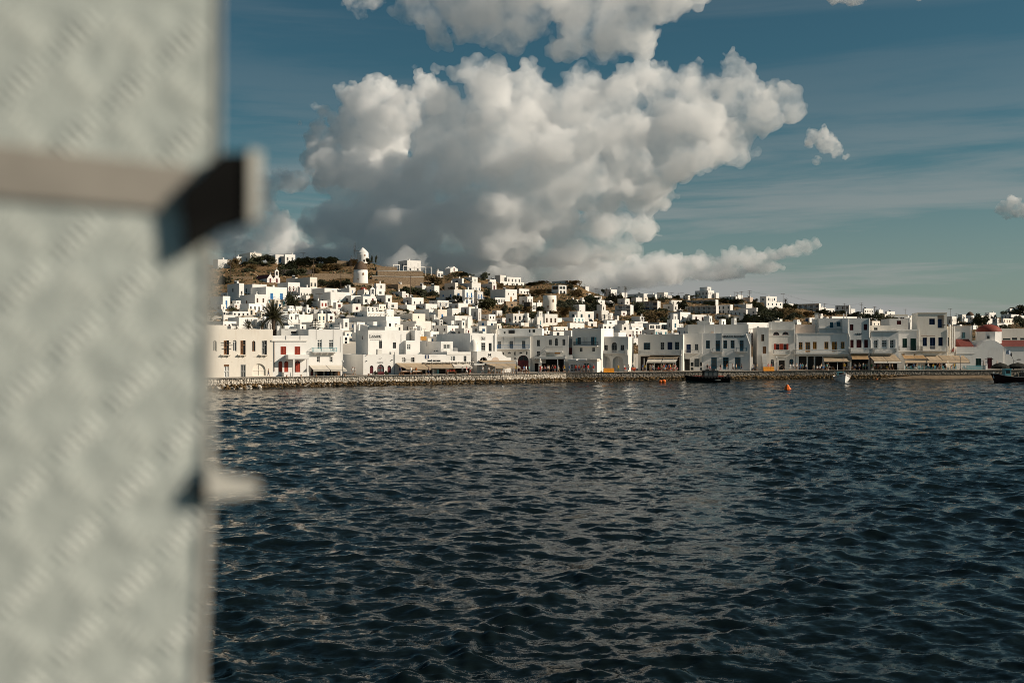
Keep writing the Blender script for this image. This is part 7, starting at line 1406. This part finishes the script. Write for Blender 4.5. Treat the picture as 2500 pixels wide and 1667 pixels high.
# ------------------------------------------------------------------ clouds
def cloud(label, D, spec, voxel, density, disp=(18, 40), fine=(7, 12), flat=1.0, seed=1, aniso=0.0, kids=(9, 5), kid_r=(.3,.62), depth=1.0, up=-.35, wisp=None):
    rnd = random.Random(seed); k = D/F
    vs = []; fs = []; n = 0
    def ball(c, r, fl, sub):
        nonlocal n
        V0, T0 = ICO[sub]
        vs.append(V0*np.array([r, r, r*fl])+np.array(c)); fs.append(T0+n); n += len(V0)
    def grow(c, r, fl, lev):
        ball(c, r, fl, 3 if lev == 0 else 2)
        if lev >= len(kids): return
        for i in range(kids[lev]):
            a = rnd.uniform(0, 2*math.pi); b = rnd.uniform(up, 1)*math.pi/2
            d = Vector((math.cos(a)*math.cos(b), math.sin(a)*math.cos(b), math.sin(b)*fl))
            grow(c + d*r*rnd.uniform(.75, 1.0), r*rnd.uniform(*kid_r), min(1, fl*1.25), lev+1)
    for s in spec:
        x, y, r = s[:3]; dd = s[3] if len(s) > 3 else 0; fl = s[4] if len(s) > 4 else flat
        c = P(x, y, D + dd*k); c.y = D + (dd+rnd.uniform(-.6,.6)*r*depth)*k
        grow(c, r*k*.82, fl, 0)
    V = np.concatenate(vs); T = np.concatenate(fs)
    cen = Vector(((V[:,0].min()+V[:,0].max())/2, D, V[:,2].min()))
    me = bpy.data.meshes.new('cloud'); me.from_pydata((V-np.array(cen)).tolist(), [], T.tolist()); me.update()
    o = bpy.data.objects.new('cloud_source', me); scene.collection.objects.link(o)
    m = o.modifiers.new('r', 'REMESH'); m.mode = 'VOXEL'; m.voxel_size = voxel*k; m.use_smooth_shade = True
    for i, (st, sz) in enumerate((disp, fine)):
        if st <= 0: continue
        t = bpy.data.textures.new('billow', 'CLOUDS'); t.noise_scale = sz*k; t.noise_depth = 4 if i == 0 else 3; t.noise_basis = 'ORIGINAL_PERLIN'
        d = o.modifiers.new('d', 'DISPLACE'); d.texture = t; d.strength = st*k*2; d.mid_level = .5; d.texture_coords = 'LOCAL'
    m = o.modifiers.new('r', 'REMESH'); m.mode = 'VOXEL'; m.voxel_size = voxel*k; m.use_smooth_shade = True
    dg = bpy.context.evaluated_depsgraph_get()
    nm = bpy.data.meshes.new_from_object(o.evaluated_get(dg)); bpy.data.objects.remove(o); bpy.data.meshes.remove(me)
    nm.name = 'cloud'
    ob = bpy.data.objects.new('cloud', nm); scene.collection.objects.link(ob); ob.location = cen
    mt = bpy.data.materials.new('cloud_vapour'); mt.use_nodes = True; t = mt.node_tree; t.nodes.clear()
    v = t.nodes.new('ShaderNodeVolumePrincipled'); v.inputs['Color'].default_value = (.995,.995,.995,1)
    v.inputs['Density'].default_value = density/k; v.inputs['Anisotropy'].default_value = aniso
    oo = t.nodes.new('ShaderNodeOutputMaterial'); t.links.new(v.outputs[0], oo.inputs['Volume'])
    if wisp:       # ragged density: (scale in photo px, low, high)
        tc = t.nodes.new('ShaderNodeTexCoord'); nz = t.nodes.new('ShaderNodeTexNoise'); nz.inputs['Scale'].default_value = 1/(wisp[0]*k); nz.inputs['Detail'].default_value = 6.0; nz.inputs['Roughness'].default_value = .62; nz.inputs['Distortion'].default_value = .3
        t.links.new(tc.outputs['Object'], nz.inputs['Vector'])
        mr = t.nodes.new('ShaderNodeMapRange'); mr.inputs[1].default_value = wisp[1]; mr.inputs[2].default_value = wisp[2]; mr.inputs[3].default_value = 0; mr.inputs[4].default_value = density/k; t.links.new(nz.outputs[0], mr.inputs[0]); t.links.new(mr.outputs[0], v.inputs['Density'])
    nm.materials.clear(); nm.materials.append(mt)
    ob['label'] = label; ob['kind'] = 'stuff'
    print('cloud', len(nm.polygons))
    return ob
cloud('towering white cumulus cloud with bright cauliflower top above the left hill', 4300,
  [(900,262,58),(950,232,42),(985,290,58),(850,310,60),(838,230,26),(865,222,18),(788,272,18),(768,262,11),(785,350,42),(930,340,85),(1040,228,42),(1062,258,38),(745,330,9),(730,303,7),(880,400,80),(800,410,60),(760,390,30)],
  1.8, 0.05, disp=(16,28), fine=(8,10), seed=3, wisp=(34,.32,.66))
MASS = [(820,440,60),(860,450,80),(950,470,120,0,.8),(850,540,110,0,.7),(790,570,60,0,.7),
   (1100,310,95),(1200,245,75),(1300,260,90),(1400,290,95),(1180,195,45),(1135,180,30),(1290,200,50),(1100,400,120,0,.8),(1250,380,130,-60,.7),(1350,400,120,0,.7),(1500,350,115,0,.7),(1060,175,18),(1010,165,12),(1450,220,60),(1520,240,70),
   (1620,210,70),(1570,190,48),(1700,215,62),(1780,165,38),(1800,230,62),(1890,245,50),(1925,237,36),(1935,268,28),(1850,285,62),(1700,300,100,0,.8),(1780,330,75,0,.8),(1600,320,100,0,.7),(1760,370,62,0,.6),(1810,380,36,0,.6),(1650,390,70,0,.6),(1560,420,80,-40,.6),
   (1450,470,110,0,.55),(1580,485,75,0,.5),(1650,420,80,0,.6),(1700,400,70,0,.6),(1560,470,95,0,.5),(1635,480,36,0,.6),(1300,500,120,0,.6),(1150,540,130,0,.5),(1000,590,120,0,.5),(1480,560,90,0,.45),(1570,562,50,0,.45),(1420,610,100,0,.4),(1500,620,70,0,.35),(1330,560,110,0,.5),(1250,620,120,0,.4),(1100,645,120,0,.35),(1000,660,110,0,.35),(850,640,110,0,.4),(760,640,80,0,.4),(1380,640,90,0,.3),(1200,680,110,0,.25),(930,690,110,0,.25)]
cloud('large grey bellied cumulus cloud filling the sky over the town', 4000, MASS, 2.6, 0.033, disp=(52,72), fine=(12,22), seed=5, wisp=(74,.34,.70), kids=(8,3))
cloud('flat blue-grey cloud base spread low over the hill crest', 4150,
  [(740,640,90,0,.35),(830,610,100,0,.4),(930,640,110,0,.4),(900,560,100,0,.5),(1030,620,120,0,.4),(1130,650,120,0,.35),(1000,540,110,0,.5),(1120,560,120,0,.5),(1240,640,120,0,.35),(1340,650,110,0,.3),(1240,570,120,0,.45),(1440,650,90,0,.3),(1060,480,100,0,.5),(960,690,120,0,.25),(1180,690,120,0,.25),(1360,690,110,0,.22)], 3.4, 0.016, disp=(40,80), fine=(10,24), seed=23, wisp=(90,.25,.72), kids=(6,2))
cloud('low cream cloud bank sinking behind the left edge of the hill', 4500,
  [(660,455,40,0,.7),(700,450,36,0,.7),(740,446,30,0,.7),(780,448,22,0,.6),(805,450,12,0,.6),(640,490,50,0,.7),(600,540,70,0,.7),(670,570,70,0,.7),(560,480,50,0,.7),(540,580,70,0,.7),(620,630,60,0,.6),(700,620,60,0,.5),(740,650,60,0,.5),(560,660,60,0,.5)], 2.0, 0.045, disp=(24,34), fine=(12,12), seed=8, wisp=(44,.36,.68))
cloud('long low cloud streak with a scalloped top rising to the right over the ridge', 4900,
  [(1300,715,78,0,.3),(1400,700,91,0,.35),(1480,690,91,0,.4),(1560,675,84,0,.45),(1560,645,46,0,.5),(1620,650,57,0,.5),(1650,665,78,0,.4),(1690,645,46,0,.5),(1730,650,57,0,.4),(1780,637,44,0,.5),(1830,637,46,0,.4),(1880,625,39,0,.4),(1930,616,35,0,.4),(1970,604,23,0,.8),(1992,597,15),(1750,670,78,0,.2),(1850,655,65,0,.2)], 2.0, 0.045, disp=(15,30), fine=(8,10), seed=9, wisp=(44,.36,.68), kids=(8,3))
cloud('soft flat bottomed grey cloud across the top of the sky', 3600,
  [(1030,25,70,0,.6),(1150,20,110,0,.6),(1300,10,130,0,.6),(1450,10,130,0,.7),(1580,5,110,0,.8),(1660,-10,70),(1690,15,26),(1070,85,40),(1480,90,60),(1400,95,70,0,.6),(1560,95,60),(1250,80,80,0,.5),(1150,70,70,0,.5)], 3.2, 0.022, disp=(56,70), fine=(20,22), seed=12, wisp=(80,.36,.68))
cloud('small ragged cloud scrap at the top left of the blue', 3600, [(865,5,36,0,.8),(905,10,34,0,.8),(880,40,18)], 2.2, 0.03, disp=(20,26), fine=(9,10), seed=13, wisp=(40,.40,.70))
cloud('pale cloud hem hanging over the top edge on the right', 3600, [(2000,-26,30,0,.7),(2050,-22,40,0,.8),(2090,-14,40,0,.8),(2140,-20,30,0,.7),(2240,-12,24)], 2.2, 0.05, disp=(16,28), fine=(8,10), seed=14, wisp=(40,.36,.66))
cloud('small bright cloud puff alone to the right of the big cumulus', 4200, [(1985,335,20),(2010,330,20),(2025,352,26),(2045,370,20,0,.8),(2065,385,10,0,.6),(1975,355,10),(1995,395,10)], 1.6, 0.05, disp=(13,20), fine=(8,8), seed=15, wisp=(22,.34,.62))
cloud('small cloud puff cut by the right edge of the view', 4200, [(2448,512,18),(2470,504,22),(2490,518,26,0,.8),(2512,508,28),(2460,525,14)], 1.6, 0.06, disp=(11,20), fine=(7,8), seed=16, wisp=(22,.34,.62))
